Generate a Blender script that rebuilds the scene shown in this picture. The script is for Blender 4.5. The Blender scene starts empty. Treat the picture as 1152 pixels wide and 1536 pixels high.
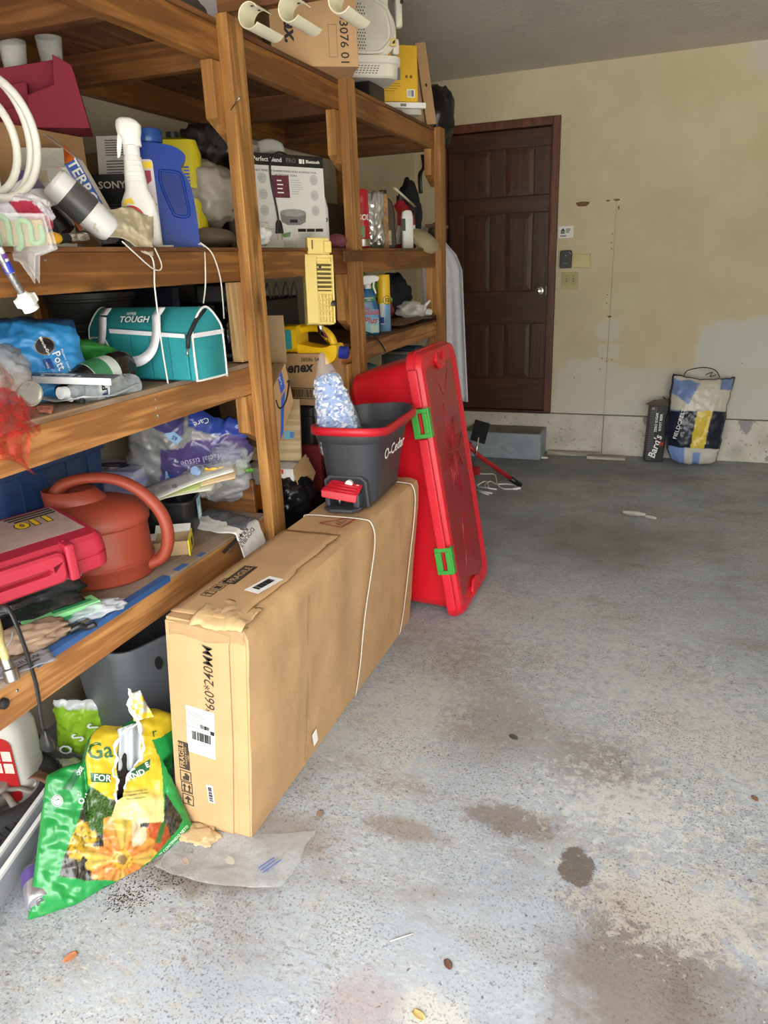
import bpy, bmesh, math, random
from mathutils import Vector, Matrix, Euler, noise
from math import sin, cos, pi, radians, sqrt, exp
C = bpy.context.scene.collection
SC = bpy.context.scene
# ---------------------------------------------------------------- camera
CAMZ, FPX = 1.5, 1094.28
cd = bpy.data.cameras.new('camera'); cam = bpy.data.objects.new('camera', cd); C.objects.link(cam)
cam.location = (0, 0, CAMZ); cam.rotation_euler = [radians(a) for a in (71.02219, 2.14383, 20.72107)]
cd.sensor_fit = 'VERTICAL'; cd.sensor_height = 36; cd.lens = FPX/1536*36; cd.clip_start = .02
SC.camera = cam
# ---------------------------------------------------------------- sky, daylight, exposure
w = bpy.data.worlds.new('sky'); SC.world = w; w.use_nodes = True
nt = w.node_tree; bg = nt.nodes['Background']
tcw = nt.nodes.new('ShaderNodeTexCoord'); sxyz = nt.nodes.new('ShaderNodeSeparateXYZ'); nt.links.new(tcw.outputs['Generated'], sxyz.inputs[0])
# bright overcast: zenith about three times the horizon, trees and houses across the street below that
sr = nt.nodes.new('ShaderNodeValToRGB'); e = sr.color_ramp.elements; e[0].position = 0; e[0].color = (.10, .10, .09, 1); e[1].position = 1; e[1].color = (.97, 1, 1.03, 1)
for p_, c_ in ((.04, (.13, .135, .12)), (.14, (.22, .23, .21)), (.24, (.62, .63, .64))): q_ = e.new(p_); q_.color = c_+(1,)
nt.links.new(sxyz.outputs['Z'], sr.inputs[0]); nt.links.new(sr.outputs[0], bg.inputs[0])
bg.inputs[1].default_value = 10.0
sl = bpy.data.lights.new('sun', 'SUN'); sl.energy = 28; sl.angle = radians(2); sl.color = (1, .95, .87)
so_ = bpy.data.objects.new('sun', sl); C.objects.link(so_); so_.rotation_euler = (radians(-38), radians(18), 0)   # high behind the house: it lights the driveway only
pl = bpy.data.lights.new('door_portal', 'AREA'); pl.shape = 'RECTANGLE'; pl.size = 4.8; pl.size_y = 2.3; pl.cycles.is_portal = True
po = bpy.data.objects.new('door_portal', pl); C.objects.link(po); po.location = (.65, -.62, 1.15); po.rotation_euler = (radians(90), 0, 0)
SC.view_settings.view_transform = 'Standard'; SC.view_settings.look = 'None'
SC.view_settings.exposure = 0.68; SC.view_settings.gamma = 1; SC.view_settings.use_curve_mapping = False
SC.cycles.max_bounces = 10; SC.cycles.diffuse_bounces = 6; SC.cycles.transparent_max_bounces = 24
# ---------------------------------------------------------------- pixel of the 1152x1536 photo -> point on a plane of the room
CR = Euler([radians(a) for a in (71.02219, 2.14383, 20.72107)]).to_matrix()
def at(px, py, X=None, Y=None, Z=None):
    d = CR @ Vector(((px-576)/FPX, -(py-768)/FPX, -1)); o = Vector((0, 0, CAMZ))
    t = X/d.x if X is not None else Y/d.y if Y is not None else (Z-CAMZ)/d.z
    return o + d*t
# ---------------------------------------------------------------- materials
MATS = {}
def srgb(r, g, b): return tuple((c/255/12.92 if c/255 <= .04045 else ((c/255+.055)/1.055)**2.4) for c in (r, g, b))
def mat(name, c, rough=.5, metal=0, var=.12, vs=9, bump=0, bs=60, alpha=1, trans=0, emit=0, spec=.5, vcol=False, coat=0):
    if name in MATS: return MATS[name]
    m = bpy.data.materials.new(name); m.use_nodes = True; n = m.node_tree.nodes; L = m.node_tree.links
    b = n['Principled BSDF']; b.inputs['Roughness'].default_value = rough; b.inputs['Metallic'].default_value = metal
    b.inputs['Specular IOR Level'].default_value = spec; b.inputs['Coat Weight'].default_value = coat
    if max(c) > 1: c = srgb(*c)
    tc = n.new('ShaderNodeTexCoord'); nz = n.new('ShaderNodeTexNoise'); nz.inputs['Scale'].default_value = vs; nz.inputs['Detail'].default_value = 5
    L.new(tc.outputs['Object'], nz.inputs['Vector'])
    if vcol:
        a = n.new('ShaderNodeAttribute'); a.attribute_name = 'Col'
        mx = n.new('ShaderNodeMixRGB'); mx.blend_type = 'MULTIPLY'; mx.inputs[0].default_value = 1
        rp = n.new('ShaderNodeValToRGB'); rp.color_ramp.elements[0].color = (1-var,)*3+(1,); rp.color_ramp.elements[1].color = (1,)*3+(1,)
        L.new(nz.outputs['Fac'], rp.inputs[0]); L.new(a.outputs['Color'], mx.inputs[1]); L.new(rp.outputs[0], mx.inputs[2]); L.new(mx.outputs[0], b.inputs['Base Color'])
    elif var:
        rp = n.new('ShaderNodeValToRGB'); rp.color_ramp.elements[0].position = .3; rp.color_ramp.elements[1].position = .7
        rp.color_ramp.elements[0].color = tuple(x*(1-var) for x in c)+(1,); rp.color_ramp.elements[1].color = tuple(min(1, x*(1+var)) for x in c)+(1,)
        L.new(nz.outputs['Fac'], rp.inputs[0]); L.new(rp.outputs[0], b.inputs['Base Color'])
    else: b.inputs['Base Color'].default_value = tuple(c)+(1,)
    if bump:
        n2 = n.new('ShaderNodeTexNoise'); n2.inputs['Scale'].default_value = bs; n2.inputs['Detail'].default_value = 4
        bm = n.new('ShaderNodeBump'); bm.inputs['Strength'].default_value = bump; bm.inputs['Distance'].default_value = .01
        L.new(tc.outputs['Object'], n2.inputs['Vector']); L.new(n2.outputs['Fac'], bm.inputs['Height']); L.new(bm.outputs[0], b.inputs['Normal'])
    b.inputs['Alpha'].default_value = alpha; b.inputs['Transmission Weight'].default_value = trans
    if emit: b.inputs['Emission Color'].default_value = tuple(c)+(1,); b.inputs['Emission Strength'].default_value = emit
    MATS[name] = m; return m
def ramp(n, stops):
    r = n.new('ShaderNodeValToRGB'); e = r.color_ramp.elements
    while len(e) < len(stops): e.new(.5)
    for k, (p, c) in enumerate(stops): e[k].position = p; e[k].color = tuple(c)+(1,) if not isinstance(c, (int, float)) else (c, c, c, 1)
    return r
def wood(name, c1, c2, axis, rough=.55, dust=0):
    if name in MATS: return MATS[name]
    m = bpy.data.materials.new(name); m.use_nodes = True; n = m.node_tree.nodes; L = m.node_tree.links; b = n['Principled BSDF']
    tc = n.new('ShaderNodeTexCoord'); oi = n.new('ShaderNodeObjectInfo'); ad = n.new('ShaderNodeVectorMath'); ad.operation = 'ADD'
    sc = n.new('ShaderNodeVectorMath'); sc.operation = 'SCALE'; sc.inputs[0].default_value = (13, 7, 9)
    L.new(oi.outputs['Random'], sc.inputs['Scale']); L.new(tc.outputs['Object'], ad.inputs[0]); L.new(sc.outputs[0], ad.inputs[1])
    mp = n.new('ShaderNodeMapping'); L.new(ad.outputs[0], mp.inputs[0])
    s = [1, 1, 1]; s['XYZ'.index(axis)] = .06; mp.inputs['Scale'].default_value = s
    nz = n.new('ShaderNodeTexNoise'); nz.inputs['Scale'].default_value = 17; nz.inputs['Detail'].default_value = 2; nz.inputs['Distortion'].default_value = .6
    L.new(mp.outputs[0], nz.inputs[0])
    mu = n.new('ShaderNodeMath'); mu.operation = 'MULTIPLY'; mu.inputs[1].default_value = 22; L.new(nz.outputs['Fac'], mu.inputs[0])
    sn = n.new('ShaderNodeMath'); sn.operation = 'SINE'; L.new(mu.outputs[0], sn.inputs[0])
    n2 = n.new('ShaderNodeTexNoise'); n2.inputs['Scale'].default_value = 120; n2.inputs['Detail'].default_value = 3; L.new(mp.outputs[0], n2.inputs[0])
    n3 = n.new('ShaderNodeTexNoise'); n3.inputs['Scale'].default_value = 5; L.new(ad.outputs[0], n3.inputs[0])
    a1 = n.new('ShaderNodeMath'); a1.operation = 'MULTIPLY_ADD'; a1.inputs[1].default_value = .16; a1.inputs[2].default_value = 0; L.new(sn.outputs[0], a1.inputs[0])
    a2 = n.new('ShaderNodeMath'); a2.operation = 'MULTIPLY_ADD'; a2.inputs[1].default_value = .55; L.new(n2.outputs['Fac'], a2.inputs[0]); L.new(a1.outputs[0], a2.inputs[2])
    a3 = n.new('ShaderNodeMath'); a3.operation = 'MULTIPLY_ADD'; a3.inputs[1].default_value = .5; L.new(n3.outputs['Fac'], a3.inputs[0]); L.new(a2.outputs[0], a3.inputs[2])
    r = ramp(n, [(.15, [x*.75 for x in c1]), (.45, c1), (.75, c2), (.95, [x*1.08 for x in c2])]); L.new(a3.outputs[0], r.inputs[0])
    # knots
    mk = n.new('ShaderNodeMapping'); sk = [1, 1, 1]; sk['XYZ'.index(axis)] = .42; mk.inputs['Scale'].default_value = sk; L.new(ad.outputs[0], mk.inputs[0])
    vo = n.new('ShaderNodeTexVoronoi'); vo.inputs['Scale'].default_value = 7; L.new(mk.outputs[0], vo.inputs[0])
    rk = ramp(n, [(.05, .25), (.13, .8), (.2, 1)]); L.new(vo.outputs['Distance'], rk.inputs[0])
    mx = n.new('ShaderNodeMixRGB'); mx.blend_type = 'MULTIPLY'; mx.inputs[0].default_value = .8; L.new(r.outputs[0], mx.inputs[1]); L.new(rk.outputs[0], mx.inputs[2])
    out = mx
    if dust:
        nd = n.new('ShaderNodeTexNoise'); nd.inputs['Scale'].default_value = 6; nd.inputs['Detail'].default_value = 8; L.new(tc.outputs['Object'], nd.inputs[0])
        rd = ramp(n, [(.35, 0), (.6, dust)]); L.new(nd.outputs['Fac'], rd.inputs[0])
        md = n.new('ShaderNodeMixRGB'); md.inputs[2].default_value = srgb(150, 135, 120)+(1,); L.new(rd.outputs[0], md.inputs[0]); L.new(mx.outputs[0], md.inputs[1]); out = md
    L.new(out.outputs[0], b.inputs['Base Color']); b.inputs['Roughness'].default_value = rough
    bm = n.new('ShaderNodeBump'); bm.inputs['Strength'].default_value = .25; bm.inputs['Distance'].default_value = .004
    L.new(a3.outputs[0], bm.inputs['Height']); L.new(bm.outputs[0], b.inputs['Normal'])
    MATS[name] = m; return m
# ---------------------------------------------------------------- building blocks
def thing(name, label, cat, loc=(0, 0, 0), rot=(0, 0, 0), group=None):
    o = bpy.data.objects.new(name, None); o.empty_display_size = .05; C.objects.link(o)
    o.location = loc; o.rotation_euler = [radians(a) for a in rot]; tag(o, label, cat, group); return o
def tag(o, label, cat, group=None):
    o['label'] = label; o['category'] = cat
    if group: o['group'] = group
    return o
def struct(o): o['kind'] = 'structure'; return o
def mesh(name, vs, fs, m, parent=None, smooth=False, loc=None, rot=None, bevel=0, seg=2, sub=0, solid=0, cols=None, label=None):
    me = bpy.data.meshes.new(name); me.from_pydata([tuple(v) for v in vs], [], [tuple(f) for f in fs]); me.update()
    if cols is not None:
        a = me.color_attributes.new('Col', 'FLOAT_COLOR', 'POINT'); a.data.foreach_set('color', [x for c in cols for x in (c[0], c[1], c[2], 1)])
    if m: me.materials.append(m)
    if smooth: me.polygons.foreach_set('use_smooth', [True]*len(me.polygons))
    o = bpy.data.objects.new(name, me); C.objects.link(o)
    if parent: o.parent = parent
    if loc is not None: o.location = loc
    if rot is not None: o.rotation_euler = rot if isinstance(rot, Euler) else [radians(a) for a in rot]
    if solid: s = o.modifiers.new('thickness', 'SOLIDIFY'); s.thickness = solid; s.offset = 0
    if bevel: b = o.modifiers.new('bevel', 'BEVEL'); b.width = bevel; b.segments = seg; b.limit_method = 'ANGLE'; b.angle_limit = radians(35)
    if bevel and not smooth: me.polygons.foreach_set('use_smooth', [True]*len(me.polygons)); wn = o.modifiers.new('wn', 'WEIGHTED_NORMAL'); wn.keep_sharp = True
    if sub: s = o.modifiers.new('sub', 'SUBSURF'); s.levels = sub; s.render_levels = sub
    if label: o['label'] = label
    return o
def boxg(x0, x1, y0, y1, z0, z1):
    return ([(x0, y0, z0), (x1, y0, z0), (x1, y1, z0), (x0, y1, z0), (x0, y0, z1), (x1, y0, z1), (x1, y1, z1), (x0, y1, z1)],
            [(0, 3, 2, 1), (4, 5, 6, 7), (0, 1, 5, 4), (1, 2, 6, 5), (2, 3, 7, 6), (3, 0, 4, 7)])
def box(name, x0, x1, y0, y1, z0, z1, m, parent=None, bevel=0, **k):
    v, f = boxg(x0, x1, y0, y1, z0, z1); return mesh(name, v, f, m, parent, bevel=bevel, **k)
def cbox(name, c, s, m, parent=None, bevel=0, **k):     # box centred on its own origin at c
    a, b, d = (x/2 for x in s); v, f = boxg(-a, a, -b, b, -d, d); return mesh(name, v, f, m, parent, loc=c, bevel=bevel, **k)
def boxes(name, L, m, parent=None, **k):                 # many little boxes of one part
    V, F = [], []
    for b in L:
        v, f = boxg(*b); n = len(V); V += v; F += [tuple(i+n for i in q) for q in f]
    return mesh(name, V, F, m, parent, **k)
def rings(R, cap0=True, cap1=True, closed=True):
    n = len(R[0]); V = [v for r in R for v in r]; F = []
    for i in range(len(R)-1):
        for j in range(n if closed else n-1):
            F.append((i*n+j, i*n+(j+1) % n, (i+1)*n+(j+1) % n, (i+1)*n+j))
    if cap0: F.append(tuple(range(n))[::-1])
    if cap1: F.append(tuple((len(R)-1)*n+j for j in range(n)))
    return V, F
def lathe(name, prof, m, parent=None, n=24, cap0=True, cap1=True, sx=1, sy=1, smooth=True, **k):
    R = [[(r*cos(2*pi*j/n)*sx, r*sin(2*pi*j/n)*sy, z) for j in range(n)] for r, z in prof]
    V, F = rings(R, cap0, cap1); o = mesh(name, V, F, m, parent, smooth=smooth, **k)
    if smooth: autosm(o)
    return o
def autosm(o, a=40):
    o.data.set_sharp_from_angle(angle=radians(a))
def tube(name, pts, r, m, parent=None, n=8, closed=False, flat=1, **k):
    P = [Vector(p) for p in pts]; R = []; up = Vector((0, 0, 1)); N = len(P)
    rr = r if isinstance(r, (list, tuple)) else [r]*N; prev = None
    for i in range(N):
        t = (P[(i+1) % N if closed else min(i+1, N-1)] - P[(i-1) % N if closed else max(i-1, 0)]).normalized()
        if prev is None: a = t.cross(up) if abs(t.dot(up)) < .9 else t.cross(Vector((1, 0, 0)))
        else: a = prev - t*prev.dot(t)
        a.normalize(); b = t.cross(a); prev = a
        R.append([tuple(P[i] + (a*cos(2*pi*j/n) + b*sin(2*pi*j/n)*flat)*rr[i]) for j in range(n)])
    if closed: R.append(R[0])
    V, F = rings(R, not closed, not closed); return mesh(name, V, F, m, parent, smooth=True, **k)
def spline(P, n=8, closed=False):
    P = [Vector(p) for p in P]; N = len(P); out = []
    for i in range(N if closed else N-1):
        g = (lambda q: P[q % N]) if closed else (lambda q: P[max(0, min(N-1, q))])
        a, b, c, d = g(i-1), g(i), g(i+1), g(i+2)
        for s in range(n):
            t = s/n; out.append(.5*((2*b)+(c-a)*t+(2*a-5*b+4*c-d)*t*t+(3*b-3*c+d-a)*t**3))
    if not closed: out.append(P[-1])
    return out
def prism(name, poly, d0, d1, m, parent=None, axis='y', **k):    # 2-D outline pushed along an axis
    f = {'y': lambda a, b, d: (a, d, b), 'x': lambda a, b, d: (d, a, b), 'z': lambda a, b, d: (a, b, d)}[axis]
    V, F = rings([[f(a, b, d) for a, b in poly] for d in (d0, d1)]); o = mesh(name, V, F, m, parent, **k)
    bm = bmesh.new(); bm.from_mesh(o.data); bmesh.ops.recalc_face_normals(bm, faces=bm.faces); bm.to_mesh(o.data); bm.free(); return o
def rrect(w, h, r, n=4, cx=0, cy=0):
    P = []
    for qx, qy, a0 in ((1, 1, 0), (-1, 1, 90), (-1, -1, 180), (1, -1, 270)):
        for k in range(n+1):
            a = radians(a0+90*k/n); P.append((cx+qx*(w/2-r)+r*cos(a), cy+qy*(h/2-r)+r*sin(a)))
    return P
FACE = {'top': Matrix.Identity(4), 'front': Matrix.Rotation(pi/2, 4, 'X'), 'right': Matrix.Rotation(pi/2, 4, 'Z') @ Matrix.Rotation(pi/2, 4, 'X'),
        'left': Matrix.Rotation(-pi/2, 4, 'Z') @ Matrix.Rotation(pi/2, 4, 'X')}
def fm(p, face, spin): return Matrix.Translation(p) @ FACE[face] @ Matrix.Rotation(radians(spin), 4, 'Z')
FONT = {}
def text(parent, s, size, m, p=(0, 0, 0), face='front', spin=0, fn=None, sx=1, bold=0, shear=0, name='lettering', M=None, align='CENTER', sub=0):
    c = bpy.data.curves.new('t', 'FONT'); c.body = s; c.size = size; c.align_x = align; c.align_y = 'CENTER'; c.resolution_u = 2; c.offset = bold*size; c.shear = shear
    o = bpy.data.objects.new('t', c); me = bpy.data.meshes.new_from_object(o); bpy.data.objects.remove(o); bpy.data.curves.remove(c)
    me.name = name; me.materials.clear(); me.materials.append(m)
    if sx != 1:
        for v in me.vertices: v.co.x *= sx
    o = bpy.data.objects.new(name, me); C.objects.link(o); o.parent = parent
    if fn:
        bm = bmesh.new(); bm.from_mesh(me)
        if sub: bmesh.ops.triangulate(bm, faces=bm.faces); bmesh.ops.subdivide_edges(bm, edges=[e for e in bm.edges if e.calc_length() > sub], cuts=1)
        for v in bm.verts: v.co = Vector(fn(v.co.x, v.co.y))
        bm.to_mesh(me); bm.free()
    else: o.matrix_local = M if M is not None else fm(p, face, spin)
    return o
def sheet(parent, w, h, m, p, face='front', spin=0, name='label_sticker', t=.0006, M=None, poly=None, bevel=0):
    P = poly or [(-w/2, -h/2), (w/2, -h/2), (w/2, h/2), (-w/2, h/2)]
    o = prism(name, P, 0, t, m, parent, axis='z'); o.matrix_local = M if M is not None else fm(p, face, spin); return o
def stripes(parent, w, h, m, p, face='front', spin=0, n=18, seed=1, name='barcode', rows=False, fill=.5, t=.0009):
    rnd = random.Random(seed); L = []; 
    for k in range(n):
        if rows: ww = w*rnd.uniform(.45, 1); y = h/2-(k+.5)*h/n; L.append((-w/2, -w/2+ww, y-h/n*fill/2, y+h/n*fill/2, 0, t))
        else: x = -w/2+w*k/n; L.append((x, x+w/n*rnd.uniform(.25, .8), -h/2, h/2, 0, t))
    o = boxes(name, L, m, parent); o.matrix_local = fm(p, face, spin); return o
def fbm(x, y, z=0, o=4): return noise.fractal(Vector((x, y, z)), .9, 2.1, o)
def pillow(name, w, h, d, m, parent=None, nu=40, nv=50, seed=0, wr=.006, wf=9, edge=2.5, colfn=None, shape=None, wob=.01, **k):
    V, F, Cc = [], [], []
    for side in (-1, 1):
        for j in range(nv+1):
            for i in range(nu+1):
                u, v = 2*i/nu-1, 2*j/nv-1
                t = (max(0, 1-abs(u)**edge)*max(0, 1-abs(v)**edge))**.5
                a = fbm(u*wf*.35+seed, v*wf*.35, side*3+seed)*wr + fbm(u*wf+seed, v*wf*1.3, side*7)*wr*.6
                x = u*w/2*(1-.07*(1-abs(v)**2)*0) + wob*fbm(v*3, seed+u*.4)*abs(u); z = v*h/2 + wob*fbm(u*3, seed+9+v*.4)*abs(v)
                y = side*(d/2*t) + a*min(1, t*2+.15)
                p = Vector((x, y, z)); p = shape(p, u, v, side) if shape else p
                V.append(p)
                if colfn: Cc.append(colfn(u, v, side))
    n = (nu+1)*(nv+1)
    for s in (0, 1):
        for j in range(nv):
            for i in range(nu):
                a = s*n+j*(nu+1)+i; q = (a, a+1, a+nu+2, a+nu+1); F.append(q if s == 0 else q[::-1])
    o = mesh(name, V, F, m, parent, smooth=True, cols=Cc if colfn else None, **k)
    return o
def cylmap(r, z0, a0, gap=.0008, sx=1, sy=1):            # wraps flat (x, y) round a vertical cylinder, a0 = facing angle in degrees
    return lambda x, y: ((r+gap)*cos(radians(a0)+x/r)*sx, (r+gap)*sin(radians(a0)+x/r)*sy, z0+y)
def patch(parent, fn, w, h, m, nx=10, ny=6, name='label_sticker', cols=None):  # curved label laid on a surface by fn
    V = [fn(-w/2+w*i/nx, -h/2+h*j/ny) for j in range(ny+1) for i in range(nx+1)]
    F = [(j*(nx+1)+i, j*(nx+1)+i+1, (j+1)*(nx+1)+i+1, (j+1)*(nx+1)+i) for j in range(ny) for i in range(nx)]
    cc = [cols(-1+2*i/nx, -1+2*j/ny) for j in range(ny+1) for i in range(nx+1)] if cols else None
    return mesh(name, V, F, m, parent, smooth=True, cols=cc)
def copy_tree(o, parent=None):
    c = o.copy(); C.objects.link(c); c.parent = parent
    for ch in o.children: copy_tree(ch, c)
    return c
def clump(name, r, m, parent=None, seed=0, amp=.3, sc=(1, 1, 1), fr=2.2, n=4, flat=None, **k):   # crumpled soft lump
    bm = bmesh.new(); bmesh.ops.create_icosphere(bm, subdivisions=n, radius=1)
    for v in bm.verts:
        d = 1+amp*fbm(v.co.x*fr+seed, v.co.y*fr, v.co.z*fr, 3)+amp*.45*abs(fbm(v.co.x*fr*3+seed, v.co.y*fr*3, v.co.z*fr*3, 2))
        v.co = Vector((v.co.x*sc[0], v.co.y*sc[1], v.co.z*sc[2]))*r*d
        if flat is not None: v.co.z = max(v.co.z, flat)
    me = bpy.data.meshes.new(name); bm.to_mesh(me); bm.free(); me.materials.append(m)
    me.polygons.foreach_set('use_smooth', [True]*len(me.polygons))
    o = bpy.data.objects.new(name, me); C.objects.link(o)
    if parent: o.parent = parent
    for a, b in k.items():
        if a == 'loc': o.location = b
        if a == 'rot': o.rotation_euler = [radians(x) for x in b]
    return o
def drape(name, fn, nu, nv, m, parent=None, solid=.001, cols=None, **k):    # sheet from fn(u, v), u, v in 0..1
    V = [fn(i/nu, j/nv) for j in range(nv+1) for i in range(nu+1)]
    F = [(j*(nu+1)+i, j*(nu+1)+i+1, (j+1)*(nu+1)+i+1, (j+1)*(nu+1)+i) for j in range(nv) for i in range(nu)]
    cc = [cols(i/nu, j/nv) for j in range(nv+1) for i in range(nu+1)] if cols else None
    return mesh(name, V, F, m, parent, smooth=True, solid=solid, cols=cc, **k)
# common materials
BLK = mat('black_ink', (28, 26, 26), .6, var=0); WHI = mat('white_print', (235, 235, 232), .5, var=0)
PAPER = mat('white_paper', (225, 224, 220), .7, var=.03); CARD = mat('cardboard', (180, 144, 102), .72, var=.07, vs=9, bump=.3, bs=14)
CARD_IN = mat('cardboard_inside', (178, 150, 112), .8, var=.06); BLUEP = mat('blue_print', (38, 78, 165), .5, var=0); REDP = mat('red_print', (190, 32, 36), .5, var=0)
BLKP = mat('black_plastic', (26, 26, 28), .4, var=.1); WHP = mat('white_plastic', (226, 226, 222), .35, var=.03); YELP = mat('yellow_print', (240, 205, 40), .5, var=0)
GRNP = mat('green_print', (30, 110, 60), .5, var=0); STEEL = mat('steel', (170, 170, 168), .3, 1, var=.08); CHROME = mat('chrome', (215, 212, 205), .15, 1, var=0)
def film(name, c, alpha, rough=.12, bump=.5, bs=30): return mat(name, c, rough, alpha=alpha, var=.1, bump=bump, bs=bs)
CLEAR = film('clear_film', (215, 215, 215), .28)
# ================================================================= the room
def floor_mat():
    m = bpy.data.materials.new('painted_concrete'); m.use_nodes = True; n = m.node_tree.nodes; L = m.node_tree.links; b = n['Principled BSDF']
    tc = n.new('ShaderNodeTexCoord')
    def nz(s, d=6, rough=.6, off=0, dist=0, stretch=None):
        t = n.new('ShaderNodeTexNoise'); t.inputs['Scale'].default_value = s; t.inputs['Detail'].default_value = d; t.inputs['Roughness'].default_value = rough; t.inputs['Distortion'].default_value = dist
        mp = n.new('ShaderNodeMapping'); mp.inputs['Location'].default_value = (off, off*.7, 0)
        if stretch: mp.inputs['Scale'].default_value = stretch[:3]; mp.inputs['Rotation'].default_value = (0, 0, radians(stretch[3]))
        L.new(tc.outputs['Object'], mp.inputs[0]); L.new(mp.outputs[0], t.inputs[0]); return t.outputs['Fac']
    def rm(x, st): r = ramp(n, st); L.new(x, r.inputs[0]); return r.outputs[0]
    def mixc(f, a, c, op='MIX'):
        x = n.new('ShaderNodeMixRGB'); x.blend_type = op
        if isinstance(f, float): x.inputs[0].default_value = f
        else: L.new(f, x.inputs[0])
        L.new(a, x.inputs[1])
        if isinstance(c, tuple): x.inputs[2].default_value = c+(1,)
        else: L.new(c, x.inputs[2])
        return x.outputs[0]
    def math_(op, a, c):
        x = n.new('ShaderNodeMath'); x.operation = op; x.use_clamp = True; L.new(a, x.inputs[0])
        if isinstance(c, (int, float)): x.inputs[1].default_value = c
        else: L.new(c, x.inputs[1])
        return x.outputs[0]
    base = rm(nz(2.2, 6, .65), [(.3, srgb(132, 138, 146)), (.5, srgb(149, 155, 161)), (.72, srgb(158, 162, 165))])
    # bare grey concrete where the paint has worn through, in small ragged flakes
    base = mixc(math_('MULTIPLY', rm(nz(16, 12, .78, 3.1, .2, (1, 1.8, 1, -22)), [(.5, 0), (.56, .8)]), rm(nz(1.4, 5, .6, 2), [(.42, .1), (.6, 1)])), base, srgb(152, 149, 142))
    # brown grime
    base = mixc(rm(nz(2.1, 12, .74, 7.7, .2, (1, 1.8, 1, 25)), [(.5, 0), (.66, .62)]), base, srgb(124, 114, 104))
    base = mixc(math_('MULTIPLY', rm(nz(34, 10, .75, 9, .2, (1, 1.7, 1, -24)), [(.53, 0), (.6, .7)]), rm(nz(2.0, 5, .6, 15), [(.42, 0), (.62, 1)])), base, srgb(96, 88, 82))
    # chalky flecks and scuffs
    base = mixc(math_('MULTIPLY', rm(nz(46, 12, .8, 12.3, .3, (1, 2.0, 1, -22)), [(.52, 0), (.58, .8)]), rm(nz(1.7, 5, .62, 21), [(.44, .05), (.6, 1)])), base, srgb(178, 176, 169))
    base = mixc(rm(nz(5, 14, .82, 62.3, .3, (1, 2.4, 1, -15)), [(.6, 0), (.66, .7)]), base, srgb(184, 181, 174))
    # stains at their own places on the slab
    def spot(x, y, rx, ry, col, f, hard, ns=9, amp=.5, a=0):
        nonlocal base
        mp = n.new('ShaderNodeMapping'); mp.vector_type = 'TEXTURE'; mp.inputs['Location'].default_value = (x, y, 0); mp.inputs['Scale'].default_value = (rx, ry, 1); mp.inputs['Rotation'].default_value = (0, 0, radians(a))
        L.new(tc.outputs['Object'], mp.inputs[0]); ln = n.new('ShaderNodeVectorMath'); ln.operation = 'LENGTH'; L.new(mp.outputs[0], ln.inputs[0])
        k = n.new('ShaderNodeMath'); k.operation = 'MULTIPLY_ADD'; k.inputs[1].default_value = amp*3; k.inputs[2].default_value = -amp*1.5; L.new(nz(ns, 8, .72, x*9+y, .3), k.inputs[0])
        sb = n.new('ShaderNodeMath'); L.new(ln.outputs[1], sb.inputs[0]); L.new(k.outputs[0], sb.inputs[1])
        hf_ = n.new('ShaderNodeMath'); hf_.operation = 'MULTIPLY'; hf_.inputs[1].default_value = .5; L.new(sb.outputs[0], hf_.inputs[0])
        base = mixc(rm(hf_.outputs[0], [(max(0., .5-hard*1.1), f), (.52, 0)]), base, col)
    spot(.04, 1.27, .22, .34, srgb(104, 92, 82), .85, .25)
    spot(.22, 1.22, .14, .2, srgb(98, 88, 80), .6, .2)
    spot(.12, 1.5, .26, .14, srgb(172, 165, 152), .6, .2, 30, 1.8)
    spot(-.112, 1.548, .045, .07, srgb(84, 74, 66), .9, .05, 22)
    spot(-.31, 1.66, .15, .07, srgb(108, 95, 86), .75, .16, 26, .7)
    spot(-.58, 1.53, .16, .05, srgb(126, 110, 96), .7, .2)
    spot(-.45, 2.1, .3, .28, srgb(122, 110, 100), .6, .3, 8)
    spot(-.1, 2.0, .2, .2, srgb(112, 102, 95), .6, .3, 12)
    spot(-.66, 2.5, .2, .3, srgb(116, 104, 94), .55, .3, 8)
    spot(-.02, 2.55, .4, .4, srgb(180, 178, 172), .5, .35, 26, 2.2)
    spot(.0, 1.82, .26, .15, srgb(186, 184, 177), .6, .3, 34, 2.4)
    spot(-.75, 2.1, .2, .4, srgb(170, 164, 152), .5, .3, 34, 2.2); spot(-.5, 2.9, .5, .35, srgb(176, 175, 170), .45, .3, 26, 2.4); spot(.25, 2.2, .35, .3, srgb(178, 175, 167), .55, .3, 34, 2.4)
    spot(-.9, 1.42, .2, .1, srgb(120, 104, 90), .6, .25)
    spot(-1.05, 1.22, .25, .1, srgb(92, 78, 66), .75, .28, 16)
    spot(-.3, 3.9, .6, .5, srgb(104, 96, 92), .55, .3, 5)
    spot(-.35, 1.05, .1, .07, srgb(180, 176, 166), .7, .2, 20)
    spot(-.5, 1.02, .1, .1, srgb(142, 120, 116), .5, .25)
    spot(-.7, 5.4, 1.2, .45, srgb(86, 86, 88), .5, .3, 4)
    # dark grit and chipped specks, thicker to the left
    sp = rm(nz(75, 2, .5, 63), [(.62, 0), (.68, 1)])
    base = mixc(math_('MULTIPLY', sp, rm(nz(9, 5, .6, 5), [(.42, .05), (.64, .9)])), base, srgb(88, 74, 68))
    f2 = rm(nz(150, 3, .6), [(.55, 0), (.63, .8)]); base = mixc(math_('MULTIPLY', f2, rm(nz(3, 6, .65, 31), [(.4, .12), (.58, .95)])), base, srgb(72, 64, 60))
    f3 = rm(nz(90, 4, .7, 40), [(.63, 0), (.7, .8)]); base = mixc(math_('MULTIPLY', f3, rm(nz(4, 5, .6, 51), [(.45, 0), (.6, .9)])), base, srgb(205, 203, 198))
    L.new(base, b.inputs['Base Color'])
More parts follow.
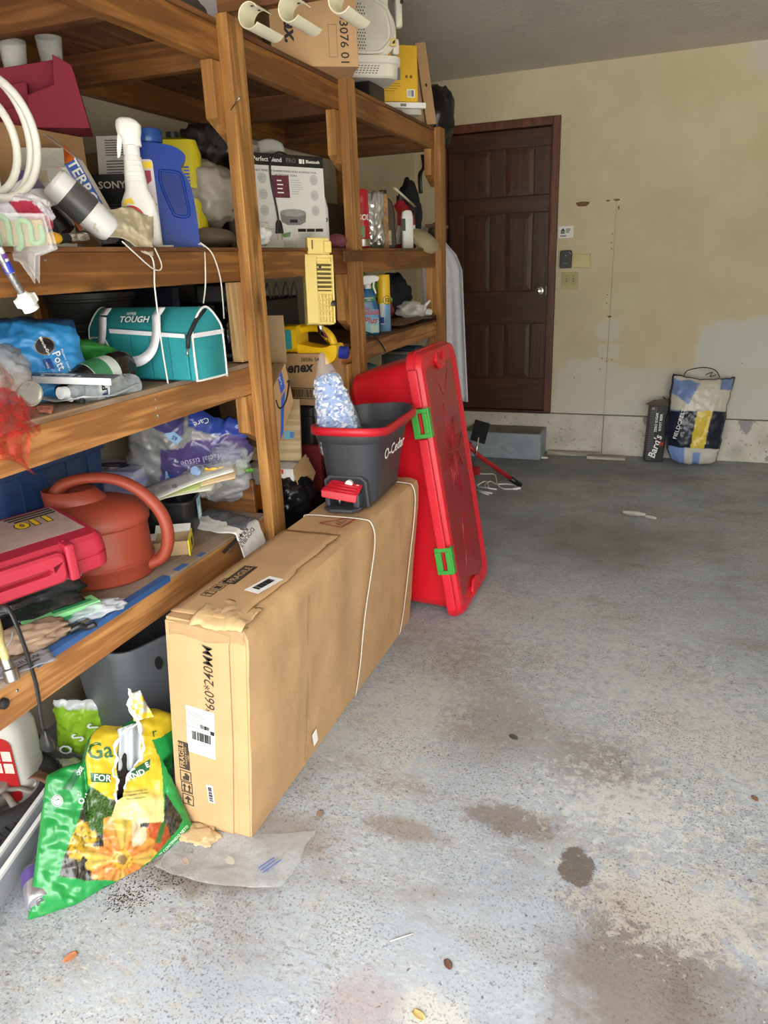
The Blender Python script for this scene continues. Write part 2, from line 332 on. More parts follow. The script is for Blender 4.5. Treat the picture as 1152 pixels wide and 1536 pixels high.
    L.new(rm(nz(3, 6), [(.35, .42), (.65, .75)]), b.inputs['Roughness']); b.inputs['Specular IOR Level'].default_value = .35
    bm = n.new('ShaderNodeBump'); bm.inputs['Strength'].default_value = .35; bm.inputs['Distance'].default_value = .004; L.new(nz(70, 8, .7), bm.inputs['Height']); L.new(bm.outputs[0], b.inputs['Normal'])
    return m
FLOORM = floor_mat()
struct(box('floor', -1.95, 3.5, -.6, 6.05, -.1, 0, FLOORM))
struct(box('trim_driveway', -6, 7.5, -14, -.6, -.14, -.03, mat('driveway_concrete', (176, 172, 164), .85, var=.12, vs=3)))
def ceil_mat():
    m = mat('ceiling_texture', (196, 190, 180), .9, var=.05, vs=3, bump=.9, bs=38); return m
struct(box('ceiling', -1.95, 3.5, -.6, 6.05, 2.72, 2.8, ceil_mat()))
def wall_mat():
    m = bpy.data.materials.new('patched_drywall'); m.use_nodes = True; n = m.node_tree.nodes; L = m.node_tree.links; b = n['Principled BSDF']
    tc = n.new('ShaderNodeTexCoord'); sp = n.new('ShaderNodeSeparateXYZ')
    nz = n.new('ShaderNodeTexNoise'); nz.inputs['Scale'].default_value = 3.2; nz.inputs['Detail'].default_value = 8; nz.inputs['Roughness'].default_value = .6
    L.new(tc.outputs['Object'], nz.inputs[0])
    mp = n.new('ShaderNodeVectorMath'); mp.operation = 'SCALE'; mp.inputs['Scale'].default_value = .22; L.new(nz.outputs['Color'], mp.inputs[0])
    ad = n.new('ShaderNodeVectorMath'); L.new(tc.outputs['Object'], ad.inputs[0]); L.new(mp.outputs[0], ad.inputs[1]); L.new(ad.outputs[0], sp.inputs[0])
    r0 = ramp(n, [(.35, srgb(190, 176, 146)), (.65, srgb(201, 189, 160))]); L.new(nz.outputs['Fac'], r0.inputs[0]); base = r0.outputs[0]
    def blob(x, z, rx, rz, f, soft, col, p=4):
        nonlocal base
        def one(o, c, r):
            a = n.new('ShaderNodeMath'); a.operation = 'SUBTRACT'; L.new(sp.outputs[o], a.inputs[0]); a.inputs[1].default_value = c+.11
            d = n.new('ShaderNodeMath'); d.operation = 'DIVIDE'; L.new(a.outputs[0], d.inputs[0]); d.inputs[1].default_value = r
            q = n.new('ShaderNodeMath'); q.operation = 'ABSOLUTE'; L.new(d.outputs[0], q.inputs[0]); w_ = n.new('ShaderNodeMath'); w_.operation = 'POWER'; L.new(q.outputs[0], w_.inputs[0]); w_.inputs[1].default_value = p; return w_.outputs[0]
        s = n.new('ShaderNodeMath'); L.new(one(0, x, rx), s.inputs[0]); L.new(one(2, z, rz), s.inputs[1])
        r = ramp(n, [(max(0, .5-soft), f), (.5, 0)]); h = n.new('ShaderNodeMath'); h.operation = 'MULTIPLY'; h.inputs[1].default_value = .5; L.new(s.outputs[0], h.inputs[0]); L.new(h.outputs[0], r.inputs[0])
        x_ = n.new('ShaderNodeMixRGB'); L.new(r.outputs[0], x_.inputs[0]); L.new(base, x_.inputs[1]); x_.inputs[2].default_value = col+(1,); base = x_.outputs[0]
    W1 = srgb(196, 197, 190)
    blob(1.3, .62, 1.15, .44, .9, .12, W1, 5)      # primed area low on the right
    blob(.55, .36, 1.1, .36, .75, .2, srgb(192, 190, 178))
    blob(-.5, .42, .36, .30, .8, .3, srgb(196, 193, 180))
    blob(-.42, .98, .09, .09, .8, .2, srgb(198, 194, 180)); blob(-.43, .8, .09, .07, .8, .2, srgb(198, 194, 180)); blob(-.57, .67, .16, .06, .7, .2, srgb(198, 194, 180))
    blob(.75, 2.66, .45, .14, .85, .3, srgb(190, 186, 172))
    v = n.new('ShaderNodeTexVoronoi'); v.inputs['Scale'].default_value = 5; L.new(tc.outputs['Object'], v.inputs[0]); rv = ramp(n, [(.018, .85), (.03, 0)]); L.new(v.outputs['Distance'], rv.inputs[0])
    xv = n.new('ShaderNodeMixRGB'); L.new(rv.outputs[0], xv.inputs[0]); L.new(base, xv.inputs[1]); xv.inputs[2].default_value = srgb(110, 84, 60)+(1,)
    L.new(xv.outputs[0], b.inputs['Base Color']); b.inputs['Roughness'].default_value = .8
    n2 = n.new('ShaderNodeTexNoise'); n2.inputs['Scale'].default_value = 40; L.new(tc.outputs['Object'], n2.inputs[0])
    bm = n.new('ShaderNodeBump'); bm.inputs['Strength'].default_value = .12; bm.inputs['Distance'].default_value = .004; L.new(n2.outputs['Fac'], bm.inputs['Height']); L.new(bm.outputs[0], b.inputs['Normal'])
    return m
WALLM = wall_mat(); YW = 5.8
wb = thing('wall_back', '', ''); del wb['label'], wb['category']; struct(wb)
SEAM = -.425
box('drywall_panel', -.83, SEAM-.0008, YW, YW+.1, .318, 1.86, WALLM, wb, bevel=.0008)
box('drywall_panel', SEAM+.0008, 3.5, YW, YW+.1, .318, 1.86, WALLM, wb, bevel=.0008)
box('drywall_panel', -.83, 3.5, YW, YW+.1, 1.8602, 2.72, WALLM, wb)
box('drywall_panel', -1.95, -.83, YW, YW+.1, 2.41, 2.72, WALLM, wb)
box('drywall_panel', -1.95, -1.72, YW, YW+.1, .318, 2.41, WALLM, wb)
# joint tape nail pops and torn paper along the seam
CHIP = mat('torn_paper', (120, 92, 66), .9)
rnd = random.Random(4)
boxes('nail_hole', [(SEAM-.02+dx, SEAM-.02+dx+.008, YW-.0012, YW+.002, z, z+.008) for dx, z in ((0, 1.62), (-.004, 1.56), (.0, 1.52), (-.01, 1.2), (-.012, 1.14), (-.02, .74), (-.03, .66), (.012, .72), (.05, .73))], CHIP, wb)
for q, sx, sz in ((( 925, 300), .05, .018), ((912, 301), .03, .014), ((928, 312), .012, .03), ((914, 475), .035, .016)):
    p = at(*q, Y=YW-.001); prism('torn_patch', [(p.x-sx/2, p.z+.3*sz), (p.x-sx*.1, p.z-sz/2), (p.x+sx/2, p.z-sz*.1), (p.x+sx*.3, p.z+sz/2), (p.x-sx*.3, p.z+sz*.4)], YW-.0015, YW+.001, CHIP, wb)
p = at(874, 306, Y=YW-.001); prism('wall_hole', [(p.x+.045*cos(a)*(1+.15*sin(3*a)), p.z+.02*sin(a)*(1+.2*cos(2*a))) for a in [i*pi/8 for i in range(16)]], YW-.0015, YW+.001, mat('hole_plaster', (112, 84, 54), .9, var=.3, vs=60), wb)
# stem wall (concrete curb) under the drywall, cracked and flaking
def curb_mat():
    m = bpy.data.materials.new('flaking_curb'); m.use_nodes = True; n = m.node_tree.nodes; L = m.node_tree.links; b = n['Principled BSDF']
    tc = n.new('ShaderNodeTexCoord'); a = n.new('ShaderNodeTexNoise'); a.inputs['Scale'].default_value = 4; a.inputs['Detail'].default_value = 8; L.new(tc.outputs['Object'], a.inputs[0])
    r = ramp(n, [(.35, srgb(176, 172, 158)), (.5, srgb(198, 193, 180)), (.585, srgb(200, 197, 186)), (.6, srgb(150, 148, 144)), (.75, srgb(140, 139, 137))]); L.new(a.outputs['Fac'], r.inputs[0])
    a2 = n.new('ShaderNodeTexNoise'); a2.inputs['Scale'].default_value = 45; a2.inputs['Detail'].default_value = 5; L.new(tc.outputs['Object'], a2.inputs[0]); r2 = ramp(n, [(.62, 0), (.7, .7)]); L.new(a2.outputs['Fac'], r2.inputs[0])
    x = n.new('ShaderNodeMixRGB'); L.new(r2.outputs[0], x.inputs[0]); L.new(r.outputs[0], x.inputs[1]); x.inputs[2].default_value = srgb(98, 92, 84)+(1,)
    L.new(x.outputs[0], b.inputs['Base Color']); b.inputs['Roughness'].default_value = .85
    bm = n.new('ShaderNodeBump'); bm.inputs['Strength'].default_value = .5; bm.inputs['Distance'].default_value = .006; L.new(a.outputs['Fac'], bm.inputs['Height']); L.new(bm.outputs[0], b.inputs['Normal']); return m
CURB = curb_mat()
box('concrete_curb', -1.95, SEAM-.001, YW-.012, YW+.1, 0, .31, CURB, wb, bevel=.006)
box('concrete_curb', SEAM+.001, 3.5, YW-.012, YW+.1, 0, .31, CURB, wb, bevel=.006)
struct(box('wall_left', -2.0, -1.92, -.6, 6.05, 0, 2.75, mat('cream_wall', (196, 186, 158), .8, var=.05, vs=3, bump=.1, bs=40)))
struct(box('wall_right', 3.5, 3.6, -.6, 6.05, 0, 2.75, mat('cream_wall', (196, 186, 158))))
wf = thing('wall_front', '', ''); del wf['label'], wf['category']; struct(wf)
box('jamb_wall', -1.95, -1.75,  -.6, -.46, 0, 2.75, MATS['cream_wall'], wf); box('jamb_wall', 3.1, 3.5,  -.6, -.46, 0, 2.75, MATS['cream_wall'], wf)
box('header_wall', -1.75, 3.1,  -.6, -.46, 2.25, 2.75, MATS['cream_wall'], wf)
# ---------------------------------------------------------------- six-panel door
DW = wood('door_stain', srgb(60, 30, 19), srgb(76, 39, 24), 'Z', .42); DWX = wood('door_stain_rail', srgb(60, 30, 19), srgb(76, 39, 24), 'X', .42)
TRIMW = wood('door_casing_stain', srgb(84, 44, 28), srgb(112, 62, 40), 'Z', .45)
dr = thing('door_1', '', ''); del dr['label'], dr['category']; struct(dr)
X0, X1, ZB, ZT = -1.655, -.895, .335, 2.355; XM = (X0+X1)/2
box('slab_and_backing', X0-.06, X1+.05, YW+.055, YW+.06, ZB-.03, ZT+.05, DW, dr); box('slab_and_backing', X0, X1, YW+.022, YW+.05, ZB, ZT, DW, dr)  # first box: thin backing added to block sky leaking round the door
rails = [(ZB, ZB+.245), (1.005, 1.245), (1.80, 1.915), (2.235, ZT)]
for a, c in rails: box('rail', X0, X1, YW+.008, YW+.03, a, c, DWX, dr, bevel=.004)
for a, c in ((X0, X0+.115), (XM-.055, XM+.055), (X1-.115, X1)): 
    for (z0, z1) in zip([r[1] for r in rails[:-1]], [r[0] for r in rails[1:]]): box('stile', a, c, YW+.008, YW+.03, z0, z1, DW, dr, bevel=.004)
def raised(x0, x1, z0, z1):
    b = .03; y0, y1 = YW+.0165, YW+.0135
    V = [(x0, y0, z0), (x1, y0, z0), (x1, y0, z1), (x0, y0, z1), (x0+b, y1, z0+b), (x1-b, y1, z0+b), (x1-b, y1, z1-b), (x0+b, y1, z1-b)]
    mesh('raised_panel', V, [(0, 1, 5, 4), (1, 2, 6, 5), (2, 3, 7, 6), (3, 0, 4, 7), (4, 5, 6, 7)], DW, dr)
for (z0, z1) in zip([r[1] for r in rails[:-1]], [r[0] for r in rails[1:]]):
    raised(X0+.122, XM-.062, z0+.007, z1-.007); raised(XM+.062, X1-.122, z0+.007, z1-.007)
kp = at(809, 436, Y=YW)
kn = lathe('door_knob', [(.028, 0), (.03, .006), (.012, .012), (.011, .03), (.022, .038), (.0265, .05), (.024, .062), (.014, .068), (.0, .069)], CHROME, dr, loc=(kp.x, YW+.008, kp.z), rot=(90, 0, 0))
box('latch_plate', X1-.004, X1+.001, YW-.0, YW+.02, kp.z-.03, kp.z+.03, STEEL, dr)
cs = struct(thing('trim_1', '', '')); del cs['label'], cs['category']
box('door_casing', X1+.008, -.832, YW-.02, YW+.05, .318, 2.418, TRIMW, cs, bevel=.005); box('door_casing', X0-.07, X0-.008, YW-.02, YW+.05, .318, 2.418, TRIMW, cs, bevel=.005)
box('door_casing', X0-.008, X1+.008, YW-.02, YW+.05, 2.362, 2.418, TRIMW, cs, bevel=.005)
box('door_stop', X1+.001, X1+.008, YW-.005, YW+.05, .33, 2.362, DW, cs); box('threshold', X0-.07, -.832, YW-.025, YW+.06, .312, .333, DWX, cs, bevel=.003)
# ================================================================= the timber shelving along the left wall
c1, c2 = srgb(116, 72, 32), srgb(152, 102, 48)
WY, WX, WZ = wood('stained_beam', c1, c2, 'Y'), wood('stained_cross_beam', srgb(94, 57, 26), srgb(126, 82, 40), 'X'), wood('stained_post', srgb(146, 100, 50), srgb(186, 135, 74), 'Z')
WYL = wood('worn_beam', srgb(146, 97, 52), srgb(188, 136, 80), 'Y'); WYP = wood('shelf_plywood', srgb(98, 60, 30), srgb(134, 88, 48), 'Y', .7); WYD = wood('dusty_plywood', srgb(112, 84, 60), srgb(148, 118, 90), 'Y', .8, dust=.7)
WOODL = wood('pale_offcut', srgb(180, 140, 92), srgb(214, 178, 128), 'Z')
sh = thing('storage_shelving', 'built-in stained timber shelving with four levels along the left wall', 'shelving', (-1.25, 2, 0))
def S(name, x0, x1, y0, y1, z0, z1, m, bevel=.003, **k): return box(name, x0+1.25, x1+1.25, y0-2, y1-2, z0, z1, m, sh, bevel=bevel, **k)
XF, XB, XP = -1.311, -1.273, -1.235        # beam back, beam front, post front
BK0, BK1 = -1.905, -1.867                  # back beams
P1, P2, P3 = (2.085, 2.172), (2.925, 3.012), (4.185, 4.272)
YN, YE = .55, 4.272
for (y0, y1) in (P1, P2, P3): S('post', XB, XP, y0, y1, 0, 2.178 if y0 < 4 else 2.168, WZ)
S('post', XB, XP, .50, .587, 0, 2.178, WZ)
bays = [(.50, P1[0]+.02), (P1[1]-.02, P2[0]+.02), (P2[1]-.02, P3[0]+.02)]
for i, (a, c) in enumerate(bays):
    S('top_beam', XF, XB, a, c, 2.062, 2.151, WY); S('eye_beam', XF, XB, a, c, 1.458, 1.546, WY)
S('middle_beam', XF, XB, *bays[0], 1.102, 1.191, WYL); S('middle_beam', XF, XB, *bays[2], 1.080, 1.156, WYL)
S('low_beam', XF, XB, *bays[0], .576, .665, WYL)
S('beam_stub', XF, XB, P2[0]-.1, P2[0]+.02, 1.095, 1.15, WYL)
for z0, z1 in ((2.062, 2.151), (1.458, 1.546)): S('back_beam', BK0, BK1, YN, YE, z0, z1, WY)
S('back_beam', BK0, BK1, .5, 2.1, 1.102, 1.191, WY); S('back_beam', BK0, BK1, P2[1], YE, 1.080, 1.156, WY); S('back_beam', BK0, BK1, .5, 2.1, .576, .665, WY)
for y in (1.81, 2.95, 4.2): S('back_post', BK1, BK1+.038, y, y+.089, 0, 2.06, WZ)
S('shelf_board', BK0, XB+.004, .5, YE, 2.151, 2.166, WYP, .0015); S('shelf_board', BK0, XB+.004, .5, YE, 1.546, 1.557, WYP, .0015)
S('shelf_board', BK0, XB+.002, .5, 2.11, 1.191, 1.205, WYD, .0015); S('shelf_board', BK0, XB+.002, .5, 2.11, .665, .677, WYD, .0015)
S('shelf_board', BK0, XB-.002, P2[0]+.03, YE, 1.156, 1.168, WYP, .0015)
for y in (1.62, 2.13, 2.97, 3.6, 4.22): S('cross_beam', BK1, XF, y, y+.038, 2.062, 2.151, WX)
for y in (1.0, 2.13, 2.97, 4.22): S('cross_beam', BK1, XF, y, y+.038, 1.458, 1.546, WX)
for z in (1.102, .576): S('cross_beam', BK1, XF, 2.085, 2.123, z, z+.089, WX)
S('end_board', BK1, XF, 2.10, 2.118, .677, .80, WX); 
# cleats under the beams: short blocks with a cut-off lower corner, behind the near edge of each post
def cleat(y0, y1, z0, z1, m=WZ, cut=.05):
    prism('cleat', [(y0-2, z1), (y1-2, z1), (y1-2, z0), (y1-2-.012, z0), (y0-2, z0+cut)], XF+1.25, XB+1.25, m, sh, axis='x', bevel=.002)
cleat(2.045, 2.15, 1.86, 2.06); cleat(2.055, 2.15, 1.21, 1.455, WOODL, .0); cleat(2.045, 2.15, .93, 1.10); 
cleat(2.885, 2.99, 1.85, 2.06); cleat(2.885, 2.99, 1.22, 1.456); cleat(4.13, 4.25, 1.88, 2.06); cleat(4.12, 4.25, 1.17, 1.456); cleat(4.14, 4.25, .9, 1.08)
cleat(2.885, 2.99, .85, 1.09)
S('cross_block', XP, XP+.012, 2.8, 3.0, 1.503, 1.545, WX)
# blue tape strip left along the front edge of the low shelf
S('paint_tape', XB-.022, XB+.004, 1.06, 1.55, .677, .6785, mat('blue_tape', (44, 84, 138), .7), 0)
S('paint_tape', XB+.0022, XB+.0035, 1.06, 1.55, .662, .678, MATS['blue_tape'], 0)
S('paint_tape', XB-.016, XB+.004, 1.59, 1.64, .677, .6785, MATS['blue_tape'], 0); S('paint_tape', XB-.012, XB+.004, 1.70, 1.73, .677, .6785, MATS['blue_tape'], 0)
# overhead joist that leaves the first post towards the garage, with the hooks screwed to it
S('joist', XB, 3.499, 2.10, 2.14, 2.18, 2.32, WX)
for a, z in ((1.60, 1.172), (1.60, 1.15), (1.60, 1.128), (1.3, 1.53), (1.0, .64)): lathe('screw', [(.004, 0), (.003, .002), (0, .0022)], STEEL, sh, 8, loc=(XB+1.25, a-2, z), rot=(0, 90, 0))
nl = thing('bent_nail', 'thin steel nail sticking out of the first shelf post near the top', 'nail', (XP, 2.168, 1.86))
a, c = at(346, 165, X=XP), at(359, 147, X=XP+.05)
tube('nail_shank', [a-nl.location, c-nl.location], .0018, STEEL, nl, 6); tube('nail_head', [c-nl.location, c-nl.location+(c-a).normalized()*.002], .0045, STEEL, nl, 8)
# ================================================================= the long carton on the floor
BX0, BY0, BW, BH, BL = -1.212, 1.367, .243, .66, 1.353
RACK = .062                                              # the racked box leans this far to the right at its top
bx = thing('long_carton', 'long worn cardboard carton standing on edge on the floor, lettered 660*240MM', 'carton', (BX0, BY0, 0))
def bmap(x, y, z): return (x+RACK*z/BH, y, z)
def dent(x, y, z):
    a = .004*fbm(y*3.1, z*4.2, x*3)+.0025*fbm(y*9, z*3, x*5); return a
def carton_body():
    R = []; ny = 60
    prof = []
    n = 14
    for k in range(n+1): prof.append((BW*k/n, 0, 'b'))
    for k in range(1, 22): prof.append((BW, BH*k/21, 'r'))
    for k in range(1, n+1): prof.append((BW-BW*k/n, BH, 't'))
    for k in range(1, 21): prof.append((0, BH-BH*k/21, 'l'))
    V = []
    for j in range(ny+1):
        y = BL*j/ny; ring = []
        for (x, z, s) in prof:
            cx, cz = x, z
            if s == 'r' and 0 < z < BH: 
                bul = .012*sin(pi*z/BH)*min(1, j/4)*min(1, (ny-j)/4); cx = x+bul*(.5+.6*fbm(y*2, z*2))+dent(x, y, z)+.003*sin(y*26+2*fbm(y, z))*(z/BH)
                fold = abs(y-.30); cx -= .004*exp(-(fold/.012)**2)
            if s == 't' and 0 < x < BW: cz = z-.004*sin(pi*x/BW)+dent(x, y, z)*.8
            e = 0
            if z > BH-.04 and x > BW-.04: e = .012; cx -= e*max(0, (z-BH+.04)/.04)*max(0, (x-BW+.04)/.04); cz -= e*max(0, (z-BH+.04)/.04)*max(0, (x-BW+.04)/.04)
            cx += .004*fbm(y*5, z*2+7)*(1 if s == 'r' else 0)
            ring.append(bmap(cx, y, max(0, cz)))
        R.append(ring)
    V, F = rings(R, True, True); return V, F
V, F = carton_body()
cb = mesh('carton_body', V, F, CARD, bx, smooth=True); autosm(cb, 50)
# front end: outer flap whose cut edge stops short of the rounded corner
fl = []
prism('front_flap', [bmap(0.0, 0, .004)[::2], bmap(.186, 0, .0)[::2], bmap(.192, 0, .3)[::2], bmap(.188, 0, .60)[::2], bmap(.194, 0, .632)[::2], bmap(.1, 0, .645)[::2], bmap(0.0, 0, .652)[::2]], -.006, -.0005, CARD, bx, bevel=.0015)
prism('corner_strip', [bmap(.205, 0, .004)[::2], bmap(.238, 0, .004)[::2], bmap(.236, 0, .62)[::2], bmap(.215, 0, .64)[::2], bmap(.2, 0, .62)[::2]], -.003, -.0004, CARD, bx, bevel=.001)
TAPE = film('packing_tape', (190, 160, 118), .35, .2, .2); 
drape('packing_tape', lambda u, v: (lambda x, y, z: (bmap(x, y, z)))(.012+.222*u, -.0085+.004*fbm(u*6, v*3)*.6 if v < .6 else (v-.6)*.05, .612+.04*min(1, v/.6)+.006*sin(u*9)*(1-v)), 24, 8, TAPE, bx, .0004)
# torn strip of paper at the top front edge
def torn(u, v):
    x = .075+.155*u; y = .11*v-.012+.03*(1-u)*v; z = BH+.004+.018*abs(fbm(u*5, v*6, 3))*sin(pi*v)+.004*sin(9*u+5*v)
    if v < .15: z -= .012*(.15-v)/.15
    return bmap(x, y-.01*fbm(u*7, 1)*(1-v), z)
drape('torn_paper', torn, 22, 10, mat('torn_kraft', (190, 158, 114), .8, bump=.3, bs=40), bx, .0008)
# top flap standing a little proud on the near half of the lid
def tflap(u, v): return bmap(.0+.2*u+.015*fbm(v*4, 2)*u, .02+.62*v, BH+.003+.004*u*abs(fbm(v*5, u*2))+.002)
drape('top_flap', tflap, 8, 30, CARD, bx, .003)
INKB = mat('carton_ink', (52, 44, 36), .7, var=0)
FX = -.0072
text(bx, '*660*240MM', .042, INKB, bmap(.128, FX, .49), spin=90-5, bold=.003, shear=.15, sx=.93)
text(bx, '0', .042, INKB, bmap(.128, FX, .352), spin=85, bold=.003, shear=.15)
sheet(bx, .088, .15, PAPER, bmap(.095, FX, .325), spin=-6)
def bt(u, v): return bmap(.095+u*.088, FX-.001, .325+v*.15)   # points on the shipping label
stripes(bx, .06, .028, BLK, bt(.02, -.1), spin=-6, n=24, seed=3); stripes(bx, .03, .012, BLK, bt(.17, .12), spin=-6, n=14, seed=4)
stripes(bx, .05, .02, mat('grey_print', (120, 118, 116), .6, var=0), bt(-.12, .36), spin=-6, n=4, seed=5, rows=True, fill=.3, name='print_lines'); stripes(bx, .07, .018, MATS['grey_print'], bt(-.05, .2), spin=-6, n=4, seed=6, rows=True, fill=.25, name='print_lines')
stripes(bx, .06, .014, MATS['grey_print'], bt(-.08, -.4), spin=-6, n=3, seed=8, rows=True, fill=.2, name='print_lines')
sheet(bx, .012, .012, BLK, bt(.42, .03), spin=-6, name='print_block'); sheet(bx, .088, .001, BLK, bt(0, .07), spin=-6, name='print_block')
sheet(bx, .02, .06, PAPER, bmap(.118, FX, .125), spin=0); stripes(bx, .05, .012, BLK, bmap(.118, FX-.001, .125), spin=90, n=16, seed=9)
sheet(bx, .034, .092, INKB, bmap(.036, FX, .235), spin=-5, name='print_block')
text(bx, 'FRAGILE', .0225, mat('kraft_reverse', (182, 146, 100), .7, var=0), bmap(.03, FX-.001, .236), spin=86, bold=.01)
text(bx, 'HANDLE WITH', .0085, MATS['kraft_reverse'], bmap(.043, FX-.001, .236), spin=86); text(bx, 'CARE', .0085, MATS['kraft_reverse'], bmap(.051, FX-.001, .23), spin=86)
def pict(x, z, kind):
    p = bmap(x, FX, z); s = .036
    boxes('print_frame', [(-s/2, s/2, -s/2, -s/2+.002, 0, .0006), (-s/2, s/2, s/2-.002, s/2, 0, .0006), (-s/2, -s/2+.002, -s/2, s/2, 0, .0006), (s/2-.002, s/2, -s/2, s/2, 0, .0006)], INKB, bx).matrix_local = fm(p, 'front', -5)
    if kind == 'arrows':
        for d in (-.008, .008): sheet(bx, 0, 0, INKB, (p[0], p[1]-.0004, p[2]), spin=-5, name='print_arrow', poly=[(d-.002, -.01), (d+.002, -.01), (d+.002, .003), (d+.006, .003), (d, .013), (d-.006, .003), (d-.002, .003)])
        sheet(bx, .028, .002, INKB, (p[0], p[1]-.0004, p[2]-.0125), spin=-5, name='print_arrow')
    elif kind == 'hand': sheet(bx, 0, 0, INKB, (p[0], p[1]-.0004, p[2]), spin=85, name='print_symbol', poly=[(-.012, -.01), (.004, -.012), (.012, -.002), (.008, .004), (.0, .0), (-.003, .01), (-.012, .008)])
    else: sheet(bx, 0, 0, INKB, (p[0], p[1]-.0004, p[2]), spin=0, name='print_symbol', poly=[(0, .013), (.012, .0), (.002, 0), (.002, -.01), (.006, -.013), (-.004, -.012), (-.002, 0), (-.012, 0)])
pict(.038, .165, 'hand'); pict(.04, .126, 'arrows'); pict(.042, .085, 'umbrella')
# lid print: pictogram strip, sticker, drawing, warning triangle
TZ = BH+.0085
def tp(px, py, dz=0): p = at(px, py, Z=TZ+dz); return (p.x-BX0, p.y-BY0, TZ+dz)
text(bx, 'FRAGILE', .03, MATS['kraft_reverse'], tp(360, 862, .0012), 'top', 90, bold=.01); sheet(bx, .125, .042, INKB, tp(360, 862), 'top', 90, name='print_block')
for k, (qx, qy) in enumerate(((340, 872), (327, 881), (313, 890))):
    p = tp(qx, qy); s = .034
    boxes('print_frame', [(-s/2, s/2, -s/2, -s/2+.002, 0, .0006), (-s/2, s/2, s/2-.002, s/2, 0, .0006), (-s/2, -s/2+.002, -s/2, s/2, 0, .0006), (s/2-.002, s/2, -s/2, s/2, 0, .0006)], INKB, bx).matrix_local = fm(p, 'top', 90)
    sheet(bx, 0, 0, INKB, p, 'top', 90, name='print_symbol', poly=[(-.002, -.012), (.002, -.012), (.002, .004), (.01, .004), (0, .013), (-.01, .004), (-.002, .004)] if k != 1 else [(-.01, -.01), (.01, -.01), (.006, 0), (.01, .01), (-.01, .01), (-.006, 0)])
sheet(bx, .05, .105, PAPER, tp(396, 877), 'top', -12); stripes(bx, .07, .024, BLK, tp(396, 876, .001), 'top', 78, n=22, seed=2)
tz = TZ-.006
def lid_lines(name, segs, m, wd=.0028, dz=-.0055):
    V, F = [], []
    for a, c in segs:
        a, c = Vector(tp(*a, dz)), Vector(tp(*c, dz)); d = (c-a); d.z = 0; d.normalize(); nn = Vector((-d.y, d.x, 0))*wd/2; k = len(V)
        V += [a-nn, c-nn, c+nn, a+nn]; F.append((k, k+1, k+2, k+3))
    return mesh(name, V, F, m, bx)
tri = [(479, 784), (538, 775), (512, 791)]
lid_lines('warning_triangle', list(zip(tri, tri[1:]+tri[:1])), mat('warning_red', (150, 48, 40), .7, var=0), .006)
lid_lines('warning_figure', [((505, 781), (512, 785)), ((512, 785), (520, 780)), ((508, 778), (516, 777)), ((503, 784), (511, 788))], MATS['warning_red'], .004)
lid_lines('line_drawing', [((402, 822), (422, 815)), ((422, 815), (432, 812)), ((405, 826), (420, 822)), ((420, 822), (455, 832)), ((432, 812), (462, 824)), ((455, 834), (500, 808)), ((460, 830), (505, 812)), ((500, 808), (505, 812)), ((455, 834), (480, 836)), ((428, 814), (445, 808)), ((402, 822), (405, 826)), ((462, 824), (470, 832)), ((410, 817), (418, 824))], INKB, .0022)
# side stickers and straps
def side(px, py, off=.006): p = at(px, py, X=-.965); return (p.x-BX0+off, p.y-BY0, p.z)
p = side(467, 1105); sheet(bx, .03, .046, PAPER, (bmap(BW, 0, p[2])[0]+.0105, p[1], p[2]), 'right', 8, name='label_sticker')
STRAP = mat('white_strap', (222, 214, 200), .5, var=.05)
def strap(y, lean):
    P = [bmap(-.003, y, BH-.08), bmap(-.004, y, BH-.012), bmap(.006, y, BH+.005), bmap(.1, y+.004, BH+.0065), bmap(BW-.03, y+.008, BH+.005), bmap(BW+.006, y+.012, BH-.012), bmap(BW+.018, y+.02, BH-.1), bmap(BW+.019, y+.0+lean, .33), bmap(BW+.012, y-.01+lean, .12), bmap(BW+.004, y-.02+lean, .003)]
    Q = spline(P, 5); V = []; hw = .006
    for q in Q: V += [q+Vector((0, -hw, 0)), q+Vector((0, hw, 0))]
    F = [(2*k, 2*k+1, 2*k+3, 2*k+2) for k in range(len(Q)-1)]
    mesh('strap', V, F, STRAP, bx, smooth=True, solid=.0012)
strap(.80, -.045); strap(1.245, -.01)
# fold lines pressed in the side: faint raised seam of tape
def seam(u, v): 
    z = .02+.58*u; return (bmap(BW, 0, z)[0]+.0085+.002*sin(u*5), .315+.012*v+.006*sin(u*7), z)
drape('packing_tape', seam, 20, 2, TAPE, bx, .0004)
# ================================================================= red storage tote on its end behind the carton
RED = mat('tote_red', (205, 22, 36), .36, var=.05, vs=3); RED2 = mat('tote_red_lid', (208, 30, 46), .4, var=.05, vs=3); REDT = mat('tote_red_panel', (152, 24, 32), .22, var=.05, vs=3); GRN = mat('latch_green', (60, 152, 58), .4, var=.04)
tilt = math.atan2(.178, 1.165)
tt = thing('storage_tote', 'large red plastic storage tote with green latches, standing on its end behind the carton', 'tote', (-.742, 3.025, .006), (0, -math.degrees(tilt), 0))
# local axes: x = out of the lid, y = width, z = length (up)
TL, TW, TD = 1.165, .53, .36
def tring(x, ins, r): return [(x, a, b+TL/2) for a, b in rrect(TW-2*ins, TL-2*ins, r, 5)]
V, F = rings([tring(-.05, .03, .06), tring(-.09, .034, .06), tring(-.25, .052, .07), tring(-.33, .062, .075), tring(-TD, .09, .07)], False, True)
o = mesh('tub', V, F, RED, tt, smooth=True); autosm(o, 30)
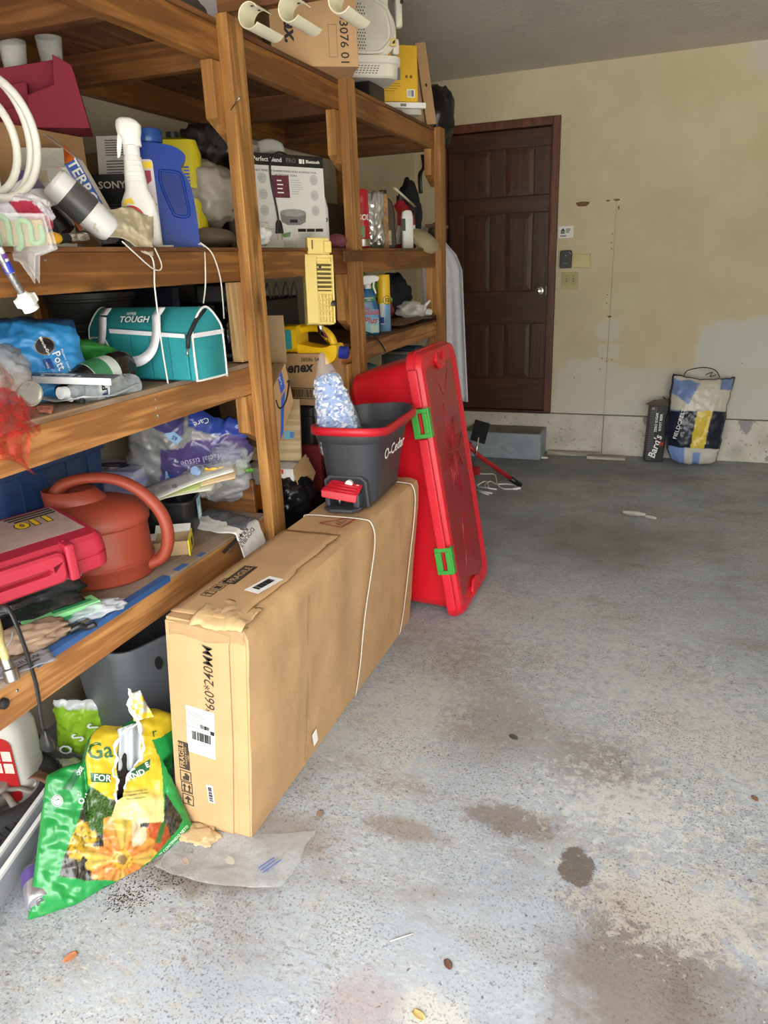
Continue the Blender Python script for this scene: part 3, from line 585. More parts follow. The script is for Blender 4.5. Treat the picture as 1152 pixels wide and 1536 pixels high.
# tilt the tub's lower end wall onto the floor
me = o.data
for v in me.vertices:
    if v.co.z < .2: v.co.z = max(v.co.z, .0+(-v.co.x)*math.tan(tilt)*1.0)
V, F = rings([tring(-.058, .018, .06), tring(-.058, 0, .07), tring(-.03, 0, .07), tring(-.026, .006, .068), tring(-.02, .006, .066), tring(0, .016, .06), tring(.004, .026, .055), tring(.004, .045, .045), tring(-.004, .06, .04), tring(-.004, .075, .035)], True, False)
o = mesh('lid', V, F, RED2, tt, smooth=True); autosm(o, 28)
V, F = rings([tring(-.0042, .07, .035), tring(-.0035, .10, .03)], True, True); mesh('lid_panel', V, F, REDT, tt)
# embossed poinsettia ribs on the lid panel
def rib(segs, name='embossed_rib'):
    for P in segs: tube(name, [(-.003, y, z) for y, z in P], [.0006]+[.0028]*(len(P)-2)+[.001], REDT, tt, 6)
ctr = (0, .70)
S_ = []
for a in range(0, 360, 45):
    ca, sa = cos(radians(a+12)), sin(radians(a+12)); L1 = .17 if a % 90 else .23
    S_.append([(ctr[0]+ca*.02*.8, ctr[1]+sa*.02), (ctr[0]+ca*L1*.45*.8-sa*.03, ctr[1]+sa*L1*.45+ca*.03), (ctr[0]+ca*L1*.8, ctr[1]+sa*L1)])
    S_.append([(ctr[0]+ca*.02*.8, ctr[1]+sa*.02), (ctr[0]+ca*L1*.45*.8+sa*.03, ctr[1]+sa*L1*.45-ca*.03), (ctr[0]+ca*L1*.8, ctr[1]+sa*L1)])
    S_.append([(ctr[0]+ca*.03*.8, ctr[1]+sa*.03), (ctr[0]+ca*L1*.5*.8, ctr[1]+sa*L1*.5), (ctr[0]+ca*L1*.72, ctr[1]+sa*L1*.9)])
for s in (-1, 1): S_ += [[(s*.0, .45), (s*.03, .36), (s*.06, .26)], [(s*.0, .33), (s*.05, .22), (s*.09, .15)], [(s*.01, .95), (s*.05, 1.0), (s*.1, 1.05)]]
rib(S_)
# lengthwise step along the long rims, notch at the two short rims (hand holds)
for s in (-1, 1):
    for (z0, z1) in ((.06, .235), (.345, .82), (.95, 1.1)): box('rim_step', -.05, -.012, s*(TW/2+.008)-.012, s*(TW/2+.008)+.004, z0, z1, RED2, tt, bevel=.004)
for z, s in ((TL-.03, 1), (.03, -1)):
    prism('grip_notch', [(-.075, z-.03*s), (-.055, z+.004*s), (-.02, z-.03*s), (.02, z-.03*s), (.055, z+.004*s), (.075, z-.03*s), (.03, z-.07*s), (-.03, z-.07*s)], -.004, .012, RED2, tt, axis='x', bevel=.006)
for s in (-1, 1):
    for zc in ((.29, .885) if s < 0 else ()):
        y = s*(TW/2+.016); x0, x1 = -.064, .004
        L = [(x0, x1, y-.006, y+.006, zc-.06, zc-.042), (x0, x1, y-.006, y+.006, zc+.042, zc+.06), (x0, -.036, y-.006, y+.006, zc-.042, zc+.042), (-.018, x1, y-.006, y+.006, zc-.042, zc+.042), (x1-.004, x1+.006, min(y, y-s*.03), max(y, y-s*.03), zc-.06, zc+.06)]
        boxes('latch', L, GRN, tt, label='green side latch', bevel=.002)
# bulge and foot moulding on the tub's near wall
prism('tub_arch', [(-.36+.02, .93), (-.30, .93), (-.27, .90), (-.27, .8), (-.34, .8)], -TW/2+.045, -TW/2+.075, RED, tt, axis='y', bevel=.01)
# ================================================================= torn bag of garden soil on the floor
from mathutils.bvhtree import BVHTree
def bvh_of(o):
    me = o.data; mw = o.matrix_world
    return BVHTree.FromPolygons([mw @ v.co for v in me.vertices], [tuple(p.vertices) for p in me.polygons])
def hitfn(bvh, inv, gap=.0012, back=None):      # photo pixel -> point just off a surface (print laid on a soft bag)
    o = Vector((0, 0, CAMZ))
    def f(px, py):
        d = (at(px, py, Y=1) - o); d.normalize(); h = bvh.ray_cast(o, d)
        if h[0] is None: return inv @ on_plane(px, py, .012)
        return inv @ (h[0]-d*gap)
    return f
def disc_print(name, f, cx, cy, rx, ry, m, parent, n=24, r0=0):
    V = []; K = 4
    for k in range(K+1):
        t = max(.02, r0+(1-r0)*k/K); V += [f(cx+rx*t*cos(2*pi*i/n), cy+ry*t*sin(2*pi*i/n)) for i in range(n)]
    F = [(k*n+i, k*n+(i+1) % n, (k+1)*n+(i+1) % n, (k+1)*n+i) for k in range(K) for i in range(n)]
    if not r0: F.append(tuple(range(n)))
    return mesh(name, V, F, m, parent, smooth=True)
SB0 = Vector((-1.358, .953, 0)); SBd = Vector((.471, .882, 0)); SBn = Vector((.882, -.471, 0)); th = radians(27)
SBu = (Vector((0, 0, 1))*cos(th) - SBn*sin(th)); SBN = SBu.cross(SBd)*-1
if SBN.dot(SBn) < 0: SBN = -SBN
def r6(x, y): return 30+x/4.043, 1020+y/4.043
def on_plane(px, py, off=0):
    o = Vector((0, 0, CAMZ)); d = at(px, py, Y=1)-o; t = (SB0+SBN*off-o).dot(SBN)/d.dot(SBN); return o+d*t
def poly_t(P, t):
    k = min(len(P)-2, int(t*(len(P)-1))); f = t*(len(P)-1)-k; return (P[k][0]*(1-f)+P[k+1][0]*f, P[k][1]*(1-f)+P[k+1][1]*f)
def sp2(P, n=8): return [(p[0], p[1]) for p in spline([(x, y, 0) for x, y in P], n)]
Bc = sp2([(45, 1465), (330, 1400), (600, 1290), (850, 1110), (1068, 930)]); Lc = sp2([(45, 1465), (80, 1200), (118, 900), (150, 640), (168, 575)])
Tc = sp2([(168, 575), (280, 520), (385, 480), (425, 345), (500, 276), (610, 278), (700, 225), (790, 172), (880, 190), (935, 215), (955, 268)]); Rc = sp2([(1068, 930), (1000, 760), (925, 560), (935, 420), (955, 268)])
def inpoly(x, y, P):
    c = False; j = len(P)-1
    for i in range(len(P)):
        if (P[i][1] > y) != (P[j][1] > y) and x < (P[j][0]-P[i][0])*(y-P[i][1])/(P[j][1]-P[i][1])+P[i][0]: c = not c
        j = i
    return c
HOLE = [(598, 345), (640, 305), (722, 262), (735, 340), (735, 470), (690, 520), (660, 560), (632, 650), (622, 710), (590, 730), (588, 640), (596, 600), (585, 540), (588, 480), (590, 420)]
YL = [(400, 470), (430, 340), (500, 262), (620, 262), (600, 360), (590, 480), (590, 640), (585, 735), (540, 720), (440, 652), (412, 640)]
YR = [(690, 200), (790, 160), (940, 200), (970, 270), (850, 350), (800, 365), (845, 480), (862, 560), (875, 860), (760, 860), (520, 945), (530, 890), (590, 735), (632, 660), (680, 530), (735, 470), (735, 330)]
PHO = [(235, 1192), (262, 1075), (350, 870), (395, 700), (430, 650), (540, 710), (590, 740), (875, 860), (880, 680), (990, 850), (960, 900), (800, 1090), (640, 1218), (400, 1212)]
def soil_col(x, y):
    nf = fbm(x*.05, y*.05); w1, w2 = fbm(x*.011, y*.011, 3), fbm(x*.011+9, y*.011, 5)
    x_, y_ = x+7*w1, y+7*w2
    if inpoly(x_, y_, YL): return (.85, .62, .03)
    if inpoly(x_, y_, YR):
        dx, dy = x-620, y-1090; 
        if sqrt(dx*dx+dy*dy) > 245 or y < 845:
            t = min(1, max(0, (y-640)/110)); return (.85+.03*t, .60+.14*t, .03+.27*t)
    if inpoly(x_, y_, PHO):
        dx, dy = x-620, y-1090; r = sqrt(dx*dx+dy*dy*.95); a = math.atan2(dy, dx)
        lim = 205+40*cos(a*1+2.2)+26*abs(sin(a*9))-20
        if 505 < x and r < lim+20 or (x <= 505 and r < lim and y > 1010):
            if r < 30: return (.25, .14, .03)
            if r < 62: return (.78, .45, .05) if nf > -.15 else (.5, .25, .02)
            t = abs(sin(a*9+r*.004)); s = .55+.45*t+.2*nf; wv = max(0, sin(a*4+1.5))*.25
            if dx > 60 and dy < -40 and ((x-700)/70)**2+((y-930)/80)**2 < 1: return (.86*s+.05, .5*s+.15, .30*s+.1)
            return (.85*s, (.30+wv)*s*(.8+r/600), .06*s+wv*.15)
        if ((x-835)/78)**2+((y-975)/135)**2 < 1:
            s = .8+.3*nf-.3*((x-835)/110); 
            if abs((x-850)+(y-940)*.3) < 16 and y < 990: return (.05, .16, .03)
            return (.62*s, .12*s, .03*s)
        for cx, cy, R in ((375, 905, 52), (325, 965, 52), (425, 955, 48), (345, 1040, 55), (300, 1010, 30), (400, 1020, 50), (320, 1060, 30)):
            rr = sqrt((x-cx)**2+(y-cy)**2)
            if rr < R*(1+.16*sin(math.atan2(y-cy, x-cx)*6)): s = .75+.5*nf-.35*(rr/R > .85); return (.82*s, .52*s, .04*s) if rr > 10 else (.35, .2, .03)
        if ((x-475)/85)**2+((y-790)/150)**2 < 1: s = max(.15, .6+1.5*fbm(x*.12, y*.12)); return (.07*s+.01, .17*s+.02, .04*s)
        s = max(.2, .6+1.3*fbm(x*.09, y*.03)); return (.07*s, .06*s, .045*s)
    s = 1+.06*nf
    return (.022*s, .34*s, .07*s)
SG = mat('bag_print', (200, 200, 200), .25, vcol=True, var=.04, vs=20, bump=.03, bs=22)
soil = thing('soil_bag', 'torn open green and yellow garden soil bag slumped on the floor at the carton', 'bag', SB0)
inv = Matrix.Translation(-SB0)
def soil_pos(u, v, side):
    b, t, l, r = poly_t(Bc, u), poly_t(Tc, u), poly_t(Lc, v), poly_t(Rc, v)
    c = [(1-v)*b[k]+v*t[k]+(1-u)*l[k]+u*r[k]-((1-u)*(1-v)*Bc[0][k]+u*(1-v)*Bc[-1][k]+(1-u)*v*Tc[0][k]+u*v*Tc[-1][k]) for k in (0, 1)]
    e = (max(0, 1-abs(2*u-1)**2.6)*max(0, 1-abs(2*v-1)**4))**.55
    px, py = r6(*c); q = on_plane(px, py)
    bul = (.055*(1-v*.35))*e*side
    wr = .010*fbm(c[0]*.007, c[1]*.010, side*3, 2)+.0012*fbm(c[0]*.03, c[1]*.012, 5, 2)
    fold = -.014*exp(-((c[0]-(395+.1*(c[1]-600)))/16)**2)*(1 if c[1] < 800 else exp(-(c[1]-800)/80)) if side > 0 else 0
    q = q+SBN*(bul+(wr+fold)*min(1, e*3))
    # keep the photographed outline: move along the sight line back to the pixel
    if side > 0:
        o = Vector((0, 0, CAMZ)); d = at(px, py, Y=1)-o; q2 = o+d*((q-o).dot(SBN)/d.dot(SBN)); q = q2
    q.z = max(q.z, .002)
    if q.x > -1.222 and q.y > 1.352: q.y = 1.352
    return q, c
def soil_bag():
    nu, nv = 170, 190; V, F, K = [], [], []; P = []
    for side in (1, -1):
        for j in range(nv+1):
            for i in range(nu+1):
                q, c = soil_pos(i/nu, j/nv, side); V.append(q-SB0); P.append(c); K.append([k_*.62 for k_ in soil_col(*c)] if side > 0 else (.02, .24, .05))
    n = (nu+1)*(nv+1)
    for s in (0, 1):
        for j in range(nv):
            for i in range(nu):
                a = s*n+j*(nu+1)+i; q = (a, a+1, a+nu+2, a+nu+1)
                if s == 0:
                    cx = sum(P[k][0] for k in q)/4; cy = sum(P[k][1] for k in q)/4
                    if inpoly(cx, cy, HOLE): continue
                F.append(q if s == 0 else q[::-1])
    return V, F, K
V, F, K = soil_bag()
full = [f for f in F]
sbo = mesh('bag_film', V, F, SG, soil, smooth=True, cols=K)
bpy.context.view_layer.update()
SBV = bvh_of(sbo); hf = hitfn(SBV, inv, .0018)
GT = mat('bag_dark_green_print', (24, 84, 44), .4, var=0); WT = mat('bag_white_print', (228, 238, 226), .4, var=0)
def stext(s, x, y, size, m, ang=0, sx=1, bold=0, clip=None, sub=0):
    ca, sa = cos(radians(ang)), sin(radians(ang))
    return text(soil, s, size, m, fn=lambda a, b: hf(*r6(x+(a*ca-b*sa)*1, y-(a*sa+b*ca)*1)), sx=sx, bold=bold, sub=sub)
def sblock(P, m): 
    c = (sum(p[0] for p in P)/len(P), sum(p[1] for p in P)/len(P)); V = []; F = []
    (a, b, c_, d) = P; nx, ny = 8, 4
    for j in range(ny+1):
        for i in range(nx+1):
            u, v = i/nx, j/ny; x = (a[0]*(1-u)+b[0]*u)*(1-v)+(d[0]*(1-u)+c_[0]*u)*v; y = (a[1]*(1-u)+b[1]*u)*(1-v)+(d[1]*(1-u)+c_[1]*u)*v; V.append(hf(*r6(x, y)))
    F = [(j*(nx+1)+i, j*(nx+1)+i+1, (j+1)*(nx+1)+i+1, (j+1)*(nx+1)+i) for j in range(ny) for i in range(nx)]
    mesh('print_block', V, F, m, soil, smooth=True)
stext('Ga', 484, 432, 142, GT, 6, sx=.95, bold=.012); 
sblock([(425, 562), (552, 572), (545, 622), (432, 618)], GT); hf = hitfn(SBV, inv, .0032); stext('FOR', 500, 596, 56, WT, -4, bold=.02); hf = hitfn(SBV, inv, .0018)
sblock([(655, 560), (790, 478), (785, 545), (640, 618)], GT); hf = hitfn(SBV, inv, .0034); stext('AND', 704, 577, 52, WT, 24, bold=.02); stext('E', 772, 516, 44, WT, 26, bold=.02); hf = hitfn(SBV, inv, .0018)
stext('r', 815, 320, 80, GT, 10)
stext('oil', 372, 715, 78, WT, 72, bold=.01); sblock([(335, 545), (385, 545), (310, 668), (255, 660)], mat('bag_deep_green', (16, 86, 40), .3, var=0)); stext('POSE', 360, 560, 34, WT, 60, bold=.02)
pass
def ring_print(x, y, r0, r1, m, n=20):
    V = [hf(*r6(x+r*cos(2*pi*i/n), y+r*1.08*sin(2*pi*i/n))) for r in (r0, r1) for i in range(n)]
    mesh('print_ring', V, [(i, (i+1) % n, n+(i+1) % n, n+i) for i in range(n)], m, soil)
disc_print('print_ring', lambda a, b: hf(*r6(a, b)), 226, 732, 34, 36, WT, soil); hf = hitfn(SBV, inv, .005); ring_print(226, 732, 26, 30, BLK); hf = hitfn(SBV, inv, .006); stext('50%', 226, 728, 17, BLK, 20, bold=.03); hf = hitfn(SBV, inv, .0018)
stext('CONTENTS/CONTENIDO NETO', 900, 1012, 24, WT, 47); stext('PIES CUBICOS (42.4 L)', 918, 1036, 23, WT, 47)
for k, (s, y) in enumerate((('Premium planting Soil', 672), ('for Vegetables & Flowers', 692), ('Mezcla para plantar', 716))): stext(s, 705, y, 15, GT, 8)
# torn white edge, liner, soil inside and the twisted spout
def edge_strip(P, wd, m, name, amp=10, seed=1):
    V = []; Q = sp2(P, 4); rn = random.Random(seed)
    for k, (x, y) in enumerate(Q):
        for s in (-1, 1):
            xx, yy = x+s*wd*(.25+1.1*rn.random()), y+amp*(rn.random()-.5); p = on_plane(*r6(xx, yy), .062 if y > 420 else .055); p += SBN*.01*rn.random(); V.append(p-SB0)
    mesh(name, V, [(2*k, 2*k+1, 2*k+3, 2*k+2) for k in range(len(Q)-1)], m, soil, smooth=True, solid=.0012)
TORN = mat('torn_film_edge', (232, 232, 226), .5, var=.06, bump=.4, bs=50)
edge_strip([(600, 345), (570, 420), (585, 480), (560, 560), (592, 610), (575, 680), (585, 738)], 10, TORN, 'torn_edge')
edge_strip([(735, 330), (745, 400), (728, 475), (690, 525), (650, 590), (632, 660)], 9, TORN, 'torn_edge', seed=3)
edge_strip([(600, 335), (650, 300), (722, 258)], 10, TORN, 'torn_edge', seed=4)
def liner(u, v):
    x = 585+165*u; y = 300+250*v-60*u*(1-v); p = on_plane(*r6(x, y), .018+.03*sin(pi*u)*(1-v)+.008*sin(u*14)); return p-SB0
drape('inner_liner', liner, 16, 16, mat('grey_liner', (176, 182, 186), .35, var=.05), soil, .001)
DIRT = mat('potting_soil', (44, 34, 26), .95, var=.35, vs=80, bump=1, bs=120)
so = clump('soil', .075, DIRT, soil, 3, .25, (.55, .8, 1.3), loc=on_plane(*r6(612, 610), -.035)-SB0)
def spout(u, v):
    x = 690+60*u+(1-v)*(-22)*1+60*v*u; y = 62+(1-u)*20*(1-v)+v*(190-30*u); 
    return on_plane(*r6(x, y), .055+.018*sin(u*8+v*5))-SB0
drape('torn_spout', spout, 12, 16, SG, soil, .0012, cols=lambda u, v: (.8, .8, .76) if fbm(u*4, v*5, 2) > .0-.25*(v < .35) else (.85, .64, .05))
tip = [(660, 55), (668, 110), (660, 160), (690, 210), (735, 330)]
edge_strip(tip, 16, TORN, 'torn_edge', 14, 7)
def fold_yel(u, v):
    x = 800+155*u-20*v; y = 175+45*u+160*v*(1-.35*u); return on_plane(*r6(x, y), .06+.03*sin(pi*u)*sin(pi*v)-.02*u)-SB0
# spilled soil around the bag's foot
rn = random.Random(8); V, F = [], []
for k in range(1100):
    px, py, r = rn.choice(((215, 1325, 60), (185, 1350, 40), (290, 1258, 30), (255, 1310, 50))); p = at(px+rn.gauss(0, r*.5), py+rn.gauss(0, r*.28), Z=0); q = rn.uniform(.0006, .0026)
    if p.x > -1.216 and p.y > 1.36: continue
    v = [Vector((q*cos(a)*rn.uniform(.6, 1.3), q*sin(a)*rn.uniform(.6, 1.3), 0)) for a in (0, 1.26, 2.5, 3.8, 5)]; n = len(V); V += [p+x for x in v]+[p+Vector((0, 0, q*.9))]; F += [(n+i, n+(i+1) % 5, n+5) for i in range(5)]
o = mesh('soil_crumbs', V, F, DIRT); tag(o, 'dark crumbs of spilled soil on the floor along the foot of the green bag', 'soil'); o['kind'] = 'stuff'
# ================================================================= under the low shelf and on the floor at the left
def crate_rot(a, b): return math.degrees(math.atan2((b-a).y, (b-a).x))
bg_ = mat('bin_grey', (88, 92, 97), .4, var=.06, vs=4)
gb = thing('storage_bin', 'tall grey plastic bin with a hand hole, on the floor under the low shelf', 'bin', (-1.5, 1.62, .003), (0, 0, -18))
def brr(w_, d_, r, z, n=5): return [(x, y, z) for x, y in rrect(w_, d_, r, n)]
V, F = rings([brr(.27, .24, .06, 0), brr(.28, .25, .06, .01), brr(.33, .30, .06, .44), brr(.35, .32, .065, .445), brr(.35, .32, .065, .465), brr(.335, .305, .06, .465), brr(.325, .295, .06, .44), brr(.27, .24, .055, .02)], True, True)
autosm(mesh('bin_body', V, F, bg_, gb, smooth=True), 35)
V, F = rings([[(x*.5, y, z) for x, y in rrect(.06, .024, .011)] for y, z in ((0, 0),)]) if False else ([], [])
lathe('hand_hole', [(.012, 0), (.012, .003), (0, .003)], BLK, gb, 14, loc=(.168, -.03, .385), rot=(0, 84, 0), sx=1.7)
# blue bin and cloudy plastic behind it
bb = thing('storage_bin', 'blue plastic bin under the shelf behind the grey bin', 'bin', (-1.56, 2.05, .003))
V, F = rings([brr(.36, .3, .04, 0), brr(.42, .36, .04, .27), brr(.46, .40, .05, .275), brr(.46, .40, .05, .30), brr(.42, .36, .04, .30), brr(.35, .29, .04, .02)], True, True)
autosm(mesh('bin_body', V, F, mat('bin_blue', (24, 84, 164), .4, var=.05), bb, smooth=True), 35)
tag(clump('plastic_bag', .13, film('grey_film', (150, 150, 150), .55), None, 5, .5, (1, .8, .55), loc=(-1.38, 1.78, .27)), 'crumpled clear plastic bag stuffed beside the carton under the low shelf', 'bag')
tag(box('file_box', -1.74, -1.40, 1.92, 2.18, .303, .50, mat('beige_box', (196, 186, 160), .7, var=.04), bevel=.003), 'beige file box on top of the blue bin under the low shelf', 'box')
lb = bpy.data.objects['file_box']
for k, (z0, z1) in enumerate(((.42, .425), (.395, .398))): sheet(lb, .3, z1-z0, mat('grey_print', (120, 118, 116)), (-1.57, 1.9195, z0), 'front', name='print_lines')
# red and white jug
jr, jw = mat('jug_red_label', (168, 26, 28), .4, var=.06), mat('jug_white', (188, 184, 174), .4, var=.04)
ju = thing('chemical_jug', 'white jug with a red pictogram label on the floor at the left edge', 'jug', at(18, 1165, X=-1.60)*1.0, (0, 0, 15)); ju.location.z = .002
ju.location.x, ju.location.y = -1.79, 1.30
V, F = rings([[(x, y, z) for x, y in rrect(w_, d_, .04, 5)] for w_, d_, z in ((.20, .11, 0), (.22, .13, .012), (.22, .13, .24), (.19, .12, .275), (.09, .08, .31), (.07, .07, .34))], True, True)
autosm(mesh('jug_body', V, F, jw, ju, smooth=True), 35)
prism('front_label', [(a, b+.125) for a, b in rrect(.185, .225, .03, 5)], -.0668, -.0645, jr, ju, bevel=.001)
for r_ in range(2):
    for c_ in range(5): sheet(ju, .029, .034, mat('label_pictogram', (214, 196, 184), .5, var=.1, vs=90), (-.072+.036*c_, -.067, .135+.042*r_-.0), name='pictogram')
sheet(ju, .06, .02, YELP, (.02, -.067, .215), name='print_block'); sheet(ju, .12, .016, MATS['grey_print'], (0, -.067, .04), name='print_block')
None
lathe('cap', [(.03, 0), (.03, .03), (.027, .034), (0, .034)], jr, ju, 16, loc=(0, 0, .34))
# crumpled green snack bag, wrappers
gs = thing('snack_bag', 'shiny lime green crumpled bag on the floor beside the grey bin', 'bag', (-1.655, 1.52, .11), (14, 10, 28))
pillow('bag_film', .2, .25, .07, mat('lime_film', (120, 186, 40), .18, vcol=True), gs, 28, 30, 4, .014, 7, colfn=lambda u, v, s: (.28, .5, .03) if abs(v) < .86 else (.6, .62, .6))
for s_, x_, z_, a_ in (('S', .03, .05, 60), ('S', -.02, .0, 62), ('O', -.06, -.06, 60)): text(gs, s_, .055, WHI, (x_, -.045, z_), spin=a_, bold=.02)
tag(clump('foil_wrapper', .09, mat('foil_silver', (170, 172, 176), .2, .7, bump=.4, bs=30), None, 2, .5, (1.2, .6, .12), loc=(-1.52, 1.44, .012)), 'flattened silver foil wrapper on the floor before the grey bin', 'wrapper')
tag(clump('tissue_wad', .085, mat('tissue_white', (214, 210, 204), .85, bump=.4, bs=30), None, 8, .5, (1.2, .8, .4), loc=(-1.62, 1.36, .03)), 'crumpled white tissue paper on the floor by the shiny lime bag', 'paper')
# wheel with knobbly tyre lying on the floor
whl = thing('cart_wheel', 'small spoked wheel with knobbly black tyre lying on the floor under the shelf', 'wheel', (-1.74, 1.235, .05), (4, 8, 20))
RUB = mat('tyre_rubber', (40, 38, 38), .85, var=.2, vs=40, bump=.3, bs=50); RIM = mat('rim_grey', (132, 124, 116), .5, .2, var=.2, vs=30)
R_ = .165
prof = [(R_-.055, -.038), (R_-.02, -.046), (R_, -.03), (R_+.004, 0), (R_, .03), (R_-.02, .046), (R_-.055, .038), (R_-.06, 0)]
V, F = rings([[(r*cos(2*pi*j/40), r*sin(2*pi*j/40), z) for r, z in prof] for j in range(40)]+[[(r, 0, z) for r, z in prof]], False, False); mesh('tyre', V, F, RUB, whl, smooth=True)
V, F = [], []
for j in range(44):
    a0 = 2*pi*j/44
    for s in (-1, 1):
        v, f = boxg(-.004, .004, -.007, .007, .004, .034); n = len(V)
        M_ = Matrix.Rotation(a0+(.035 if s > 0 else 0), 4, 'Z') @ Matrix.Translation((R_+.0035, 0, 0)) @ Matrix.Rotation(s*.5, 4, 'X') @ Matrix.Scale(s, 4, (0, 0, 1))
        V += [M_ @ Vector(q) for q in v]; F += [tuple(i+n for i in q) for q in f]
trd = mesh('tread_blocks', V, F, RUB, whl); trd['kind'] = 'stuff'
lathe('rim', [(R_-.056, -.03), (R_-.05, -.036), (R_-.065, -.03), (R_-.07, 0), (R_-.065, .03), (R_-.05, .036), (R_-.056, .03)], RIM, whl, 40, False, False)
for k in range(9):
    a = 2*pi*k/9; tube('spoke', [(.02*cos(a), .02*sin(a), .022), (.06*cos(a), .06*sin(a), .03), (.11*cos(a), .11*sin(a), .02)], [.012, .009, .012], RIM, whl, 6, flat=.6)
lathe('hub', [(.0, .04), (.022, .04), (.03, .02), (.03, -.02), (0, -.02)], RIM, whl, 20)
tag(drape('brown_leaf', lambda u, v: (-1.66+.09*u, 1.27+.05*v, .098+.01*sin(4*u)*cos(3*v)), 6, 5, mat('dry_leaf', (128, 88, 66), .8)), 'dry brown leaf lying across the spoked wheel', 'leaf')
# long grey tray with white rim at the left edge
tr = thing('plastic_tray', 'translucent grey tray with a white rim on the floor left of the soil bag', 'tray', (-1.495, 1.045, .002), (0, 0, 107)); tr.scale = (1, 1, .8)
TG = mat('tray_grey', (176, 178, 182), .35, alpha=.75); V, F = rings([brr(.46, .03, .012, 0), brr(.50, .045, .018, .10), brr(.48, .03, .012, .10), brr(.45, .02, .008, .006)], True, True); autosm(mesh('tray_body', V, F, TG, tr, smooth=True), 35)
V, F = rings([brr(.50, .03, .012, .10), brr(.53, .055, .02, .10), brr(.53, .055, .02, .112), brr(.50, .03, .012, .112), brr(.50, .03, .012, .10)], False, False); mesh('rim', V, F, WHP, tr)
cn = thing('drink_can', 'purple and silver drink can lying on the floor beside the green bag', 'can', (-1.385, 1.015, .034), (90, 0, 52))
lathe('can_body', [(.02, -.06), (.027, -.058), (.033, -.05), (.033, .045), (.027, .058), (.024, .06), (.022, .056), (0, .056)], mat('can_silver', (196, 192, 200), .25, .8, var=.03), cn, 24)
lathe('can_label', [(.0334, -.045), (.0334, .0)], mat('can_purple', (104, 84, 150), .3, .3, var=.05), cn, 24, False, False); lathe('pull_tab', [(.004, 0), (.01, 0), (.01, .002), (.004, .002)], STEEL, cn, 12, False, False, loc=(.003, 0, .0585))
# flattened plastic bag under the carton's front corner
tag(drape('plastic_sheet', lambda u, v: (-1.16+.36*u+.03*fbm(v*2, 3), 1.19+.155*v-.05*u*(1-v)+.10*u*u, .004+.008*abs(fbm(u*5, v*4))), 30, 14, film('floor_film', (200, 200, 198), .22, .12, .6, 30), None, .0006), 'flattened clear plastic bag on the floor under the carton corner', 'plastic')
ps = bpy.data.objects['plastic_sheet']; stripes(ps, .09, .03, mat('faded_blue_print', (84, 100, 150), .6, var=0), (-.86, 1.30, .016), 'top', 65, n=3, seed=4, name='print_lines', rows=True, fill=.4)
tag(clump('cardboard_scrap', .045, CARD_IN, None, 4, .4, (1.3, .8, .12), loc=(-1.115, 1.325, .01)), 'torn scrap of cardboard on the floor before the carton', 'scrap')
# ================================================================= low shelf, left bay (z = .677)
ZL = .677
rd = mat('can_terracotta', (150, 64, 44), .5, var=.07, vs=5, bump=.05)
def wc():
    wcx = thing('watering_can', 'terracotta red plastic watering can with a looped handle on the low shelf', 'watering can', (-1.475, 1.515, ZL), (0, 0, 20)); wcx.scale = (1.1, 1.1, .90)
    r = .128
    autosm(lathe('can_body', [(r-.012, 0), (r-.003, .004), (r, .012), (r-.001, .05), (r+.003, .054), (r+.003, .062), (r-.002, .066), (r-.004, .175), (r+.002, .179), (r+.003, .186), (r+.003, .20), (r-.001, .21), (r-.012, .228), (r-.045, .245), (r-.09, .254), (0, .255)], rd, wcx, 48, sx=1.06, sy=.95), 50)
    V, F = rings([[(.02+r_*cos(a)*1.35-.055+dx, r_*sin(a), z) for a in [2*pi*k/20 for k in range(20)]] for r_, z, dx in ((.06, .235, .0), (.058, .258, -.004), (.05, .285, -.018), (.046, .287, -.018))], False, False)
    mesh('filler_collar', V, F, rd, wcx, smooth=True)
    P = spline([(-.085, 0, .268), (-.06, 0, .30), (0, 0, .318), (.07, 0, .312), (.13, 0, .272), (.175, 0, .20), (.185, 0, .12), (.165, 0, .055), (.125, 0, .03)], 6)
    n = len(P); tube('handle', P, [.026-.007*min(1, k/12)+.006*max(0, (k-n+10)/10) for k in range(n)], rd, wcx, 14, flat=.85)
    P = spline([(-.08, .0, .045), (-.14, -.0, .10), (-.20, -.0, .17), (-.27, 0, .235), (-.36, 0, .27)], 6); tube('spout', P, [.038-.018*k/(len(P)-1) for k in range(len(P))], rd, wcx, 16)
    lathe('sprinkler_rose', [(.016, 0), (.03, .03), (.034, .05), (.02, .058), (0, .06)], rd, wcx, 18, loc=(-.355, 0, .268), rot=(0, -70, 0))
wc()
# black bagged box, red tool case on it
tg = thing('wrapped_box', 'box wrapped in torn shiny black plastic under the red tool case', 'package', (-1.475, 1.15, ZL), (0, 0, 66))
BAGB = mat('black_film', (24, 23, 25), .25, var=.3, vs=12, bump=.5, bs=26)
def wrap(u, v, s): return 0
V, F = [], []
bm = bmesh.new(); bmesh.ops.create_cube(bm, size=1); bmesh.ops.subdivide_edges(bm, edges=bm.edges, cuts=14, use_grid_fill=True)
for v in bm.verts:
    p = v.co.copy(); v.co = Vector((p.x*.40-.01, p.y*.23+.045, (p.z+.5)*.13)); k = .007*fbm(p.x*6, p.y*6, p.z*6)+.004*fbm(p.x*15, p.y*12, p.z*9); v.co += Vector((p.x, p.y, 0))*k*4
    if p.y < -.4 and p.z > .3: v.co.y -= .03*(.5-p.x)
me = bpy.data.meshes.new('film_wrap'); bm.to_mesh(me); bm.free(); me.materials.append(BAGB); me.polygons.foreach_set('use_smooth', [True]*len(me.polygons)); fo = bpy.data.objects.new('film_wrap', me); C.objects.link(fo); fo.parent = tg
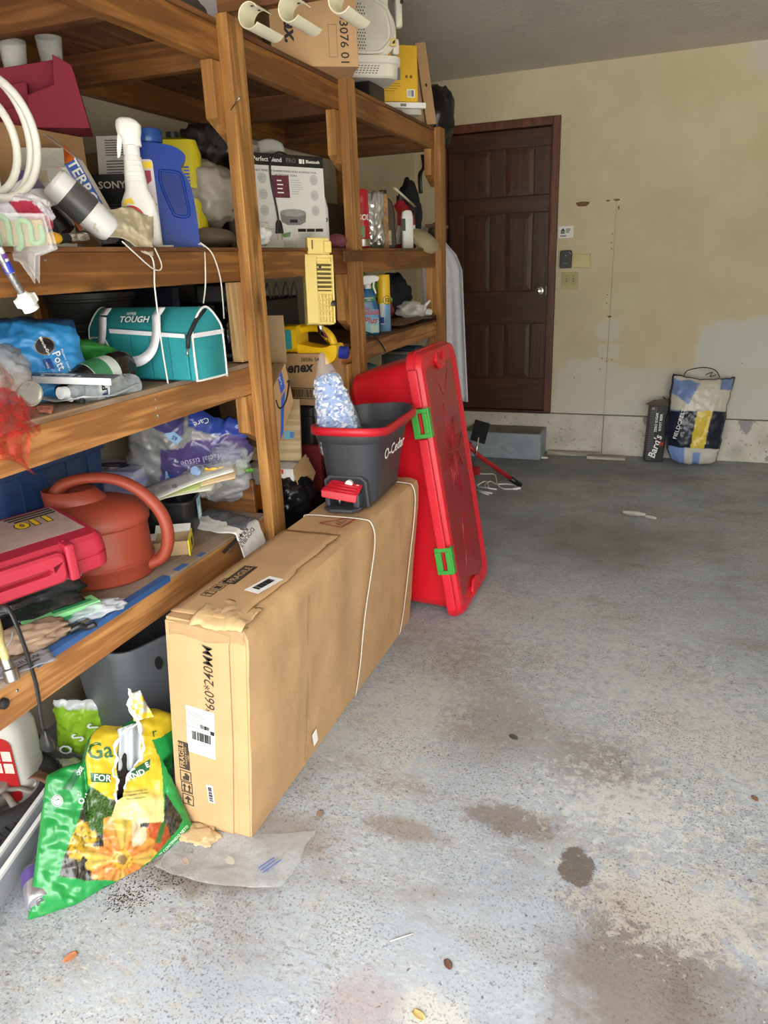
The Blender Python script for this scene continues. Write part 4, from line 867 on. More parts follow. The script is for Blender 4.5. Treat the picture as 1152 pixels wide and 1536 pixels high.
drape('torn_edge', lambda u, v: (-.20+.38*u, -.10-.02*(1-u)-.004*v+.004*fbm(u*12, v*3), .126-.006*v*(1+fbm(u*9, 7))+.006*fbm(u*14, 2)), 60, 3, mat('torn_white_film', (150, 150, 152), .3, alpha=.7, bump=.4, bs=60), tg, .0006)
tube('torn_strip', spline([(-.02, -.175, .07), (-.03, -.18, .05), (-.06, -.178, .03), (-.075, -.172, .01)], 4), .006, MATS['torn_white_film'], tg, 5, flat=.3)
tcr = mat('case_red', (164, 34, 54), .42, var=.07, vs=6)
tc_ = thing('tool_case', 'pink-red plastic tool case with yellow 110 label lying on black plastic', 'tool case', (-1.465, 1.175, ZL+.135), (2, -2, 66))
def cring(z, i, r=.03): return [(x, y, z) for x, y in rrect(.43-2*i, .30-2*i, r, 4)]
V, F = rings([cring(0, .012), cring(.008, .002), cring(.04, 0), cring(.042, .003), cring(.046, .003), cring(.048, 0), cring(.082, .004), cring(.092, .014, .022)]); autosm(mesh('case_shell', V, F, tcr, tc_, smooth=True), 32)
V, F = rings([[(x, y-.15+.0, z) for x, z in rrect(.20-2*i, .075-2*i, .016, 4, cy=.046)] for i, y in ((.0, .0), (.0, -.016), (.006, -.022), (.030, -.022), (.032, -.004))], False, False); autosm(mesh('handle', V, F, tcr, tc_, smooth=True), 35)
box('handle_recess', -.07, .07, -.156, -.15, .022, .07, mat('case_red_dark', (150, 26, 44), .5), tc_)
for s in (-1, 1): 
    box('latch', s*.115-.012, s*.115+.012, -.172, -.125, .004, .096, tcr, tc_, bevel=.006); lathe('rivet', [(.004, 0), (.003, .0015), (0, .002)], tcr, tc_, 8, loc=(s*.115, -.135, .096))
sheet(tc_, .34, .21, mat('case_label', (176, 150, 140), .5, var=.12, vs=30), (.02, .02, .0925), 'top')
text(tc_, '110', .062, mat('label_yellow', (238, 196, 20), .5, var=0), (.12, .05, .0938), 'top', 180, bold=.04); text(tc_, '110', .062, BLK, (.12, .05, .0934), 'top', 180, bold=.085)
stripes(tc_, .13, .05, BLK, (.12, .098, .0932), 'top', 180, 3, 5, 'print_lines', True, .45); sheet(tc_, .1, .07, BLK, (-.12, -.02, .0932), 'top', name='print_block'); stripes(tc_, .09, .1, MATS['grey_print'], (-.06, .055, .0932), 'top', 0, 9, 3, 'print_lines', True, .3)
# things tucked at the front of the low shelf
gbx = thing('soap_box', 'small green carton with a darker green stripe lying before the black wrapped box', 'carton', at(92, 921, Z=ZL+.02), (0, 0, 66)); gbx.location.z = ZL; gbx.location.x += .012
box('carton_body', -.1, .085, -.022, .03, 0, .036, mat('mint_green', (132, 208, 138), .35, var=.05), gbx, bevel=.003); box('base_strip', -.1, .087, -.0235, .03, 0, .006, BLUEP, gbx); sheet(gbx, .1, .014, mat('deep_mint', (42, 140, 84), .4, var=0), (.02, -.0222, .018), name='print_block'); sheet(gbx, .1, .016, MATS['deep_mint'], (.02, .0, .0362), 'top', name='print_block')
tag(clump('clear_packet', .06, film('packet_film', (205, 210, 214), .5, .1, .6, 30), None, 7, .45, (1.25, .6, .3), loc=at(133, 915, Z=ZL+.015), rot=(0, 0, 50)), 'crumpled clear plastic packet lying in front of the small green carton', 'packet')
bgb = thing('paper_bag', 'crumpled tan paper bag with a black clip on the low shelf edge', 'bag', at(40, 958, Z=ZL+.02), (0, 0, 62)); bgb.location.z = ZL
clump('bag_paper', .062, mat('tan_paper', (152, 128, 106), .7, bump=.4, bs=25), bgb, 11, .35, (1.5, .75, .42), 2.5, loc=(0, 0, .022), flat=-.02)
tube('clip', spline([(.09, -.02, .012), (.115, -.025, .02), (.13, -.02, .008), (.15, -.03, .014)], 4), [.008]*13, BLKP, bgb, 6); 
mb = thing('screw_packet', 'thin clear packet marked SCREW hanging over the low shelf edge at left', 'packet', at(30, 1000, Z=ZL+.002), (0, 0, 62))
drape('packet_film', lambda u, v: (-.07+.14*u, -.035+.07*v, .004+.004*fbm(u*5, v*5)+.001), 12, 8, film('grey_packet', (150, 152, 160), .75, .2, .5, 40), mb, .001); text(mb, 'SCREW', .022, BLK, (.01, .0, .0095), 'top', 10, bold=.01); sheet(mb, .08, .004, BLK, (.0, -.02, .009), 'top', 10, name='print_block')
hs = thing('supply_hose', 'braided yellowish hose with a steel coupling over the edge of the low shelf', 'hose', (0, 0, 0))
A_ = at(14, 1005, X=-1.262); P = [at(-30, 890, X=-1.40), at(-6, 930, X=-1.34), at(2, 968, X=-1.28), A_]
hs.location = A_; tube('hose', [p-A_ for p in spline(P, 6)], .0085, mat('braided_hose', (176, 166, 110), .4, var=.15, vs=90), hs, 10)
d_ = (P[3]-P[2]).normalized(); q_ = d_.to_track_quat('Z', 'Y').to_euler()
o = lathe('coupling', [(.010, -.03), (.012, -.022), (.012, -.004), (.0155, 0), (.0155, .022), (.0135, .026), (.010, .026), (.010, .01), (0, .01)], STEEL, hs, 20); o.rotation_euler = q_
# black flat cord hanging over the shelf
cdt = thing('power_cord', 'black flat power cord with plug hanging down over the low shelf', 'cord', (0, 0, 0))
P = [at(2, 908, X=-1.30), at(12, 912, X=-1.28), at(25, 938, X=-1.262), at(42, 985, X=-1.255), at(55, 1030, X=-1.252), at(62, 1075, X=-1.25), at(66, 1095, X=-1.25)]
cdt.location = P[2]; tube('cord', [p-P[2] for p in spline(P, 6)], .0052, BLKP, cdt, 8, flat=.55)
d_ = (P[-1]-P[-2]).normalized(); o = mesh('plug', *rings([[(x, y, z) for x, y in rrect(w_, w_*.62, w_*.2, 2)] for z, w_ in ((0, .014), (.015, .018), (.03, .032), (.05, .034))]), BLKP, cdt, smooth=True); o.location = P[-1]-P[2]; o.rotation_euler = d_.to_track_quat('Z', 'Y').to_euler()
tag(lathe('round_bumper', [(.013, 0), (.012, .008), (.006, .012), (0, .012)], BLKP, None, 12, loc=(XB, at(4, 1055, X=XB).y, at(4, 1055, X=XB).z), rot=(0, 90, 0)), 'small black rubber bumper screwed to the low beam at the left edge', 'hardware')
# white paper behind the case, blue bin behind
tag(drape('paper_sheet', lambda u, v: (-1.72+.16*u, 1.10+.22*v, ZL+.20+.02*u+.006*sin(4*v)), 6, 6, PAPER, None, .001), 'loose white paper sheet lying behind the red tool case', 'paper')
tag(box('carton', -1.80, -1.56, 1.08, 1.36, ZL, ZL+.195, mat('pale_carton', (196, 190, 176), .7), bevel=.003), 'pale carton under the white paper sheet behind the tool case', 'carton')
bt_ = thing('storage_tote', 'dark blue translucent tote at the back of the low shelf behind the watering can', 'tote', (-1.725, 1.56, ZL), (0, 0, 90))
V, F = rings([brr(.38, .17, .03, 0), brr(.42, .19, .03, .30), brr(.44, .21, .03, .305), brr(.44, .21, .03, .325), brr(.41, .18, .03, .325), brr(.38, .15, .03, .01)], True, True); autosm(mesh('tote_body', V, F, mat('tote_blue', (40, 66, 110), .35, alpha=.93), bt_, smooth=True), 35)
for k in range(4): box('wall_rib', -.13+.085*k, -.125+.085*k, -.099, -.092, .02, .3, MATS['tote_blue'], bt_)
# tissue cartons, the film-wrapped pack of tissues
TP = mat('tissue_print', (200, 200, 210), .45, vcol=True)
def tcol(x, z): 
    t = .5+.5*sin(z*140+3*fbm(x*9, z*9)); return (.55-.25*t, .55-.25*t, .68-.14*t)
for k, (x, y, z, rz) in enumerate(((-1.735, 1.90, ZL+.001, 8), (-1.73, 1.90, ZL+.102, 10))):
    t = thing('tissue_carton', ['lower of two lilac tissue cartons stacked on the low shelf behind the watering can', 'upper lilac tissue carton, navy oval on its lid, behind the watering can'][k], 'carton', (x, y, z), (0, 0, rz), 'lilac tissue cartons')
    N = 20; V = []; Fc = []; Cc = []
    for (ox, oy, ux, uy, wz) in ((-.12, -.075, 1, 0, 0), (.12, -.075, 0, 1, 0)):
        L_ = .24 if ux else .15; n0 = len(V)
        for j in range(N+1):
            for i in range(N+1): V.append((ox+ux*L_*i/N, oy+uy*L_*i/N, .1*j/N)); Cc.append(tcol(ox+ux*i/N, .1*j/N))
        Fc += [(n0+j*(N+1)+i, n0+j*(N+1)+i+1, n0+(j+1)*(N+1)+i+1, n0+(j+1)*(N+1)+i) for j in range(N) for i in range(N)]
    n0 = len(V)
    for j in range(N+1):
        for i in range(N+1): V.append((-.12+.24*i/N, -.075+.15*j/N, .1)); Cc.append(tcol(i/N, .15*j/N*.6))
    Fc += [(n0+j*(N+1)+i, n0+j*(N+1)+i+1, n0+(j+1)*(N+1)+i+1, n0+(j+1)*(N+1)+i) for j in range(N) for i in range(N)]
    n0 = len(V); V += [(-.12, -.075, 0), (.12, -.075, 0), (.12, .075, 0), (-.12, .075, 0), (-.12, .075, .1), (.12, .075, .1), (-.12, -.075, .1)]; Cc += [(.5, .5, .6)]*7; Fc += [(n0, n0+3, n0+2, n0+1), (n0+1, n0+2, n0+5), (n0+2, n0+3, n0+4, n0+5), (n0, n0+6, n0+4, n0+3)]
    mesh('carton_body', V, Fc, TP, t, cols=Cc)
    if k:
        mesh('oval_opening', [(.062*cos(a)+.0, .045*sin(a), .1008) for a in [2*pi*i/28 for i in range(28)]], [tuple(range(28))], mat('navy_print', (36, 40, 84), .5, var=0), t)
        mesh('oval_flash', [(.05*cos(a), .045*sin(a)*1., .1012) for a in [pi*1.15+pi*.7*i/14 for i in range(15)]], [tuple(range(15))], WHI, t); text(t, 'tissues', .018, WHI, (0, .008, .1012), 'top', 8); mesh('round_mark', [(.012*cos(a), -.036+.008*sin(a), .1016) for a in [2*pi*i/14 for i in range(14)]], [tuple(range(14))], BLUEP, t)
def tpack(u, v, s):
    x, z = u*.5+.5, v*.5+.5; wv = .06*fbm(x*3, z*3, 2)
    if v+wv*2 > .70 and u > .05: return (.03, .06, .30)
    d = z+wv-(.40+.36*x)
    if abs(d) < .15 and x > .3: return (.085, .065, .20)
    if x < .5 and z > .82: return (.08, .07, .22)
    if .30 < x < .5 and z < .47: return (.1, .075, .24)
    g = .30+.10*fbm(x*5, z*5); return (g, g, g*1.03)
fp = thing('tissue_multipack', 'torn clear film multipack of purple facial tissue boxes bulging under the middle shelf', 'multipack', (-1.51, 2.03, ZL+.215), (12, 8, 24))
fpo = pillow('pack_film', .42, .34, .16, mat('pack_print_film', (200, 200, 200), .15, vcol=True, var=.1, bump=.35, bs=16), fp, 60, 60, 3, .016, 4, edge=2.2, colfn=tpack, wob=.03)
bpy.context.view_layer.update(); FV = bvh_of(fpo); FI = fp.matrix_world.inverted(); fh = hitfn(FV, FI, .0025)
def ptext(s, px, py, size, m, ang, sx=1, bold=0):
    ca, sa = cos(radians(ang)), sin(radians(ang)); text(fp, s, size, m, fn=lambda a, b: fh(px+a*ca-b*sa, py-(a*sa+b*ca)), sx=sx, bold=bold)
LBL = mat('pale_blue_print', (150, 190, 226), .4, var=0); LILA = mat('lilac_print', (190, 180, 220), .4, var=0)
ptext('facial tissue', 300, 690, 13, LILA, 192); ptext('soft & strong', 300, 700, 7, LILA, 192)
ptext('Care', 302, 633, 12, WHI, 200)
def pq(P, m, name='print_block'):
    mesh(name, [fh(*p) for p in P], [tuple(range(len(P)))], m, fp)
pq([(248, 707), (268, 707), (268, 736), (256, 740), (248, 735)], LBL); pq([(247, 650), (262, 648), (274, 658), (266, 667), (253, 660)], LBL)
fh = hitfn(FV, FI, .0045); ptext('65', 258, 714, 9, BLUEP, 180, bold=.03); ptext('BOXES', 258, 722, 4, BLUEP, 180); ptext('12', 258, 731, 7, BLUEP, 180, bold=.02); ptext('65', 262, 657, 8, BLUEP, 150, bold=.03)
# loose empty packaging at the post
for k, (px, py, Xd, r, c_, lab) in enumerate(((338, 690, -1.36, .062, (196, 204, 200), 'crumpled clear clamshell shell against the first post'), (305, 722, -1.40, .05, (208, 210, 208), 'crumpled clear plastic bottle with blue cap under the tissue multipack'))):
    p = at(px, py, X=Xd); t = thing('plastic_packaging', lab, 'packaging', p); clump('shell', r, film('shell_film_%d' % k, c_, .26, .05, .8, 26), t, 20+k, .4, (1.2, .8, .9), 2.6)
    if k: lathe('bottle_cap', [(.014, 0), (.014, .018), (0, .019)], mat('cap_pale_blue', (150, 180, 220), .4), t, 14, loc=(.01, -.04, .045), rot=(60, 0, 0))
yb = thing('candy_bag', 'small yellow packet printed JELLY tucked beside the clear packaging', 'packet', at(328, 711, X=-1.355), (20, 0, 30)); pillow('packet_film', .085, .05, .015, mat('yellow_film', (236, 190, 30), .3), yb, 12, 10, 2, .005, 6); text(yb, 'JELLY', .02, BLK, (0, -.012, 0), spin=-15, bold=.03)
tag(clump('green_wrapper', .035, mat('green_film', (92, 150, 50), .25), None, 5, .4, (1.6, .7, .5), loc=at(352, 702, X=-1.37)), 'scrap of green wrapper below the clear packaging at the first post', 'wrapper')
# folders and papers on the black tray
bk = thing('black_tray', 'black plastic tray with rounded bays and a blue sticker holding papers on the low shelf', 'tray', (-1.46, 1.875, ZL+.012), (0, 0, 22))
for k in range(2):
    V, F = rings([[(x-.09+.10*k, y, z) for x, y in rrect(w_, d_, .03, 5)] for w_, d_, z in ((.086, .13, 0), (.094, .14, .10), (.106, .152, .103), (.106, .152, .11), (.092, .138, .11), (.084, .128, .006))], True, True); autosm(mesh('tray_bay', V, F, BLKP, bk, smooth=True), 35)
box('tray_wing', -.24, -.14, -.07, .07, .09, .108, BLKP, bk, bevel=.006)
sheet(bk, .07, .05, mat('sticker_sky', (140, 186, 214), .4, var=.2, vs=60), (.0615, .02, .065), 'right', 90); sheet(bk, .04, .02, WHI, (.062, .02, .05), 'right', 90)
fd = thing('paper_folder', 'cream printed folder stuffed with papers lying on the black tray', 'folder', (-1.47, 1.87, ZL+.135), (0, -4, 24))
for k, (dx, dy, tz, rot_, c_, nm) in enumerate(((0, 0, 0, -3, (206, 204, 186), 'printed_folder'), (.06, .02, .012, 6, (218, 190, 150), 'tan_folder'), (.05, .03, .022, 12, (224, 222, 214), 'loose_paper'), (-.04, .0, -.008, 2, (182, 196, 120), 'green_folder'))):
    o = drape(nm, lambda u, v: (-.15+.30*u, -.09+.18*v, .012*sin(2.5*u)+.004*v), 8, 4, mat('folder_%d' % k, c_, .7, var=.03), fd, .004, loc=(dx, dy, tz), rot=(0, -6-2*k, rot_))
for k in range(6): stripes(fd, .03, .05, MATS['grey_print'], (-.10+.04*k, -.02, .016+.012*sin(2.5*(.17+.13*k))), 'top', 20, 7, k, 'print_lines', True, .3)
tag(drape('grey_cloth', lambda u, v: (-1.47+.22*u, 2.0-.06*u+.10*v-.02, ZL+.008+.03*max(0, sin(pi*v))*(.6+.4*fbm(u*4, 2))+.006*fbm(u*7, v*7)), 24, 12, mat('charcoal_cloth', (78, 78, 80), .9, bump=.3), None, .003, rot=(0, 0, 0)), 'rolled dark grey cloth along the back of the white mailing bag', 'cloth')
def mailer(u, v):
    x = -1.50+.33*u; y = 1.90-.16*u*0+.15*v-.02*u; z = ZL+.006+.006*fbm(u*4, v*4)+.012*sin(pi*v)*(1-u)
    if x > XB+.008: dz = (x-XB-.008); z -= dz*1.15+.01*v; x = XB+.008+dz*.45
    return (x, y+.02*fbm(u*3, 4), z)
ml = thing('mailing_bag', 'white mailing bag printed DOUBLE KRAFT SEAL hanging over the low shelf by the post', 'mailing bag', (0, 0, 0)); mo = drape('bag_film', mailer, 40, 20, mat('mailer_white', (214, 212, 206), .45, bump=.25, bs=25), ml, .0015)
bpy.context.view_layer.update(); mh = hitfn(bvh_of(mo), Matrix.Identity(4), .002)
def mtext(s, px, py, size, ang, bold=0, sx=1):
    ca, sa = cos(radians(ang)), sin(radians(ang)); text(ml, s, size, BLK, fn=lambda a, b: mh(px+a*ca-b*sa, py-(a*sa+b*ca)), bold=bold, sx=sx)
mtext('DOUBLE', 370, 806, 9, 235, .01); mtext('KRAFT SEAL', 357, 812, 9, 235, .01)
mesh('print_bar', [mh(*p) for p in ((333, 828), (337, 831), (363, 803), (360, 800))], [(0, 1, 2, 3)], BLK, ml)
# small open carton with a yellow side
yc = thing('small_carton', 'small open carton with a bright yellow end, on the low shelf behind the can handle', 'carton', (-1.41, 1.70, ZL+.001), (0, 0, 30))
for a in ((-.10, .09, -.045, -.043, 0, .045), (-.10, .09, .043, .045, 0, .045), (-.10, -.098, -.045, .045, 0, .045), (-.10, .09, -.045, .045, 0, .002)): box('carton_wall', *a, CARD_IN, yc)
box('yellow_end', .088, .092, -.055, .055, 0, .05, mat('carton_yellow', (226, 206, 40), .5, var=.04), yc); stripes(yc, .03, .025, BLK, (.0923, .015, .022), 'right', 0, 10, 4)
mesh('open_flap', [(-.02, .045, .045), (.088, .045, .045), (.088, .075, .06), (-.02, .078, .06)], [(0, 1, 2, 3)], PAPER, yc, solid=.001); box('black_insert', -.09, .08, -.04, .0, .003, .03, BLKP, yc, bevel=.004); mesh('white_flap', [(-.1, -.02, .046), (-.01, -.02, .046), (-.01, .03, .05), (-.1, .03, .05)], [(0, 1, 2, 3)], PAPER, yc, solid=.001)
# ================================================================= middle shelf, left bay (z = 1.205)
ZM = 1.205
def mid(px, py): return at(px, py, Z=ZM)
pt = mat('pot_black', (24, 26, 28), .55, var=.1)
for k, (x, y, r) in enumerate(((-1.69, 1.875, .13), (-1.688, 1.878, .134))):
    t = thing('nursery_pot', ['lower black plastic nursery pot nested behind the teal tool bag', 'upper black plastic nursery pot nested on top behind the teal tool bag'][k], 'pot', (x, y, ZM+.085*k), (0, 0, 0), 'nested black pots')
    autosm(lathe('pot_body', [(r*.72, 0), (r*.94, .125), (r*1.0, .128), (r*1.0, .135), (r*1.03, .137), (r*1.04, .152), (r*1.0, .153), (r*.97, .14), (r*.7, .006)], pt, t, 36), 30)
TEAL = mat('teal_canvas', (30, 132, 138), .75, var=.08, vs=7, bump=.15, bs=120); WEB = mat('white_webbing', (214, 214, 220), .7, var=.06, vs=50)
p = mid(166, 562)
tb = thing('tool_bag', 'teal canvas tool bag with white webbing handles and piping on the middle shelf', 'bag', (-1.368, 1.757, ZM+.002), (0, 0, -5))
TW_, TDp, TH = .375, .135, .19
def bagsec(x, s=1):   # cross-section in y,z: boxy bottom, gabled top
    P = [(-.5, .02), (-.5, .62), (-.40, .80), (-.12, .985), (.12, .985), (.40, .80), (.5, .62), (.5, .02), (.44, 0), (-.44, 0)]
    return [(x, a*TDp*s, .004+b*TH*(.94+.06*s)) for a, b in sp2(P+[P[0]], 3)[:-1]]
xs = [-.5, -.49, -.46, -.3, -.1, .1, .3, .46, .49, .5]
V, F = rings([bagsec(x*TW_, [.94, .985, 1, 1, 1.01, 1.01, 1, 1, .985, .94][i]) for i, x in enumerate(xs)]); autosm(mesh('bag_body', V, F, TEAL, tb, smooth=True), 60)
for x in (-.5, .5):
    pp = bagsec(x*TW_, .955); tube('piping', pp+[pp[0]], .0032, WHP, tb, 6)
zp = mat('zip_black', (22, 24, 28), .7); tube('zip', [(-.5*TW_, .0, TH+.003)]+[(TW_*x, .002, TH*.99+.004) for x in (-.3, 0, .3)]+[(.5*TW_, -.0, TH*.99), (.508*TW_, -.045, TH*.86), (.512*TW_, -.085, TH*.66), (.51*TW_, -.092, TH*.5)], .006, zp, tb, 6, flat=.5)
tube('zip_pull', [(.512*TW_, -.095, TH*.5), (.515*TW_, -.1, TH*.4)], .003, STEEL, tb, 6)
yf = -TDp/2-.004
for (x0, x1) in ((-.47, -.27),): prism('side_pocket', [(x0*TW_, .02), (x1*TW_, .02), (x1*TW_, .09), (x1*TW_-.012, .115), (x0*TW_+.012, .115), (x0*TW_, .1)], yf-.008, yf+.002, TEAL, tb, bevel=.004)
tube('piping', [(-.47*TW_, yf-.008, .03), (-.47*TW_, yf-.008, .1), (-.44*TW_, yf-.008, .118), (-.31*TW_, yf-.008, .118), (-.27*TW_, yf-.008, .09)], .0025, WHP, tb, 5)
prism('front_pocket', [(-.25*TW_, .008), (.46*TW_, .008), (.46*TW_, .125), (-.25*TW_, .135)], yf-.006, yf+.002, TEAL, tb, bevel=.003)
prism('pocket_binding', [(-.25*TW_, .131), (.46*TW_, .119), (.46*TW_, .130), (-.25*TW_, .143)], yf-.0075, yf-.004, WEB, tb, bevel=.001)
prism('end_binding', [(-.46*TDp, .118), (.46*TDp, .118), (.46*TDp, .130), (-.46*TDp, .130)], TW_*.5+.0005, TW_*.5+.004, WEB, tb, axis='x')
for x in (-.05, .13, .31): box('pocket_seam', x*TW_-.001, x*TW_+.001, yf-.0068, yf-.005, .012, .122, mat('teal_dark', (20, 92, 98), .8), tb)
def strap_(P, wd, name='handle'):
    Q = spline(P, 6); V = []
    for i, q in enumerate(Q):
        t = (Q[min(i+1, len(Q)-1)]-Q[max(i-1, 0)]).normalized(); n_ = t.cross(Vector((0, -1, .15))).normalized(); V += [q-n_*wd/2, q+n_*wd/2]
    return mesh(name, V, [(2*i, 2*i+1, 2*i+3, 2*i+2) for i in range(len(Q)-1)], WEB, tb, smooth=True, solid=.002)
strap_([(-.30*TW_, yf-.004, .175), (-.31*TW_, yf-.012, .13), (-.28*TW_, yf-.03, .095), (-.12*TW_, yf-.045, .065), (.08*TW_, yf-.045, .06), (.19*TW_, yf-.03, .085), (.215*TW_, yf-.012, .13), (.22*TW_, yf-.004, .18)], .028)
for x in (-.30, .22): strap_([(x*TW_, yf-.001, .18), (x*TW_, yf+.02, .197)], .028, 'handle_end')
text(tb, 'TOUGH', .026, WHI, (-.02*TW_, yf+.008, .168), 'front', 0, bold=.02, sx=1.15, M=Matrix.Translation((-.03*TW_, yf+.010, .166)) @ Matrix.Rotation(radians(55), 4, 'X')); text(tb, 'HYPER', .012, WHI, M=Matrix.Translation((-.07*TW_, yf+.018, .181)) @ Matrix.Rotation(radians(55), 4, 'X'), bold=.01)
# dark navy fabric hanging at the back by the cleat
tag(box('navy_binder', -1.80, -1.50, 2.04, 2.075, ZM, ZM+.24, mat('navy_cloth', (24, 28, 48), .8), bevel=.004), 'dark navy binder standing behind the teal bag at the post', 'binder')
# blue potting mix bag
BBG = mat('blue_bag_print', (200, 200, 200), .3, vcol=True, var=.06, bump=.1, bs=25)
pb = thing('potting_mix_bag', 'bright blue half-full potting mix bag with a round black emblem on the middle shelf', 'bag', (-1.50, 1.405, ZM+.085), (-18, 4, 30))
bcol = lambda u, v, s: (.035, .27, .62) if v < .78 else (.02, .06, .15)
pbo = pillow('bag_film', .30, .23, .15, BBG, pb, 44, 44, 6, .014, 5, edge=2.4, colfn=bcol, shape=lambda p, u, v, s: Vector((p.x*(1-.22*max(0, v)), p.y, p.z)))
bpy.context.view_layer.update(); PI_ = pb.matrix_world.inverted(); ph = hitfn(bvh_of(pbo), PI_, .006)
def pbt(s, px, py, size, m, ang, bold=0, sx=1):
    ca, sa = cos(radians(ang)), sin(radians(ang)); text(pb, s, size, m, fn=lambda a, b: ph(px+a*ca-b*sa, py-(a*sa+b*ca)), bold=bold, sx=sx)
disc_print('emblem_rim', ph, 67, 519, 15.2, 13.5, mat('gold_print', (150, 130, 80), .5, var=0), pb)
ph = hitfn(bvh_of(pbo), PI_, .0075); disc_print('emblem', ph, 67, 519, 14, 12.3, BLK, pb)
ph = hitfn(bvh_of(pbo), PI_, .009); pbt('Miracle-Gro', 67, 519, 6.2, WHI, -62, .02)
pbt('Pott', 88, 541, 17, WHI, -68, .01); pbt('Moisture Control', 99, 540, 5, WHI, -68)
mesh('print_block', [ph(*q) for q in ((63, 540), (75, 537), (82, 553), (69, 553))], [(0, 1, 2, 3)], mat('royal_print', (24, 60, 140), .4, var=0), pb); ph = hitfn(bvh_of(pbo), PI_, .0105); pbt('Twice', 71, 546, 6, WHI, -70)
gbm = thing('fertilizer_bag', 'green and white bag lying behind the blue bag on the middle shelf', 'bag', (-1.555, 1.60, ZM+.07), (62, 10, 35)); pillow('bag_film', .26, .24, .08, MATS['blue_bag_print'], gbm, 30, 30, 8, .01, 5, colfn=lambda u, v, s: (.05, .32, .06) if u > -.1 else ((.5, .4, .06) if u > -.4 else (.35, .34, .32)))
gcb = tag(clump('plastic_bag', .062, film('smoky_film', (168, 162, 152), .42, .18, .5, 25), None, 9, .35, (.9, 1.1, .95), loc=at(-2, 560, X=-1.36)), 'smoky clear plastic bag at the left end of the middle shelf', 'bag')
# grey metal plate with holes
mp_ = thing('metal_plate', 'grey perforated metal mending plate lying across the bottle on the middle shelf', 'metal plate', at(97, 565, X=-1.345), (0, 4, 22))
PL = mat('plate_grey', (128, 132, 136), .45, .5, var=.08); box('plate', -.15, .12, -.03, .035, 0, .004, PL, mp_, bevel=.001); box('plate_lip', -.15, .12, -.033, -.03, -.012, .004, mat('plate_edge', (190, 192, 194), .4, .5), mp_)
for k, (x, y) in enumerate([(x, -.015) for x in (-.1, -.07, -.045, -.02, .02)]+[(-.09, .02), (-.01, .022), (.06, .02), (.04, -.012)]): lathe('plate_hole', [(.004, 0), (.004, .0006), (0, .0006)], BLK if k % 2 else WHI, mp_, 10, loc=(x, y, .004))
box('slot', -.06, .02, .008, .011, .004, .0046, WHI, mp_); box('slot', .02, .023, -.012, .011, .004, .0046, WHI, mp_)
# bottles
sb_ = thing('soda_bottle', 'plastic soda bottle with dark cola and a green white label lying on the middle shelf', 'bottle', at(130, 556, X=-1.37), (0, 0, 0))
def bottle_along(o, A, B, prof, m, name='bottle_body', n=24):
    d = (B-A); e = lathe(name, prof, m, o, n); e.location = A-o.location; e.rotation_euler = d.to_track_quat('Z', 'Y').to_euler(); return e
A_, B_ = at(190, 546, X=-1.35), at(112, 578, X=-1.36); L_ = (B_-A_).length
bottle_along(sb_, A_, B_, [(.0, .012), (.022, .004), (.036, .004), (.042, .02), (.044, .05), (.040, .07)], mat('cola_dark', (34, 28, 26), .12, bump=.3, bs=20))
bottle_along(sb_, A_, B_, [(.0415, .066), (.044, .09), (.044, .155)], mat('label_pale', (196, 204, 198), .35), 'label'); bottle_along(sb_, A_, B_, [(.0445, .10), (.0447, .152)], mat('label_green', (60, 128, 84), .35), 'label_band'); bottle_along(sb_, A_, B_, [(.044, .155), (.03, .2), (.014, .225), (.014, .24), (0, .24)], mat('cola_dark', (34, 28, 26)), 'bottle_neck')
wb_ = thing('water_bottle', 'clear ribbed water bottle lying on the front of the middle shelf', 'bottle', at(140, 592, X=-1.30), (0, 0, 0))
A_, B_ = at(203, 577, X=-1.30), at(72, 592, X=-1.325)
PET = mat('clear_pet', (206, 214, 220), .06, alpha=.42, var=.2, vs=60, bump=.6, bs=70)
bottle_along(wb_, A_, B_, [(.0, .01), (.018, .002), (.027, .004), (.0315, .02)]+[(.0305+.0016*(k % 2), .03+.011*k) for k in range(10)]+[(.032, .15), (.031, .175), (.02, .205), (.0125, .218), (.0125, .228)], PET)
bottle_along(wb_, A_, B_, [(.0145, .222), (.0145, .24), (0, .24)], mat('cap_clear_white', (210, 214, 216), .4), 'bottle_cap', 18)
bottle_along(wb_, A_, B_, [(.0326, .118), (.0326, .150)], mat('label_white_film', (226, 230, 232), .35), 'label'); 
xw = (A_+B_)/2-wb_.location; tx = text(wb_, 'LIDL', .028, BLK, bold=.02, M=Matrix.Translation(at(118, 578, X=-1.268)-wb_.location) @ FACE['front'] @ Matrix.Rotation(radians(-80), 4, 'Z')) if False else None
dV = (B_-A_).normalized(); side_ = dV.cross(Vector((0, 0, 1))).normalized(); 
if side_.dot(Vector((.8, -.6, 0))) < 0: side_ = -side_
upv = Vector((0, 0, 1)); Mx = Matrix((( upv.x, dV.x, side_.x, 0), (upv.y, dV.y, side_.y, 0), (upv.z, dV.z, side_.z, 0), (0, 0, 0, 1)))
pcen = A_+dV*.134+side_*.0332-wb_.location; text(wb_, 'LPT', .024, BLK, M=Matrix.Translation(pcen+upv*.006) @ Mx @ Matrix.Rotation(0, 4, 'Z'), bold=.03); text(wb_, '60', .018, BLUEP, M=Matrix.Translation(pcen-upv*.013+side_*.001) @ Mx)
ca_ = thing('tin_can', 'open tin can end showing under the red mesh on the middle shelf', 'can', at(44, 590, X=-1.315)); A_ = at(46, 591, X=-1.30); B_ = at(5, 575, X=-1.42)
bottle_along(ca_, A_, B_, [(.0, .006), (.024, .006), (.025, 0), (.028, 0), (.0285, .006), (.028, .09), (0, .09)], mat('tin', (176, 172, 164), .3, .8, var=.1), 'can_body')
